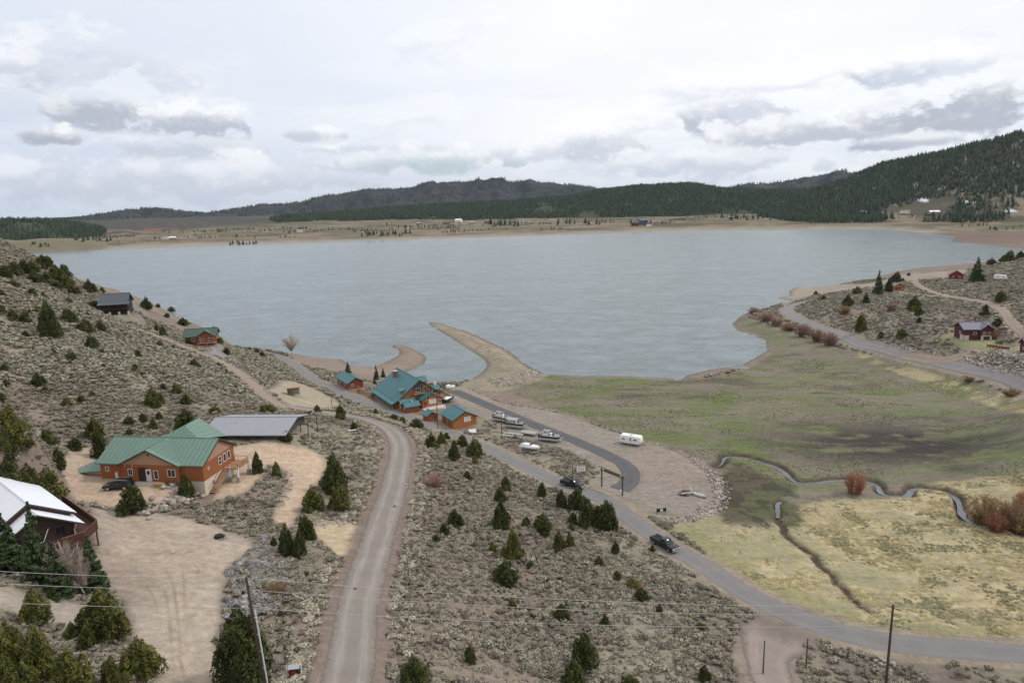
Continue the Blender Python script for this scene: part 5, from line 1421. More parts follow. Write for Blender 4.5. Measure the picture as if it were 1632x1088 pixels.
    st = empty('stair', (0, 0, 0)); st.parent = r
    for k in range(13):
        y = -4.2 + k * 0.40; z = -2.65 + k * 0.205
        MB().box((L / 2 + 0.15, y, z), (L / 2 + 1.15, y + 0.40, z + 0.05)).build('step', 'deck_wood', st)
    for x in (L / 2 + 0.12, L / 2 + 1.18):
        MB().hexa([(x - 0.03, -4.2, -2.9), (x + 0.03, -4.2, -2.9), (x + 0.03, 1.0, -0.25), (x - 0.03, 1.0, -0.25), (x - 0.03, -4.2, -2.55), (x + 0.03, -4.2, -2.55), (x + 0.03, 1.0, 0.1), (x - 0.03, 1.0, 0.1)]).build('stringer', 'deck_wood', st)
        MB().tube([(x, -4.2, -1.75), (x, 1.0, 0.95)], 0.05, 6).build('handrail', 'deck_wood', st)
    CLEAR_POLY.append(np.array([(-80, 116), (-54, 113.5), (-50, 131), (-79, 134)]))


CLEAR = []; CLEAR_POLY = []
green_house()


# ---- long grey roofed shed
def grey_shed():
    r = empty('grey_roof_shed', (-59.5, 151.5, 19.2), R(-4), 'long low shed with plain grey metal roof behind the green roofed house', 'shed')
    wo, rf = gable(r, 17.6, 12.6, 2.4, 1.5, 'wood_grey', 'roof_grey', oh=1.2, ogh=1.0)
    for x in (-6, -1.5, 3): window(r, '-y', -6.3, x, 1.5, 1.2, 0.8, 'trim_dark')
    MB().tube([(5.0, -2.0, 3.5), (5.0, -2.0, 4.0)], 0.14, 8).build('vent_pipe', 'trim_white', rf); MB().tube([(-3.8, -2.6, 3.3), (-3.8, -2.6, 3.7)], 0.1, 8).build('vent_pipe', 'steel', rf)
    for x, y in ((10.2, -6.6), (10.2, 0), (11.9, 0.2), (11.9, 6.0)): post(r, x, y, -1.5, 2.6, 0.16, 'pole_wood')
    for y in (-6.6, 0.0): MB().box((9.9, y - 0.1, 2.2), (12.1, y + 0.1, 2.4)).build('beam', 'pole_wood', r)
    CLEAR_POLY.append(np.array([(-70, 143.5), (-49, 142), (-47, 159), (-69, 160)]))


grey_shed()


def white_house():
    r = empty('white_roof_house', (-73.3, 92.9, 23.4), R(-40), 'dark brown house with white metal roof and deck at the left edge', 'house')
    wo, rf = gable(r, 16, 9.8, 5.0, 3.0, 'wood_dark', 'roof_white', oh=0.7, ogh=0.4)
    wo2, rf2 = gable(r, 2.6, 8.6, 4.4, 2.65, 'wood_dark', 'roof_white', x0=9.0, y0=0.2, oh=1.1, ogh=0.9)
    for (u, z) in ((-2.4, 3.6), (0.2, 3.6), (2.8, 3.6)): window(r, '+x', 10.3, u, z, 1.3, 1.5, 'trim_dark')
    window(r, '+x', 10.3, -1.5, 1.2, 1.4, 1.2, 'trim_dark'); window(r, '+y', 4.9, 2, 3.6, 1.5, 1.3, 'trim_dark'); window(r, '+y', 4.9, -2, 3.6, 1.5, 1.3, 'trim_dark')
    g = MB(); g.tube([(10.5, 4.9, 4.35), (10.6, 4.6, 3.6), (10.45, 4.45, 3.3), (10.45, 4.45, 0.2)], 0.07, 6); g.build('downpipe', 'trim_white', r)
    g = MB(); g.tube([(10.5, 1.4, 4.6), (10.6, 0.6, 3.0), (10.6, -0.8, 2.8), (10.6, -1.4, 2.4)], 0.06, 6); g.build('downpipe', 'trim_white', r)
    d = MB(); d.box((-4, 4.95, 2.45), (10.4, 7.3, 2.6)); d.prism([(10.35, 7.3), (10.35, 2.0), (13.2, 2.0), (13.4, 4.6), (10.6, 7.3)], 'z', 2.45, 2.6); d.build('deck', 'rail_brown', r)
    sk = MB()
    P = [(-4, 7.3), (10.6, 7.3), (13.4, 4.6), (13.2, 2.0)]
    for a, b in zip(P[:-1], P[1:]):
        a = Vector((*a, 0)); b = Vector((*b, 0)); n = Vector((b.y - a.y, a.x - b.x, 0)).normalized() * 0.04; u = Vector((0, 0, 2.2)); v = Vector((0, 0, 3.6))
        sk.hexa([a - n + u, b - n + u, b + n + u, a + n + u, a - n + v, b - n + v, b + n + v, a + n + v])
    so = sk.build('deck_rail', 'rail_brown', r)
    tb = MB(); tb.tube([(p[0], p[1], 3.64) for p in P], 0.07, 6); tb.build('handrail', 'timber', so)
    for (x, y) in ((-3.8, 7.1), (0.8, 7.1), (5.6, 7.1), (10.4, 7.1), (13.2, 4.5), (13.0, 2.2)): post(r, x, y, -1.5, 2.45, 0.18, 'pole_wood')
    MB().box((10.2, 4.9, 7.0), (10.9, 5.6, 7.25)).build('snow_guard', 'roof_white', rf) if False else None
    CLEAR.append((-72, 92, 12))


white_house()


# ---- lodge by the lake
def text_board(root, face, c, u, z, w, h, rows=3, name='sign_board'):
    """white board with dark printed lines (the lettering is unreadable at this distance)"""
    o = MB().box(*wallbox(face, c, u, z, 0.0, 0.06, w, h)).build(name, 'sign_white', root)
    q = random.Random(int(u * 10 + w * 7)); b = MB()
    for i in range(rows):
        zz = z + h * (0.30 - 0.6 * i / max(1, rows - 1)); x = u - w * 0.38
        while x < u + w * 0.33:
            ww = q.uniform(0.05, 0.14) * w; b.box(*wallbox(face, c, x + ww / 2, zz, 0.05, 0.066, ww, h * 0.13)); x += ww + 0.035 * w
    b.build('print', 'sign_ink', o)
    return o


def lodge():
    r = empty('lakeside_lodge', (-35.9, 226.3, 5.5), R(-60), 'large orange log lodge with blue green metal roof by the boat basin', 'building')
    wo, rf = gable(r, 19.5, 15.2, 3.1, 5.5, 'wood_lodge', 'roof_blue', oh=0.9, ogh=0.8, base=(1.5, 'concrete'))
    # porch along the left eave
    MB().box((-9.6, -9.6, -0.2), (9.6, -7.62, 0.05)).build('porch_floor', 'deck_wood', r)
    MB().slab([(-10.2, -10.1, 2.05), (10.2, -10.1, 2.05), (10.2, -8.3, 2.62), (-10.2, -8.3, 2.62)], 0.18).build('porch_roof', 'roof_blue', r)
    for i in range(8): post(r, -9.4 + i * 2.68, -9.5, -0.6, 1.95, 0.22, 'post_green')
    railing(r, [(-9.4, -9.5), (9.4, -9.5)], 0.05, 0.9, 'post_green', bal=False)
    for i in range(6): window(r, '-y', -7.6, -8 + i * 3.0, 1.5, 1.5, 1.3, 'trim_white')
    # front gable
    f, c = '+x', 9.75
    MB().prism([(-2.2, 4.4), (1.2, 4.4), (1.2, 7.2), (0.0, 8.1), (-2.2, 6.4)], 'x', c - 0.05, c + 0.05).build('gable_dark_panel', 'wood_grey', r)  # flat dark panel on the gable wall, no hollow behind it
    window(r, f, c + 0.05, -0.4, 5.2, 1.6, 1.5, 'trim_white', 1); window(r, f, c, 2.2, 5.3, 0.9, 1.8, 'trim_white', 0); window(r, f, c, -5.2, 1.8, 1.5, 1.3, 'trim_white', 1); window(r, f, c, 5.6, 4.0, 1.7, 1.5, 'trim_white', 1); window(r, f, c, 6.3, 1.5, 1.2, 1.4, 'trim_white', 0)
    MB().box((9.8, -2.4, 4.05), (11.1, 3.0, 4.2)).build('balcony', 'deck_wood', r); railing(r, [(9.9, -2.4), (11.05, -2.4), (11.05, 3.0), (9.9, 3.0)], 4.2, 0.9, 'deck_wood')
    # projecting lower gable
    w2, r2 = gable(r, 4.2, 6.8, 2.7, 1.8, 'wood_lodge', 'roof_blue', x0=11.85, y0=2.6, oh=0.4, ogh=0.35)
    window(r, '+x', 13.95, 1.2, 3.3, 1.1, 1.0, 'trim_white', 0); text_board(r, '+x', 13.95, 2.8, 1.9, 2.5, 1.5); window(r, '+x', 13.95, 5.4, 1.5, 0.8, 1.3, 'trim_white', 0); door(r, '+x', 13.95, 0.2, 0.0, 1.0, 2.1, 'wood_cabin')
    MB().box((13.9, -1.0, -0.9), (16.2, 6.4, 0.0)).build('entry_deck', 'trim_white', r); railing(r, [(16.1, -0.9), (16.1, 6.3)], 0.0, 0.9, 'trim_white')
    # annex with two little cross gables
    gable(r, 4.6, 2.8, 2.2, 1.0, 'wood_lodge', 'roof_blue', x0=11.3, y0=-5.2, oh=0.35, ogh=0.4, axis='y'); gable(r, 4.6, 3.0, 2.0, 1.0, 'wood_cabin', 'roof_blue', x0=14.3, y0=-5.0, oh=0.35, ogh=0.4, axis='y')
    window(r, '-y', -7.5, 11.3, 1.2, 1.0, 0.9); window(r, '-y', -7.3, 14.3, 1.2, 1.0, 0.9)
    MB().tube([(12.9, -3.4, 3.0), (12.9, -3.4, 3.9)], 0.35, 10).build('vent_hood', 'steel', r); MB().tube([(14.4, -4.6, 3.0), (14.4, -4.6, 3.6)], 0.22, 8).build('vent_hood', 'trim_white', r)
    # chimney, dormer, rear wing
    MB().box((-6.3, -3.0, 5.2), (-4.9, -1.8, 8.9)).build('chimney', 'brick', rf); MB().box((-6.4, -3.1, 8.9), (-4.8, -1.7, 9.05)).build('chimney_cap', 'concrete', rf)
    dm = MB().box((6.3, -6.1, 4.2), (8.5, -4.0, 5.4)).build('dormer', 'wood_lodge', r); MB().slab([(6.0, -6.5, 5.45), (8.8, -6.5, 5.45), (8.8, -3.4, 5.9), (6.0, -3.4, 5.9)], 0.14).build('dormer_roof', 'roof_blue', dm); window(dm, '-y', -6.1, 7.4, 4.95, 1.4, 0.7)
    gable(r, 4.2, 3.6, 3.9, 1.1, 'wood_lodge', 'roof_blue', x0=-6.5, y0=6.6, oh=0.35, ogh=0.4, axis='y')
    gable(r, 3.2, 3.0, 3.2, 0.9, 'wood_lodge', 'roof_blue', x0=3.6, y0=7.6, oh=0.3, ogh=0.4, axis='y')
    MB().tube([(3.6, 8.4, 4.0), (3.6, 8.4, 5.2)], 0.35, 10).build('vent_hood', 'trim_white', r)
    MB().box((2.0, 7.62, 0.6), (9.6, 11.0, 0.8)).build('lake_deck', 'deck_wood', r); railing(r, [(2.1, 10.9), (9.5, 10.9), (9.5, 7.8)], 0.8, 0.95, 'pole_wood')
    for x in (2.2, 5.8, 9.4): post(r, x, 10.8, -2.0, 0.6, 0.2, 'pole_wood')
    CLEAR_POLY.append(np.array([(-56, 232), (-40, 205), (-18, 198), (-8, 225), (-30, 245)])); CLEAR.append((-17, 197, 8)); CLEAR.append((-60, 245, 9))


lodge()


def lodge_shed():
    r = empty('signboard_shed', (-16.6, 197.6, 5.5), R(-60), 'orange wood shed with blue roof and white sign on its gable', 'shed')
    gable(r, 8.2, 7.6, 2.7, 2.0, 'wood_lodge', 'roof_blue', oh=0.5, ogh=0.4, base=(1.2, 'concrete'))
    text_board(r, '+x', 4.1, 0.8, 2.3, 2.2, 1.5)
    MB().box((-3.2, -3.86, 0.0), (-1.2, -3.78, 2.2)).build('door', 'wood_cabin', r); MB().box((0.3, -3.86, 0.0), (2.3, -3.78, 2.2)).build('door', 'wood_cabin', r)
    window(r, '+y', 3.8, 0, 1.5, 1.2, 1.0)
    p = at_z(685, 672, 5.6)
    r = empty('tool_shed', (p[0], p[1] + 1.8, 5.5), R(-60), 'tiny wood shed with blue roof between lodge and signboard shed', 'shed')
    gable(r, 3.2, 3.4, 2.0, 1.0, 'wood_cabin', 'roof_blue', oh=0.35, ogh=0.3, base=(0.8, 'concrete')); door(r, '+x', 1.6, 0, 0, 1.0, 1.8, 'wood_lodge')


lodge_shed()


def lodge_cabin():
    r = empty('small_cabin', (-60.3, 245.1, 5.7), R(-57), 'small wood cabin with blue roof up the road from the lodge', 'cabin')
    gable(r, 11.5, 5.6, 2.5, 1.6, 'wood_cabin', 'roof_blue', oh=0.5, ogh=0.7, base=(1.2, 'concrete'))
    window(r, '+x', 5.75, -1.2, 1.5, 0.9, 1.0); door(r, '+x', 5.75, 0.9, 0, 0.95, 2.0, 'wood_lodge'); window(r, '-y', -2.8, -3, 1.4, 1.2, 1.0); window(r, '-y', -2.8, 2, 1.4, 1.2, 1.0)
    MB().box((5.8, -2.8, -0.6), (8.6, 2.8, -0.05)).build('deck', 'deck_wood', r); railing(r, [(5.9, -2.7), (8.5, -2.7), (8.5, 2.7)], -0.05, 0.95, 'deck_wood')
    f = empty('wood_fence', (-52.5, 233.0, 5.6), R(-57), 'low orange wood fence between the small cabin and the lodge', 'fence')
    for i in range(9): post(f, -6 + i * 1.5, 0, -0.5, 1.2, 0.14, 'deck_wood', 'fence_post')
    for z in (0.35, 0.75, 1.1): MB().box((-6, -0.05, z), (6, 0.05, z + 0.14)).build('fence_rail', 'deck_wood', f)
    for i in range(5): post(f, 6, -0.2 + 1.3 * i, -0.5, 1.3, 0.14, 'deck_wood', 'fence_post')
    MB().box((5.95, 0, 0.3), (6.05, 5.2, 1.15)).build('fence_panel', 'timber', f)


lodge_cabin()


def l_house(name, loc, rz, label, L, W, h, rise, wall, roof, gx, gw, gp, base, lower=None, cat='cabin', porch=True):
    """main block with a front cross gable at gx"""
    r = empty(name, loc, rz, label, cat)
    gable(r, L, W, h, rise, wall, roof, oh=0.6, ogh=0.6, base=base)
    gl = W / 2 + gp
    gable(r, gl, gw, h, rise * 0.92, wall, roof, x0=gx, y0=-gl / 2, oh=0.5, ogh=0.6, axis='y', base=base)
    f = '-y'; c = -W / 2 - gp
    window(r, f, c, gx - gw * 0.2, h * 0.62, 1.1, 1.1); window(r, f, c, gx + gw * 0.22, h * 0.62, 1.1, 1.1)
    window(r, f, -W / 2, gx - gw / 2 - 1.6, h * 0.6, 1.2, 1.1); window(r, '-x', -L / 2, -0.8, h * 0.6, 1.0, 1.1); window(r, '+x', L / 2, 0, h * 0.6, 1.2, 1.1)
    return r


lc = l_house('log_cabin', (-119, 258.2, 20.6), R(14), 'brown log cabin with dark green roof above the shore road', 10.8, 7.0, 3.5, 2.1, 'wood_cabin', 'roof_forest', 2.2, 6.2, 1.6, (1.5, 'concrete'))
for x in (0.2, 5.0): post(lc, x, -5.6, -1.0, 3.5, 0.3, 'wood_tan')
for x in (-0.6, 2.6, 5.8): post(lc, x, -6.2, -1.5, 1.2, 0.22, 'wood_tan')
MB().box((-0.4, -6.3, 0.9), (6.0, -4.72, 1.05)).build('porch', 'deck_wood', lc); MB().box((1.4, -4.78, 0.0), (3.8, -4.70, 0.85)).build('garage_door', 'wood_dark', lc)
MB().box((4.0, 0.3, 5.2), (4.8, 1.0, 6.4)).build('chimney', 'steel', lc)
CLEAR.append((-119, 257, 9))

bh = empty('black_house', (-154.0, 265.0, 32.0), R(16), 'dark two storey house with slate roof and balcony on the left slope', 'house')
gable(bh, 9.2, 8.4, 4.8, 2.9, 'wood_black', 'roof_dark', oh=0.7, ogh=0.6, base=(1.5, 'concrete'))
MB().box((-4.5, -6.0, 2.2), (5.4, -4.22, 2.4)).build('balcony', 'wood_dark', bh); railing(bh, [(-4.4, -5.95), (5.3, -5.95), (5.3, -4.3)], 2.4, 1.0, 'rail_brown')
MB().slab([(-5.2, -6.5, 4.3), (5.8, -6.5, 4.3), (5.8, -4.0, 5.0), (-5.2, -4.0, 5.0)], 0.16).build('balcony_roof', 'roof_dark', bh)
for x in (-4.3, -1.2, 2.0, 5.2):
    p_ = post(bh, x, -5.8, 0.2, 4.3, 0.2, 'rail_brown'); MB().box((x - 0.32, -6.12, -1.2), (x + 0.32, -5.48, 1.4)).build('stone_base', 'stucco', p_)
for x in (-2.6, 0.2, 3.0): window(bh, '-y', -4.2, x, 3.5, 1.5, 1.5, 'trim_dark'); window(bh, '-y', -4.2, x, 1.1, 1.4, 1.5, 'rail_brown')
MB().box((1.6, 0.6, 6.2), (2.6, 1.6, 8.3)).build('chimney', 'stucco', bh)
CLEAR.append((-153, 262, 9))

dr = l_house('maroon_cabin', (183.5, 266.5, 12.8), R(-6), 'dark red cabin with grey violet roof and white garage base on the right', 10.0, 7.0, 4.4, 1.9, 'wood_maroon', 'roof_slate', 3.0, 4.6, 0.9, (1.2, 'stucco'))
MB().box((1.0, -4.46, 0.0), (5.0, -4.36, 1.9)).build('garage_front', 'stucco', dr); MB().box((1.9, -4.52, 0.05), (4.2, -4.44, 1.6)).build('garage_door', 'wood_dark', dr)
MB().box((-5.06, -3.4, 0), (-4.9, -1.0, 2.0)).build('stone_base', 'stucco', dr); MB().box((-4.9, -3.56, 0.0), (-3.0, -3.48, 1.9)).build('stone_base', 'stucco', dr)
CLEAR.append((184, 265, 9))

rc = empty('red_cabin', (294.5, 449.5, 14.2), R(-118), 'small bright red cabin on the far point beside a big conifer', 'cabin')
gable(rc, 8.5, 7.6, 3.0, 2.4, 'wood_red', 'roof_red', oh=0.6, ogh=0.6, base=(1.5, 'concrete')); window(rc, '+x', 4.25, -1.8, 1.6, 1.2, 1.1); window(rc, '+x', 4.25, 1.6, 1.6, 1.2, 1.1); door(rc, '+x', 4.25, 0, 0, 1.0, 2.0, 'wood_dark')
CLEAR.append((293, 448, 9))
oc = empty('orange_cabin', (237.0, 415.5, 12.4), R(-100), 'little orange wood cabin between conifers on the lake point', 'cabin')
gable(oc, 6.5, 5.6, 2.5, 1.6, 'wood_amber', 'roof_brown', oh=0.5, ogh=0.5, base=(1.0, 'concrete')); window(oc, '+x', 3.25, 0, 1.4, 1.4, 1.0, 'trim_dark'); door(oc, '+x', 3.25, -1.7, 0, 0.9, 1.9, 'wood_dark')
CLEAR.append((237, 415, 6))
eh = empty('violet_roof_house', (192.5, 242.0, 11.6), R(-20), 'house with grey violet roof cut off by the right picture edge', 'house')
gable(eh, 11.0, 7.0, 3.4, 2.0, 'wood_maroon', 'roof_slate', oh=0.6, ogh=0.6, base=(1.5, 'concrete')); window(eh, '-y', -3.5, -3, 1.8, 1.4, 1.2); window(eh, '-x', -5.5, 0, 1.8, 1.3, 1.2); door(eh, '-y', -3.5, 0, 0, 1.0, 2.0, 'wood_dark')
CLEAR.append((191, 243, 9))
_a = np.array(at_z(1573, 553, 12.2)); _b = np.array(at_z(1608, 558, 12.2))
fr = empty('red_fence', tuple(_a), math.atan2(_b[1] - _a[1], _b[0] - _a[0]), 'dark red board fence on the rock bank near the right edge', 'fence')
_Lf = math.hypot(_b[1] - _a[1], _b[0] - _a[0])
for i in range(8): post(fr, _Lf * i / 7, 0, -0.4, 1.3, 0.16, 'wood_maroon', 'fence_post')
for z in (0.25, 0.55, 0.85): MB().box((0, -0.04, z), (_Lf, 0.04, z + 0.24)).build('fence_board', 'wood_red', fr)
wf = empty('white_retaining_wall', (_a[0] + 1.5, _a[1] - 3.0, 11.6), math.atan2(_b[1] - _a[1], _b[0] - _a[0]), 'low white wall below the dark red fence', 'wall')
MB().box((1, -0.15, -0.6), (_Lf - 1, 0.15, 0.55)).build('wall_face', 'stucco', wf); MB().box((0.9, -0.2, 0.552), (_Lf - 0.9, 0.2, 0.65)).build('coping', 'concrete', wf)

# ---- bulletin kiosk
_p = G(468, 630)
kk = empty('kiosk', (_p[0], _p[1], _p[2] - 0.05), R(20), 'small roofed notice kiosk on the pale patch above the road', 'kiosk')
MB().box((-1.8, 0.9, 0), (1.8, 1.0, 2.4)).build('back_panel', 'post_green', kk); MB().box((-1.2, 0.82, 0.9), (1.2, 0.9, 2.0)).build('notice_board', 'wood_tan', kk); MB().box((-1.85, -1.0, 0), (-1.75, 0.9, 2.5)).build('side_panel', 'wood_dark', kk)
for x in (-1.8, 1.8): post(kk, x, -1.1, -0.3, 2.7, 0.14, 'post_green')
MB().slab([(-2.5, -1.7, 3.0), (2.5, -1.7, 3.0), (2.5, 1.5, 2.5), (-2.5, 1.5, 2.5)], 0.16).build('roof', 'wood_tan', kk)


# ------------------------------------------------------------------ vehicles
def wheel(root, x, y, r, w=0.24):
    o = MB().tube([(x, y - w / 2, r), (x, y + w / 2, r)], r, 16).build('wheel', 'rubber', root)
    s = 1 if y > 0 else -1
    MB().tube([(x, y + s * (w / 2 - 0.03), r), (x, y + s * (w / 2 + 0.015), r)], r * 0.6, 12).build('rim', 'chrome', o)


def loft(secs):
    """closed body from cross sections: list of lists of points"""
    b = MB(); n = len(secs[0])
    for s in secs: b.v += s
    for i in range(len(secs) - 1):
        for k in range(n): b.f.append((i * n + k, i * n + (k + 1) % n, (i + 1) * n + (k + 1) % n, (i + 1) * n + k))
    b.f.append(tuple(range(n))[::-1]); b.f.append(tuple((len(secs) - 1) * n + k for k in range(n)))
    return b


def bevel_all(o, w=0.05, seg=2):
    m = o.modifiers.new('soften', 'BEVEL'); m.width = w; m.segments = seg; m.limit_method = 'ANGLE'; m.angle_limit = R(35)
    o.data.polygons.foreach_set('use_smooth', [True] * len(o.data.polygons))


def car(name, loc, rz, label, kind='suv', paint='paint_black', cat='car'):
    r = empty(name, loc, rz, label, cat); hw = 0.97
    if kind == 'suv': body = [(-2.4, 0.45), (2.4, 0.45), (2.45, 0.75), (2.35, 0.98), (1.1, 1.08), (-2.3, 1.12), (-2.45, 0.9)]; L2 = 2.4
    else: body = [(-2.9, 0.5), (2.85, 0.5), (2.92, 0.85), (2.82, 1.10), (1.55, 1.18), (-0.35, 1.20), (-0.35, 1.22), (-2.9, 1.22)]; L2 = 2.88
    b = MB(); b.prism(body, 'y', -hw, hw); bo = b.build('body', paint, r); bevel_all(bo, 0.07)
    if kind == 'suv':
        lo = [(1.15, 1.07), (-2.25, 1.11)]; hi = [(0.35, 1.72), (-2.0, 1.74)]
    else:
        lo = [(1.5, 1.17), (-0.35, 1.2)]; hi = [(0.75, 1.86), (-0.2, 1.88)]
    c = MB(); t = 0.78
    c.hexa([(lo[0][0], -hw + 0.04, lo[0][1]), (lo[0][0], hw - 0.04, lo[0][1]), (lo[1][0], hw - 0.04, lo[1][1]), (lo[1][0], -hw + 0.04, lo[1][1]), (hi[0][0], -t, hi[0][1]), (hi[0][0], t, hi[0][1]), (hi[1][0], t, hi[1][1]), (hi[1][0], -t, hi[1][1])])
    co = c.build('windows', 'glass', r); bevel_all(co, 0.04)
    rf = MB().box((hi[0][0] + 0.05, -t - 0.03, hi[0][1] - 0.02), (hi[1][0] - 0.05, t + 0.03, hi[1][1] + 0.05)).build('car_roof', paint, r); bevel_all(rf, 0.03)
    if kind != 'suv':
        MB().box((-2.75, -0.8, 1.0), (-0.5, 0.8, 1.225)).build('truck_bed', 'rubber', r)
        for s in (-1, 1): MB().box((-2.88, s * 0.86 - 0.06, 1.22), (-0.4, s * 0.86 + 0.06, 1.30)).build('bed_rail', paint, r)
    else:
        for s in (-1, 1): MB().tube([(0.1, s * 0.66, 1.84), (-1.9, s * 0.66, 1.84)], 0.025, 6).build('roof_rack', 'steel', r)
    for s in (-1, 1):
        for x in ((1.45, -1.45) if kind == 'suv' else (1.85, -1.85)): wheel(r, x, s * (hw - 0.1), 0.38)
        MB().box((L2 - 0.06, s * 0.72 - 0.2, 0.78), (L2 + 0.06, s * 0.72 + 0.2, 0.96)).build('headlight', 'lamp_lens', r)
        MB().box((-L2 - 0.05, s * 0.82 - 0.1, 0.75), (-L2 + 0.05, s * 0.82 + 0.1, 1.05)).build('tail_light', 'tail_red', r)
        MB().box((0.95, s * (hw + 0.09) - 0.09, 1.08), (1.1, s * (hw + 0.09) + 0.09, 1.24)).build('mirror', paint, r)
    MB().box((L2, -0.9, 0.45), (L2 + 0.14, 0.9, 0.66)).build('bumper', 'chrome', r); MB().box((L2 - 0.02, -0.5, 0.7), (L2 + 0.07, 0.5, 0.95)).build('grille', 'chrome', r); MB().box((-L2 - 0.12, -0.9, 0.45), (-L2, 0.9, 0.62)).build('bumper', 'chrome' if kind != 'suv' else paint, r)
    return r


_p = G(191, 779); car('parked_suv', (_p[0] - 0.3, _p[1] + 0.2, _p[2] + 0.02), R(184), 'black sport utility vehicle parked before the green roofed house')
_p = G(1061, 873); _q = G(1080, 884); car('pickup_truck', (_p[0] - 0.2, _p[1] + 0.2, Z(_p[0], _p[1]) + 0.15), R(-57), 'black pickup driving on the asphalt road below the gate', 'pickup', cat='truck')
_p = G(913, 777); car('dark_pickup', (_p[0], _p[1] + 0.5, Z(_p[0], _p[1]) + 0.15), R(-38), 'black pickup on the road beside the white sign', 'pickup', cat='truck')


# ---- boats and trailers
def pontoon(name, loc, rz, label, col='boat_maroon', canopy='arch'):
    r = empty(name, loc, rz, label, 'boat'); L = 6.4
    for y in (-0.95, 0.95): MB().tube([(-L / 2, y, 0.75), (L / 2 - 0.9, y, 0.75), (L / 2 - 0.3, y, 0.88), (L / 2, y, 1.05)], [0.31, 0.31, 0.22, 0.04], 10).build('float', 'alu', r)
    MB().box((-L / 2, -1.25, 1.06), (L / 2 - 0.25, 1.25, 1.16)).build('deck', 'canvas_grey', r)
    for s in (-1, 1):
        MB().box((-L / 2 + 0.3, s * 1.2 - 0.025, 1.18), (L / 2 - 0.5, s * 1.2 + 0.025, 1.72)).build('side_panel', col, r)
        MB().tube([(-L / 2 + 0.3, s * 1.2, 1.76), (L / 2 - 0.5, s * 1.2, 1.76)], 0.045, 6).build('rail', 'alu', r)
    MB().box((L / 2 - 0.55, -1.2, 1.18), (L / 2 - 0.5, 1.2, 1.72)).build('front_panel', col, r); MB().box((-L / 2 + 0.3, -1.2, 1.18), (-L / 2 + 0.35, 1.2, 1.72)).build('rear_panel', col, r)
    for (x, y) in ((1.6, -0.85), (1.6, 0.85), (-1.9, -0.85), (-1.9, 0.85)): MB().box((x - 0.9, y - 0.3, 1.165), (x + 0.9, y + 0.3, 1.6)).build('seat', 'vinyl', r)
    MB().box((-0.5, 0.35, 1.165), (0.1, 1.0, 2.05)).build('console', 'paint_white', r)
    if canopy == 'arch':
        for x in (-0.2, -1.7): MB().tube([(x, -1.2, 1.76), (x - 0.3, -1.15, 2.7), (x - 0.35, -0.7, 2.95), (x - 0.35, 0.7, 2.95), (x - 0.3, 1.15, 2.7), (x, 1.2, 1.76)], 0.05, 6).build('canopy_arch', 'trim_white', r)
        MB().tube([(-0.5, 0, 3.0), (-2.0, 0, 3.0)], 0.16, 8).build('canopy_roll', 'trim_white', r)
    else:
        MB().slab([(-2.6, -1.25, 2.75), (0.6, -1.25, 2.75), (0.6, 1.25, 2.75), (-2.6, 1.25, 2.75)], 0.08).build('canopy', canopy, r)
        for x in (-2.4, 0.4):
            for y in (-1.15, 1.15): MB().tube([(x, y, 1.76), (x, y, 2.7)], 0.03, 5).build('canopy_pole', 'alu', r)
    MB().box((-L / 2 - 0.55, -0.25, 0.6), (-L / 2 - 0.02, 0.25, 1.75)).build('engine', 'boat_black', r)
    tr = MB(); tr.box((-2.6, -0.55, 0.36), (3.6, -0.4, 0.46)); tr.box((-2.6, 0.4, 0.36), (3.6, 0.55, 0.46)); tr.tube([(3.5, -0.45, 0.42), (5.0, 0, 0.42), (3.5, 0.45, 0.42)], 0.06, 6); tr.build('trailer_frame', 'steel', r)
    for x in (-0.7, -1.5):
        for y in (-1.05, 1.05): wheel(r, x, y * 0.98, 0.28, 0.18)
    return r


def on_lot(px, py, dz=0.08):
    p = G(px, py); return (p[0], p[1], Z(p[0], p[1]) + dz)


pontoon('pontoon_boat', on_lot(801, 672), R(-35), 'maroon pontoon boat with white arch, leftmost on the lot', 'boat_maroon', 'arch')
pontoon('pontoon_boat', on_lot(822, 682), R(-25), 'black and white pontoon boat with flat grey canopy beside the lot road', 'boat_black', 'canvas_grey')
pontoon('pontoon_boat', on_lot(878, 703), R(-22), 'black pontoon boat with white arch standing right of the flat trailer', 'boat_black', 'arch')
_t = empty('flat_trailer', on_lot(843, 693), R(-26), 'grey flat covered trailer between two pontoon boats', 'trailer')
b = MB(); b.prism([(-1.1, 0.55), (1.1, 0.55), (1.15, 0.8), (0.6, 1.0), (-0.6, 1.0), (-1.15, 0.8)], 'x', -2.3, 2.3); bevel_all(b.build('cover', 'canvas_grey', _t), 0.12)
MB().box((-2.2, -0.9, 0.4), (2.2, 0.9, 0.54)).build('frame', 'steel', _t); MB().tube([(2.2, 0, 0.45), (3.5, 0, 0.45)], 0.06, 6).build('drawbar', 'steel', _t)
for y in (-1.0, 1.0): wheel(_t, -0.4, y, 0.3, 0.2)


def hull(root, L, W, H, mat, z=0.5, name='hull'):
    secs = []
    for i in range(9):
        f = i / 8; x = -L / 2 + L * f; w_ = W / 2 * (1 - max(0, (f - 0.45) / 0.55) ** 2.2) * (0.93 + 0.07 * f) + 0.02; sh = H * (1 + 0.25 * f * f)
        secs.append([(x, -w_, z + sh), (x, -w_ * 0.86, z + H * 0.35), (x, 0, z + H * 0.5 * max(0, f - 0.6) * 2), (x, w_ * 0.86, z + H * 0.35), (x, w_, z + sh), (x, w_ * 0.8, z + sh + 0.03), (x, -w_ * 0.8, z + sh + 0.03)])
    o = loft(secs).build(name, mat, root, True); return o


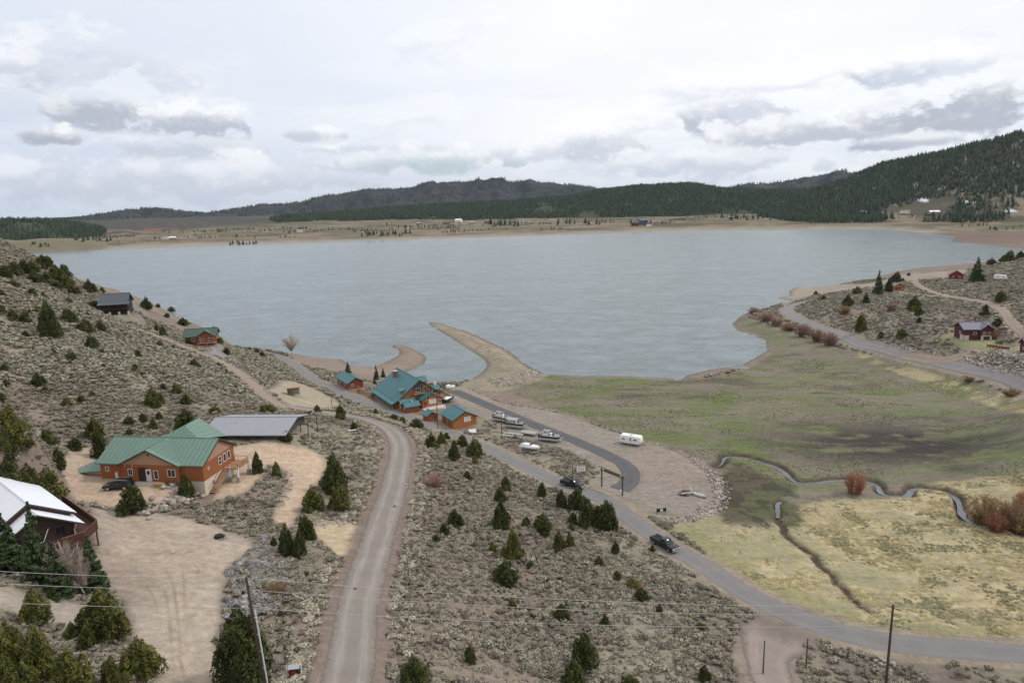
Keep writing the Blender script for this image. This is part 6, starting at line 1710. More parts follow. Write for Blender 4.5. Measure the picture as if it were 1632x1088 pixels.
def runabout(name, loc, rz, label, mat='paint_white', cover='paint_white', trailer=True, L=5.8):
    r = empty(name, loc, rz, label, 'boat'); hull(r, L, 2.2, 0.85, mat)
    secs = []
    for i in range(7):
        f = i / 6; x = -L * 0.46 + L * 0.8 * f; w_ = 0.95 * (1 - max(0, (f - 0.5) / 0.5) ** 2 * 0.75); z = 1.4 + 0.5 * math.sin(math.pi * min(1, f * 1.25)) ** 0.7 * (1 - 0.5 * f) + 0.1
        secs.append([(x, -w_, 1.36), (x, -w_ * 0.6, z), (x, w_ * 0.6, z), (x, w_, 1.36)])
    loft(secs).build('cover', cover, r, True)
    MB().box((-L / 2 - 0.4, -0.22, 0.8), (-L / 2 - 0.02, 0.22, 1.65)).build('engine', 'boat_black', r)
    w = MB(); w.hexa([(0.5, -0.85, 1.75), (0.5, 0.85, 1.75), (0.56, 0.85, 1.75), (0.56, -0.85, 1.75), (0.2, -0.75, 2.1), (0.2, 0.75, 2.1), (0.26, 0.75, 2.1), (0.26, -0.75, 2.1)]); w.build('windscreen', 'glass', r)
    if trailer:
        b = MB(); b.box((-2.3, -0.5, 0.36), (2.6, -0.38, 0.48)); b.box((-2.3, 0.38, 0.36), (2.6, 0.5, 0.48)); b.tube([(2.5, -0.4, 0.42), (3.9, 0, 0.42), (2.5, 0.4, 0.42)], 0.05, 6); b.build('trailer_frame', 'steel', r)
        for y in (-1.0, 1.0): wheel(r, -0.8, y, 0.29, 0.2)
    return r


runabout('covered_boat', on_lot(845, 718), R(-28), 'white covered motor boat on the verge beside the asphalt road')
runabout('covered_boat', on_lot(716, 640), R(60), 'white canopied boat parked against the lodge end', 'boat_black', 'paint_white')
runabout('dinghy', on_lot(718, 621), R(10), 'small white dinghy at the basin edge behind the lodge', L=3.6, trailer=False)
_t = empty('boat_lift', on_lot(816, 695), R(-22), 'low white frame boat lift lying beside the pontoon boats', 'boat lift')
for y in (-1.0, 1.0): MB().box((-3.0, y - 0.12, 0.25), (3.0, y + 0.12, 0.5)).build('bunk', 'trim_white', _t)
for x in (-2.6, 0, 2.6): MB().box((x - 0.08, -1.2, 0.12), (x + 0.08, 1.2, 0.248)).build('cross_bar', 'alu', _t)
for x in (-2.6, 2.6):
    for y in (-1.2, 1.2): post(_t, x, y * 1.05, -0.1, 1.0, 0.1, 'alu')
_t = empty('travel_trailer', on_lot(1006, 708), R(-28), 'white travel trailer parked alone on the gravel lot', 'caravan')
b = MB(); b.prism([(-3.0, 0.6), (-2.0, 0.5), (2.4, 0.5), (3.0, 0.95), (3.05, 1.9), (2.7, 2.65), (-2.7, 2.75), (-3.05, 2.3)], 'y', -1.15, 1.15); bevel_all(b.build('body', 'paint_white', _t), 0.15, 3)
for x, w_ in ((-1.9, 0.9), (1.4, 1.1)): window(_t, '-y', -1.15, x, 1.75, w_, 0.6, 'trim_white')
door(_t, '-y', -1.15, 0.1, 0.6, 0.7, 1.75); window(_t, '-x', -3.0, 0, 1.75, 1.2, 0.6)
for x in (-0.5, 0.4):
    for y in (-1.0, 1.0): wheel(_t, x, y, 0.33, 0.2)
MB().box((-2.9, -1.0, 0.36), (2.6, 1.0, 0.49)).build('chassis', 'steel', _t); MB().tube([(2.6, -0.6, 0.45), (4.1, 0, 0.45), (2.6, 0.6, 0.45)], 0.06, 6).build('drawbar', 'rust', _t); MB().box((-0.4, -0.4, 2.74), (0.5, 0.4, 2.95)).build('roof_vent', 'trim_white', _t)
_t = empty('utility_trailer', on_lot(1092, 788), R(8), 'dark utility trailer with a raised tailgate near the boulder edge', 'trailer')
MB().box((-1.3, -0.8, 0.45), (1.2, 0.8, 0.55)).build('bed', 'timber', _t); MB().box((1.2, -0.8, 0.45), (1.28, 0.8, 1.5)).build('tailgate', 'trim_white', _t); MB().box((-0.6, -0.5, 0.55), (0.3, 0.4, 1.0)).build('load', 'rust', _t); MB().tube([(-1.3, 0, 0.5), (-2.4, 0, 0.5)], 0.05, 6).build('drawbar', 'steel', _t)
for y in (-0.9, 0.9):
    MB().box((-1.3, y * 0.88 - 0.03, 0.55), (1.2, y * 0.88 + 0.03, 0.85)).build('side_rail', 'trim_white', _t); wheel(_t, 0, y, 0.28, 0.18)
_t = empty('row_boat', on_lot(1113, 790), R(-42), 'upturned pale row boat beside the utility trailer', 'boat')
secs = []
for i in range(7):
    f = i / 6; x = -1.9 + 3.8 * f; w_ = 0.7 * (1 - abs(2 * f - 1) ** 3 * 0.75); secs.append([(x, -w_, 0.05), (x, -w_ * 0.7, 0.42), (x, w_ * 0.7, 0.42), (x, w_, 0.05)])
loft(secs).build('hull', 'canvas_grey', _t, True); MB().box((-1.7, -0.03, 0.40), (1.7, 0.03, 0.5)).build('keel', 'trim_white', _t)
for x in (-0.9, 0.0, 0.9): MB().box((x - 0.05, -0.6, 0.42), (x + 0.05, 0.6, 0.455)).build('strake', 'trim_white', _t)
_t = empty('barrier', on_lot(1054, 818), R(12), 'small dark barrier board with white panel at the lot edge', 'barrier')
MB().box((-1.1, -0.05, 0.35), (1.1, 0.05, 1.1)).build('board', 'boat_black', _t); MB().box((-0.3, -0.08, 0.5), (0.3, -0.052, 0.95)).build('panel', 'sign_white', _t)
for x in (-0.9, 0.9): post(_t, x, 0.1, -0.2, 1.2, 0.1, 'pole_wood')
_p = on_lot(1597, 446); _t = empty('camper_trailer', (_p[0], _p[1] + 1.5, _p[2]), R(-30), 'white camper on the far point right of the red cabin', 'caravan')
b = MB(); b.prism([(-3.2, 0.6), (2.8, 0.6), (3.3, 1.2), (2.9, 2.8), (-3.0, 2.9), (-3.3, 2.3)], 'y', -1.2, 1.2); b.build('body', 'paint_white', _t)
for x in (-1.5, 1.2): window(_t, '-y', -1.2, x, 1.8, 1.0, 0.6)
for y in (-1, 1): wheel(_t, 0, y, 0.34, 0.2)


# ------------------------------------------------------------------ gate, signs, poles, wires
_a = np.array(on_lot(959, 775, 0)); _b = np.array(on_lot(992, 789, 0)); _Lg = math.hypot(*(_b - _a)[:2])
gt = empty('timber_gate', tuple(_a), math.atan2(_b[1] - _a[1], _b[0] - _a[0]), 'tall timber gateway with crossbeam at the lot entrance', 'gate')
for x in (0, _Lg): MB().tube([(x, 0, -0.5), (x, 0, 4.6)], 0.16, 8).build('post', 'pole_wood', gt)
MB().tube([(-1.0, 0, 4.75), (_Lg + 1.0, 0, 4.6)], 0.15, 8).build('crossbeam', 'wood_grey_tan', gt); MB().tube([(-0.4, 0, 4.05), (_Lg + 0.4, 0, 3.95)], 0.12, 8).build('crossbeam', 'pole_wood', gt); MB().box((0.8, -0.06, 4.1), (_Lg - 0.8, 0.06, 4.6)).build('sign_plank', 'timber', gt)
MB().box((_Lg - 0.35, -0.4, 0.7), (_Lg - 0.05, -0.2, 1.3)).build('notice', 'sign_white', gt)
_p = on_lot(926, 760, 0); sg = empty('roadside_sign', _p, R(12), 'white lettered sign board on posts beside the asphalt road', 'sign')
for x in (-0.8, 0.8): post(sg, x, 0.1, -0.3, 2.3, 0.12, 'timber')
text_board(sg, '-y', 0.0, 0.0, 2.05, 2.1, 1.25, 3)
_p = on_lot(753, 690, 0); sg = empty('leaning_sign_board', (_p[0], _p[1], _p[2]), R(18), 'plain white board on the ground before the signboard shed', 'sign')
MB().hexa([(-1.1, -0.5, 0.1), (1.1, -0.5, 0.1), (1.1, -0.42, 0.1), (-1.1, -0.42, 0.1), (-1.1, 0.1, 1.2), (1.1, 0.1, 1.2), (1.1, 0.18, 1.2), (-1.1, 0.18, 1.2)]).build('board', 'sign_white', sg)
for x in (-0.9, 0.9): post(sg, x, 0.25, -0.2, 1.1, 0.1, 'timber')


def proj(p):
    d = Vector(p) - Vector((0, 0, CAM_Z)); zc = d.dot(_F); return 816 + FPX * d.dot(_RT) / zc, 544 - FPX * d.dot(_UP) / zc


def solve_h(base, row):
    lo, hi = 0.5, 25
    for _ in range(40):
        m = (lo + hi) / 2
        if proj((base[0], base[1], base[2] + m))[1] > row: lo = m
        else: hi = m
    return lo


def pole(name, px, py, row, label, r0=0.15, arm=None, cat='utility pole', mat='pole_wood'):
    p = at_z(px, py, 20.6) if name == 'utility_pole' and px < 500 else cast([(px, min(py, 1085))])[0] if py <= 1088 else at_z(px, py, 6.3)
    base = (p[0], p[1], float(Z(p[0], p[1]))); h = solve_h(base, row)
    o = empty(name, base, 0, label, cat)
    MB().tube([(0, 0, -0.6), (0, 0, h)], [r0 * 1.25, r0 * 0.85], 10).build('shaft', mat, o)
    if arm:
        a = MB(); c_, s_ = math.cos(arm[1]), math.sin(arm[1]); w_ = arm[0]
        a.tube([(-c_ * w_, -s_ * w_, h - 0.45), (c_ * w_, s_ * w_, h - 0.45)], 0.07, 6); a.build('crossarm', mat, o)
        for s in (-0.9, 0.9): MB().tube([(c_ * w_ * s, s_ * w_ * s, h - 0.38), (c_ * w_ * s, s_ * w_ * s, h - 0.2)], 0.05, 6).build('insulator', 'conduit', o)
    return o, base, h


o1, b1, h1 = pole('utility_pole', 425, 1112, 919, 'dark wooden utility pole with pale conduit beside the huge juniper')
MB().tube([(0.34, -0.05, 0), (0.34, -0.05, h1 - 3.6)], 0.08, 8).build('conduit', 'conduit', o1)
for z in np.arange(1.0, h1 - 3.6, 1.9): MB().box((0.05, -0.08, z), (0.36, -0.02, z + 0.07)).build('bracket', 'conduit', o1)
MB().tube([(-0.35, 0, h1 - 3.1), (-0.35, 0, h1 - 1.9)], 0.09, 8).build('fuse', 'conduit', o1); MB().tube([(-0.05, 0, h1 - 2.9), (-0.7, 0, h1 - 2.6)], 0.05, 6).build('bracket', 'conduit', o1)
o2, b2, h2 = pole('utility_pole', 1411, 1098, 963, 'wooden utility pole below the asphalt road at lower right', 0.15, (0.9, R(-50)))
for (x, y, row, lab, nm) in ((913, 776, 737, 'thin dark pole beside the white roadside sign', 'utility_pole'), (698, 683, 629, 'utility pole in front of the lodge gable', 'utility_pole'), (800, 700, 664, 'slim pole among the parked boats', 'utility_pole'), (529, 648, 632, 'short wooden post on the road bank above the lodge', 'wooden_post'),
                             (1216, 1073, 1021, 'left of two dark posts flanking the dirt junction', 'wooden_post'), (1284, 1068, 1018, 'right of two dark posts flanking the dirt junction', 'wooden_post')):
    oo, bb, hh = pole(nm, x, y, row, lab, 0.10 if nm == 'utility_pole' else 0.085, (0.7, R(30)) if x == 698 else None, cat='pole' if nm == 'utility_pole' else 'post')
    if nm == 'wooden_post': MB().tube([(0, 0, hh), (0, 0, hh + 0.08)], 0.1, 8).build('cap', 'trim_dark', oo)
    elif x != 698: MB().tube([(0, 0, hh - 0.6), (0.35, 0, hh - 0.4)], 0.05, 6).build('bracket', 'conduit', oo)


def wire(a, b, sag, label):
    pts = []
    for i in range(25):
        f = i / 24; p = Vector(a) * (1 - f) + Vector(b) * f; p.z -= sag * 4 * f * (1 - f); pts.append(p)
    o = MB().tube(pts, 0.024, 5).build('power_line', 'wire', None, True)
    tag(o, label, 'power line', 'overhead wires')


o1.rotation_euler = (0, R(-3.2), 0)
t1 = Vector(b1) + Vector((math.sin(R(-3.2)) * h1, 0, math.cos(R(-3.2)) * h1)); t2 = Vector(b2) + Vector((0, 0, h2))
LP = Vector(at_z(-330, 884, 40.0)); RP = t2 + Vector((70, -14, 1.0))
for dz, dzr, nm in ((-0.05, -0.15, 'topmost'), (-1.35, -1.3, 'middle'), (-3.35, -2.9, 'lowest')):
    wire(t1 + Vector((0, 0, dz)), t2 + Vector((0, 0, dzr)), 1.0, nm + ' wire strung across the foreground between the two big poles')
    wire(LP + Vector((0, 0, dz)), t1 + Vector((0, 0, dz)), 0.6, nm + ' wire running left from the pole beside the huge juniper')
    wire(t2 + Vector((0, 0, dzr)), RP + Vector((0, 0, dzr)), 0.8, nm + ' wire running right from the lower right pole')

# ---- small things
_p = G(470, 1082); nb = empty('notice_frame', (_p[0], _p[1], _p[2]), R(8), 'small roofed frame on white posts holding something red by the gravel road', 'frame')
for x in (-0.75, 0.75): MB().tube([(x, 0, -0.2), (x, 0, 1.75)], 0.05, 8).build('post', 'trim_white', nb)
MB().slab([(-0.6, -0.35, 1.5), (0.62, -0.35, 1.5), (0.62, 0.25, 1.65), (-0.6, 0.25, 1.65)], 0.06).build('roof', 'steel', nb); MB().box((-0.55, 0.1, 0.5), (0.57, 0.16, 1.45)).build('back_board', 'wood_dark', nb); MB().box((-0.35, -0.1, 0.55), (0.15, 0.09, 1.1)).build('red_bundle', 'red_cloth', nb)
_p = G(562, 690); tb = empty('picnic_table', (_p[0], _p[1], _p[2]), R(10), 'pale wooden table on the sage bank inside the gravel bend', 'table')
MB().box((-1.0, -0.4, 0.75), (1.0, 0.4, 0.83)).build('table_top', 'conduit', tb)
for y in (-0.75, 0.75): MB().box((-1.0, y - 0.14, 0.42), (1.0, y + 0.14, 0.48)).build('bench', 'conduit', tb)
for x in (-0.7, 0.7): MB().box((x - 0.06, -0.7, 0.0), (x + 0.06, 0.7, 0.08)).build('foot', 'timber', tb); post(tb, x, 0, 0.08, 0.75, 0.12, 'timber', 'leg')
_p = G(252, 778); bn = empty('yellow_planter', (_p[0], _p[1] + 0.6, _p[2]), R(-8), 'yellow planter box beside the entrance of the green roofed house', 'planter')
MB().box((-0.9, -0.4, 0), (0.9, 0.4, 0.7)).build('box', 'yellow_bin', bn); MB().box((-0.95, -0.45, 0.7), (0.95, 0.45, 0.76)).build('rim', 'wood_tan', bn)


def rock_mesh(seed):
    q = random.Random(seed); bm = bmesh.new(); bmesh.ops.create_icosphere(bm, subdivisions=2, radius=0.5)
    for v in bm.verts:
        n = 0.72 + 0.5 * float(vnoise(v.co.x * 2.2 + seed, v.co.y * 2.2 + v.co.z * 3.1, seed)); v.co *= n; v.co.z *= 0.75
    for k in range(5):                                              # a few flat broken faces
        d = Vector((q.gauss(0, 1), q.gauss(0, 1), q.gauss(0, 1))).normalized(); lim = q.uniform(0.28, 0.4)
        for v in bm.verts:
            e = v.co.dot(d)
            if e > lim: v.co -= d * (e - lim) * 0.9
    me = bpy.data.meshes.new('stone'); bm.to_mesh(me); bm.free(); return me


ROCK = [rock_mesh(s) for s in range(4)]; ROCKP = [m.copy() for m in ROCK]
for m in ROCK: m.materials.append(MATS['rock'])
for m in ROCKP: m.materials.append(MATS['rock_pale'])


def stone(parent, pos, s, pale=False, name='stone'):
    o = bpy.data.objects.new(name, (ROCKP if pale else ROCK)[rnd.randrange(4)]); COL.objects.link(o); o.parent = parent
    o.location = pos; o.rotation_euler = (rnd.uniform(-0.4, 0.4), rnd.uniform(-0.4, 0.4), rnd.uniform(0, 6.28)); o.scale = (s * rnd.uniform(0.8, 1.3), s * rnd.uniform(0.7, 1.1), s * rnd.uniform(0.6, 0.95))
    return o


# stone retaining wall below the forecourt
_line = spline([tuple(p[:2]) for p in cast([(226, 817), (245, 811), (262, 806), (280, 800), (294, 796), (300, 790), (284, 783), (268, 773)])], 8)
_z0 = float(Z(_line[0][0], _line[0][1])); sw = empty('stone_wall', (_line[0][0], _line[0][1], _z0), 0, 'curving dry stone bank below the forecourt of the green roofed house', 'wall')
_sl = np.r_[0, np.cumsum(np.hypot(*np.diff(_line, axis=0).T))]
for i in range(170):
    s = rnd.uniform(0, _sl[-1]); x = np.interp(s, _sl, _line[:, 0]) + rnd.gauss(0, 0.9); y = np.interp(s, _sl, _line[:, 1]) + rnd.gauss(0, 0.9)
    stone(sw, (x - _line[0][0], y - _line[0][1], float(Z(x, y)) - _z0 + rnd.uniform(0.05, 0.45)), rnd.uniform(0.6, 1.25), rnd.random() < 0.55)
# fire ring in the yard
_p = G(349, 856); fp = empty('fire_pit', tuple(_p), 0, 'round fire pit with stone ring in the dirt yard', 'fire pit')
b = MB(); b.tube([(0, 0, -0.1), (0, 0, 0.12)], 0.85, 16); b.build('ash_bed', 'ash', fp); b = MB(); b.tube([(0, 0, 0.1), (0, 0, 0.42)], [0.72, 0.6], 14); b.build('fire_bowl', 'ash', fp)
for i in range(16): stone(fp, (1.15 * math.cos(i * 0.3927), 1.15 * math.sin(i * 0.3927), 0.1), 0.42, True)
_p = G(373, 643); rp = empty('rubble_pile', tuple(_p), 0, 'heap of white rubble beside the dirt lane', 'rubble')
for i in range(26): stone(rp, (rnd.gauss(0, 1.7), rnd.gauss(0, 0.8), rnd.uniform(0.1, 0.4)), rnd.uniform(0.5, 1.1), True)
_p = G(1392, 1000); cv = empty('culvert', (_p[0], _p[1], _p[2] - 0.35), R(60), 'pale culvert end where the ditch meets the asphalt road', 'culvert')
b = MB(); b.tube([(-0.9, 0, -0.12), (1.0, 0, -0.12)], 0.34, 12); b.build('pipe', 'alu', cv); MB().box((-0.75, -0.5, -0.5), (-0.6, 0.5, 0.12)).build('headwall', 'concrete', cv)


# riprap and loose stone (nobody could count it)
def riprap(name, label, polys=(), lines=(), n=2000, size=(0.35, 0.95), seed=1, pale=0.3, lift=0.0):
    q = np.random.default_rng(seed); PX, PY = [], []
    for poly in polys:
        x0, y0 = poly.min(0); x1, y1 = poly.max(0); X = q.uniform(x0, x1, n * 3); Y = q.uniform(y0, y1, n * 3); k = sdist(poly, X, Y, 3.0) > 0; PX.append(X[k][:n]); PY.append(Y[k][:n])
    for line, wd, m in lines:
        sl = np.r_[0, np.cumsum(np.hypot(*np.diff(line, axis=0).T))]; s = q.uniform(0, sl[-1], m); PX.append(np.interp(s, sl, line[:, 0]) + q.normal(0, wd, m)); PY.append(np.interp(s, sl, line[:, 1]) + q.normal(0, wd, m))
    X = np.concatenate(PX); Y = np.concatenate(PY); s = size[0] + (size[1] - size[0]) * q.uniform(0, 1, len(X)) ** 2
    scatter(name, ROCK[:3] + ROCKP[:1] if pale < 0.5 else ROCKP[:3] + ROCK[:1], np.stack([X, Y, Z(X, Y) + 0.1 + lift], -1), s, label, q.uniform(0.7, 1.1, len(X)), seed)


def pl(pts, n=4): return spline([tuple(p[:2]) for p in cast(pts)], n)


riprap('lot_riprap', 'pale boulders edging the gravel lot', lines=((pl([(748, 619), (800, 640), (850, 649), (905, 660), (960, 680), (1020, 700), (1080, 720), (1120, 738)]), 0.35, 230), (pl([(1105, 732), (1130, 750), (1142, 765), (1147, 785), (1142, 806), (1112, 824), (1066, 831)]), 0.9, 800), (pl([(905, 716), (925, 728), (940, 742), (925, 752), (905, 752), (880, 745), (850, 735)]), 0.9, 60), (pl([(700, 690), (725, 688), (750, 690), (770, 696)]), 0.7, 60)), size=(0.25, 0.85), seed=21, pale=0.4)
riprap('jetty_riprap', 'grey riprap on the lake side of the jetty', polys=[cast([(782, 605), (815, 598), (855, 592), (862, 600), (835, 612), (800, 618), (785, 614)])[:, :2]], lines=((pl([(684, 513), (745, 529), (782, 546), (806, 557), (838, 581), (860, 594)]), 0.5, 340),), n=520, size=(0.35, 1.0), seed=22)
riprap('rock_bank', 'dark rock bank above the right road near the picture edge', polys=[cast([(1534, 572), (1548, 558), (1585, 560), (1640, 562), (1680, 575), (1680, 612), (1632, 602), (1580, 592)])[:, :2]], lines=((pl([(1418, 549), (1450, 556), (1490, 562), (1530, 562)]), 0.8, 160),), n=1500, size=(0.4, 1.3), seed=23)
riprap('loose_stones', 'loose stones scattered along the lane cuts', lines=((ROAD_UPPER + np.array([1.0, 2.6]), 0.9, 420), (pl([(1300, 478), (1330, 488), (1370, 478), (1420, 470)]), 2.5, 160), (pl([(430, 630), (470, 648), (520, 650), (545, 647)]), 0.8, 90), (pl([(505, 838), (525, 832), (560, 834)]), 0.8, 46), (pl([(630, 900), (650, 800), (662, 730)]), 1.5, 40), (pl([(150, 806), (200, 812), (230, 818)]), 0.4, 40), (pl([(1390, 1050), (1420, 1058), (1440, 1064)]), 0.6, 24), (pl([(462, 748), (465, 768), (456, 788), (446, 810)]), 0.4, 60), (pl([(680, 1000), (760, 930), (850, 880), (900, 930), (800, 1000), (900, 1050), (1020, 1000)]), 6.0, 110)), size=(0.25, 0.8), seed=24, pale=0.6)


# ---- houses on the far shore
def far_house(px, py, L, W, h, wall, roof, label, rz=0.0):
    p, k = place(px, py); o = empty('far_house', (p[0], p[1], p[2] - 0.3), rz, label, 'house', 'houses beyond the lake'); gable(o, L, W, h, W * 0.28, wall, roof, oh=0.6, ogh=0.6)
    for x in (-L * 0.25, L * 0.25): window(o, '-y', -W / 2, x, h * 0.55, 1.6, 1.4)


for a in [(731, 354, 20, 12, 7, 'trim_white', 'roof_white', 'white house, brightest speck among the far shore buildings'), (712, 357, 16, 10, 5, 'wood_cabin', 'roof_brown', 'brown house left of the white far shore house'), (752, 357, 18, 10, 5, 'wood_tan', 'roof_grey', 'tan house right of the white far shore house'),
          (1012, 360, 16, 10, 8, 'wood_dark', 'roof_dark', 'dark house left in the cluster at the far water edge'), (1024, 358, 18, 11, 11, 'wood_grey', 'roof_slate', 'tallest grey house in the cluster at the far water edge'), (1034, 361, 12, 9, 6, 'trim_white', 'roof_dark', 'white walled house right in the cluster at the far water edge'),
          (264, 381, 14, 8, 4, 'trim_white', 'roof_grey', 'left of two pale sheds under the red cliff on the far shore'), (276, 381, 16, 8, 4, 'wood_tan', 'roof_white', 'right of two pale sheds under the red cliff on the far shore'), (478, 370, 14, 9, 4, 'trim_white', 'roof_grey', 'lone white farmhouse on the far slope left of centre'),
          (668, 358, 14, 9, 4, 'wood_cabin', 'roof_grey', 'low cabin left of the far shore village'), (690, 360, 12, 8, 4, 'wood_tan', 'roof_brown', 'small tan cabin in the far shore village'), (776, 356, 14, 9, 5, 'wood_cabin', 'roof_dark', 'dark cabin at the right end of the far shore village'),
          (1375, 341, 16, 10, 5, 'wood_tan', 'roof_grey', 'leftmost cabin under the wooded mountain'), (1442, 340, 18, 10, 5, 'trim_white', 'roof_brown', 'white cabin under the wooded mountain'), (1488, 341, 22, 10, 5, 'wood_tan', 'roof_white', 'long pale cabin under the wooded mountain'), (1165, 348, 12, 8, 4, 'wood_cabin', 'roof_grey', 'lone cabin at the forest foot right of centre')]:
    far_house(*a[:7], a[7], rnd.uniform(-0.5, 0.5))


def sector(n, r0, r1, a0=-46, a1=46, seed=1, power=2.0):
    q = np.random.default_rng(seed)
    r = (q.uniform(0, 1, n) * (r1 ** power - r0 ** power) + r0 ** power) ** (1 / power); a = np.radians(q.uniform(a0, a1, n))
    return r * np.sin(a), r * np.cos(a)


BARE = ('lot', 'drive', 'apron', 'front', 'back', 'yard', 'yard2', 'meadow', 'straw', 'kiosk', 'jetty', 'beach', 'rightshore', 'damp')


def ground_cover():
    # sagebrush: near ones dense with detail, far ones coarser
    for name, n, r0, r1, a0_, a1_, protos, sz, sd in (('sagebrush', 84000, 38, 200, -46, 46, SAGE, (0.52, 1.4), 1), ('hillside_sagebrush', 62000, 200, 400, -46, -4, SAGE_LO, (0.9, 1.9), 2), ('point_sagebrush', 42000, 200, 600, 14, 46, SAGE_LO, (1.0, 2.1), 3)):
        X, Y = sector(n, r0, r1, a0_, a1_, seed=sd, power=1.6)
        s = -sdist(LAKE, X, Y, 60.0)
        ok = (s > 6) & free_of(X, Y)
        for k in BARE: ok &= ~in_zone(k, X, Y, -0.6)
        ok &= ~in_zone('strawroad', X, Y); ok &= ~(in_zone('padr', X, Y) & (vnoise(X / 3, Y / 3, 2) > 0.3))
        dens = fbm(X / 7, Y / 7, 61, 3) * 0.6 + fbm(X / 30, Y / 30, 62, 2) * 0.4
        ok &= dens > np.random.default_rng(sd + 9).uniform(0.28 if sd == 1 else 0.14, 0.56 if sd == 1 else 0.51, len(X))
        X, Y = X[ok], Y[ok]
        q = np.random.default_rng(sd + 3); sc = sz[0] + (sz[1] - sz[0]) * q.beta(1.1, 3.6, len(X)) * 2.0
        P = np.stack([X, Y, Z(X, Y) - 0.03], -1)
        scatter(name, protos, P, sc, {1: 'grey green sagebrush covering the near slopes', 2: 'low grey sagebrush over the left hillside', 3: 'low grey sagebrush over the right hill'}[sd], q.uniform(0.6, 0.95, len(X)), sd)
    # pale rabbitbrush along the gravel road, frosted grey sage beside the yard
    X, Y = sector(60000, 55, 230, seed=5)
    d = pdist(ROAD_GRAVEL, X, Y, 12.0); side = in_zone('roadside', X, Y, -1.0)
    ok = (((d > 4.0) & (d < 6.8) & (vnoise(X / 3, Y / 3, 12) > 0.4)) | side) & free_of(X, Y)
    for k in BARE: ok &= ~in_zone(k, X, Y, -0.3)
    X, Y = X[ok], Y[ok]; q = np.random.default_rng(4); keep = q.uniform(0, 1, len(X)) < 0.55; X, Y = X[keep], Y[keep]
    scatter('rabbitbrush', PALE, np.stack([X, Y, Z(X, Y) - 0.03], -1), q.uniform(0.8, 1.9, len(X)), 'pale rabbitbrush lining the gravel road', q.uniform(0.7, 1.0, len(X)), 6)
    fz = cast([(392, 868), (420, 858), (445, 880), (450, 920), (430, 980), (400, 1000), (350, 990), (352, 935), (366, 900)])[:, :2]
    X, Y = sector(26000, 60, 130, -40, 0, seed=6); ok = (sdist(fz, X, Y, 5.0) + (vnoise(X / 2, Y / 2, 4) - 0.5) * 5 > 0.5) & free_of(X, Y) & (np.random.default_rng(3).uniform(0, 1, len(X)) < 0.26) & ~in_zone('yard', X, Y, -0.5); X, Y = X[ok], Y[ok]
    scatter('frosted_sagebrush', FROST, np.stack([X, Y, Z(X, Y) - 0.03], -1), q.uniform(0.7, 1.5, len(X)), 'silvery sagebrush beside the dirt yard', q.uniform(0.7, 1.0, len(X)), 7)
    # grey green tussocks in the straw field
    X, Y = sector(60000, 80, 200, 5, 46, seed=17)
    ok = in_zone('straw', X, Y, 0.6) & free_of(X, Y, -0.4) & (fbm(X / 4, Y / 4, 19, 3) > np.random.default_rng(2).uniform(0.50, 0.72, len(X))); X, Y = X[ok], Y[ok]
    scatter('field_tussocks', TUSS, np.stack([X, Y, Z(X, Y) - 0.03], -1), q.uniform(0.25, 0.75, len(X)), 'low grey green tussocks dotting the straw field', q.uniform(0.35, 0.6, len(X)), 18)
    # straw and meadow grass
    X, Y = sector(70000, 80, 260, 5, 46, seed=7)
    ok = (in_zone('straw', X, Y, 0.4) | in_zone('strawroad', X, Y)) & free_of(X, Y, -0.6) & (fbm(X / 5, Y / 5, 15, 3) > np.random.default_rng(8).uniform(0.25, 0.6, len(X))); X, Y = X[ok], Y[ok]
    scatter('dry_grass', STRAW, np.stack([X, Y, Z(X, Y) - 0.02], -1), q.uniform(0.3, 0.8, len(X)), 'matted yellow dry grass of the field', q.uniform(0.2, 0.5, len(X)), 8)
    X, Y = sector(70000, 90, 330, -6, 46, seed=8)
    ok = (in_zone('meadow', X, Y, 1.0) | in_zone('damp', X, Y, 0.2)) & free_of(X, Y, -0.3) & (fbm(X / 14, Y / 6, 37, 3) > 0.50); X, Y = X[ok], Y[ok]
    scatter('meadow_grass', MEADOW, np.stack([X, Y, Z(X, Y) - 0.02], -1), q.uniform(0.18, 0.5, len(X)), 'short green meadow grass below the road', q.uniform(0.5, 0.9, len(X)), 9)


# ------------------------------------------------------------------ far conifers
def cone_tree(seed, mat, tiers=5, w=0.17):
    q = np.random.default_rng(seed); V, F, T = [], [], []
    for t in range(tiers):
        f = t / tiers; z0 = 0.08 + 0.9 * f; z1 = min(1.0, z0 + 0.36); r = w * (1 - f) ** 0.8 * q.uniform(0.85, 1.1)
        k = 7; o = len(V); off = q.uniform(0, 6)
        for i in range(k):
            a = off + 6.283 * i / k; rr = r * q.uniform(0.65, 1.25); V.append((rr * math.cos(a), rr * math.sin(a), z0 + q.uniform(-0.05, 0.03))); T.append(q.uniform(0.2, 0.6))
        V.append((q.normal(0, 0.01), q.normal(0, 0.01), z1)); T.append(q.uniform(0.5, 1.0))
        F += [(o + i, o + (i + 1) % k, o + k) for i in range(k)]
    return veg_mesh('conifer', np.array(V), np.array(F), np.array(T), mat)


CONE = [cone_tree(s, 'far_conifer', 5, w_) for s, w_ in ((101, 0.18), (102, 0.23), (103, 0.15))] + [cone_tree(104, 'far_pine', 4, 0.26)]


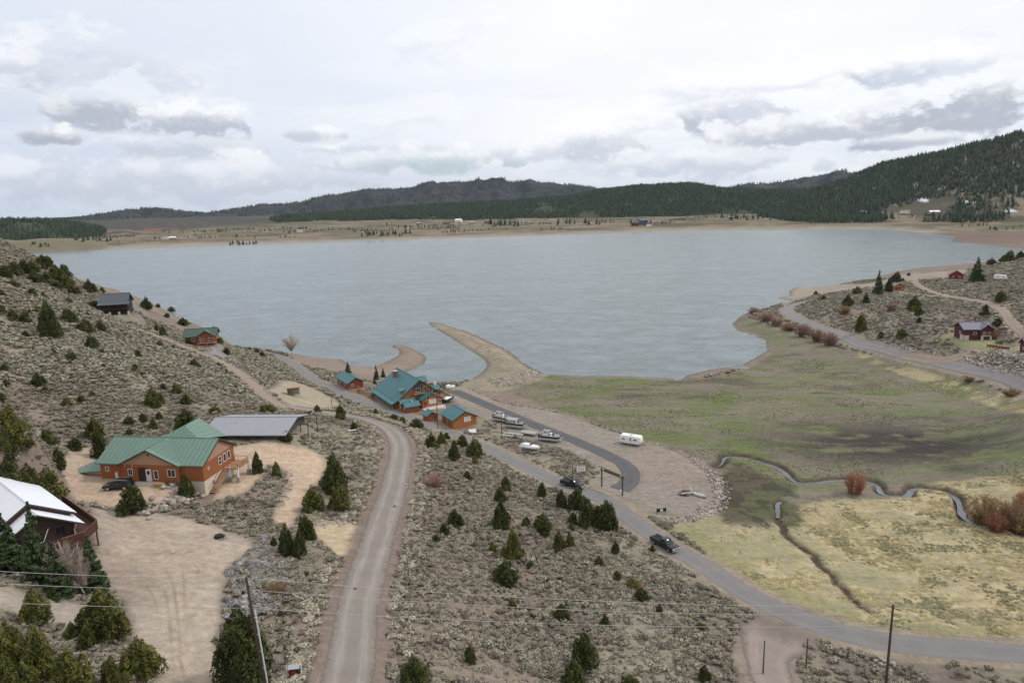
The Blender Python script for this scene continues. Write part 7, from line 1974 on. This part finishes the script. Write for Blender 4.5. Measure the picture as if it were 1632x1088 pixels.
def forests():
    q = np.random.default_rng(77)
    names = list(RIDGES)
    pts = []
    for (n, r0, r1, a0, a1, want) in ((70000, 1950, 2900, -30, 46, ('forest',)), (34000, 1640, 2500, 10, 47, ('mount',)), (11000, 1780, 2260, -47, -24, ('lforest',)), (20000, 3500, 5400, -36, 40, ('blue',)), (7000, 2250, 3500, -30, 10, ('brown',))):
        X, Y = sector(n, r0, r1, a0, a1, seed=n)
        zf, ids = far_z(X, Y, True)
        nm = np.array([0] + [1 if x in want else 0 for x in names])[ids].astype(bool)
        cl = fbm(X / 130, Y / 130, 88, 4)
        D = np.hypot(X, Y)
        if want[0] == 'forest': thr = 0.32 + 0.28 * (1 - smooth(2000, 2300, D))
        elif want[0] == 'mount': thr = 0.38 + 0.22 * (1 - smooth(1640, 1900, D))
        elif want[0] == 'lforest': thr = 0.30 * np.ones_like(D)
        elif want[0] == 'blue': thr = 0.5 * np.ones_like(D)
        else: thr = 0.53 * np.ones_like(D)
        ok = nm & (cl > thr + q.uniform(-0.07, 0.07, len(X)))
        pts.append(np.stack([X[ok], Y[ok], zf[ok] - 0.5], -1))
    # thin scatter on the plain below the woods
    X, Y = sector(9000, 1400, 2100, -44, 46, seed=91)
    s = -sdist(LAKE, X, Y, 200.0); cl = fbm(X / 90, Y / 60, 90, 4)
    ok = (s > 60) & (cl > 0.59 + q.uniform(-0.02, 0.06, len(X))) & (Z(X, Y) > 3)
    pts.append(np.stack([X[ok], Y[ok], Z(X[ok], Y[ok]) - 0.3], -1))
    P = np.concatenate(pts)
    hgt = 5 + 13 * q.beta(2.0, 2.2, len(P)) + 3 * (fbm(P[:, 0] / 60, P[:, 1] / 60, 66, 2) - 0.5); hgt[-len(pts[-1]):] *= 0.55
    scatter('conifer_forest', CONE, P, hgt, 'dark conifer forest on the hills beyond the lake', None, 10)


ground_cover()
forests()
# conifers one can pick out on the far shore
_i = 0
for (x0, x1, y, n, hp, lab) in ((365, 410, 389, 9, 7, 'dark conifer in the row at the water left of centre'), (575, 655, 375, 16, 9, 'dark conifer in the long grove on the far slope'), (780, 830, 360, 10, 11, 'conifer beside the far shore village'), (1003, 1040, 358, 8, 9, 'conifer among the houses at the far water edge'), (50, 80, 391, 6, 6, 'small conifer on the bare far left hill'),
                            (120, 178, 384, 9, 9, 'conifer at the foot of the far left wood'), (880, 960, 358, 9, 9, 'conifer standing clear below the central forest'), (1150, 1230, 350, 10, 9, 'conifer beside the lone cabin at the forest foot'), (1330, 1430, 349, 12, 10, 'conifer near the leftmost cabin under the mountain'), (1480, 1600, 346, 9, 9, 'conifer right of the long pale cabin under the mountain')):
    for k in range(n):
        x = x0 + (x1 - x0) * (k + rnd.random()) / n
        p, s = place(x, y + rnd.uniform(-3, 2)); h_ = hp * s * rnd.uniform(0.7, 1.2)
        o = bpy.data.objects.new('far_conifer', CONE[_i % 4]); COL.objects.link(o); _i += 1
        o.location = (p[0], p[1], p[2] - 0.2); o.scale = (h_ * 1.5, h_ * 1.5, h_)
        tag(o, lab, 'tree', lab.replace('conifer', 'conifers'))

# ------------------------------------------------------------------ air
m_ = bpy.data.materials.new('air'); m_.use_nodes = True; m_.node_tree.nodes.clear(); h_ = NT(m_.node_tree)
pv_ = h_.n('ShaderNodeVolumePrincipled', {'Color': (0.70, 0.82, 1.0, 1), 'Density': 0.000019, 'Anisotropy': 0.2})
h_.n('ShaderNodeOutputMaterial', {'Volume': pv_.outputs[0]}); MATS['air'] = m_
hb = MB().box((-16500, -16500, -6), (16500, 16500, 420)).build('haze', 'air', None); tag(hb, 'thin pale haze over lake and hills', kind='stuff')
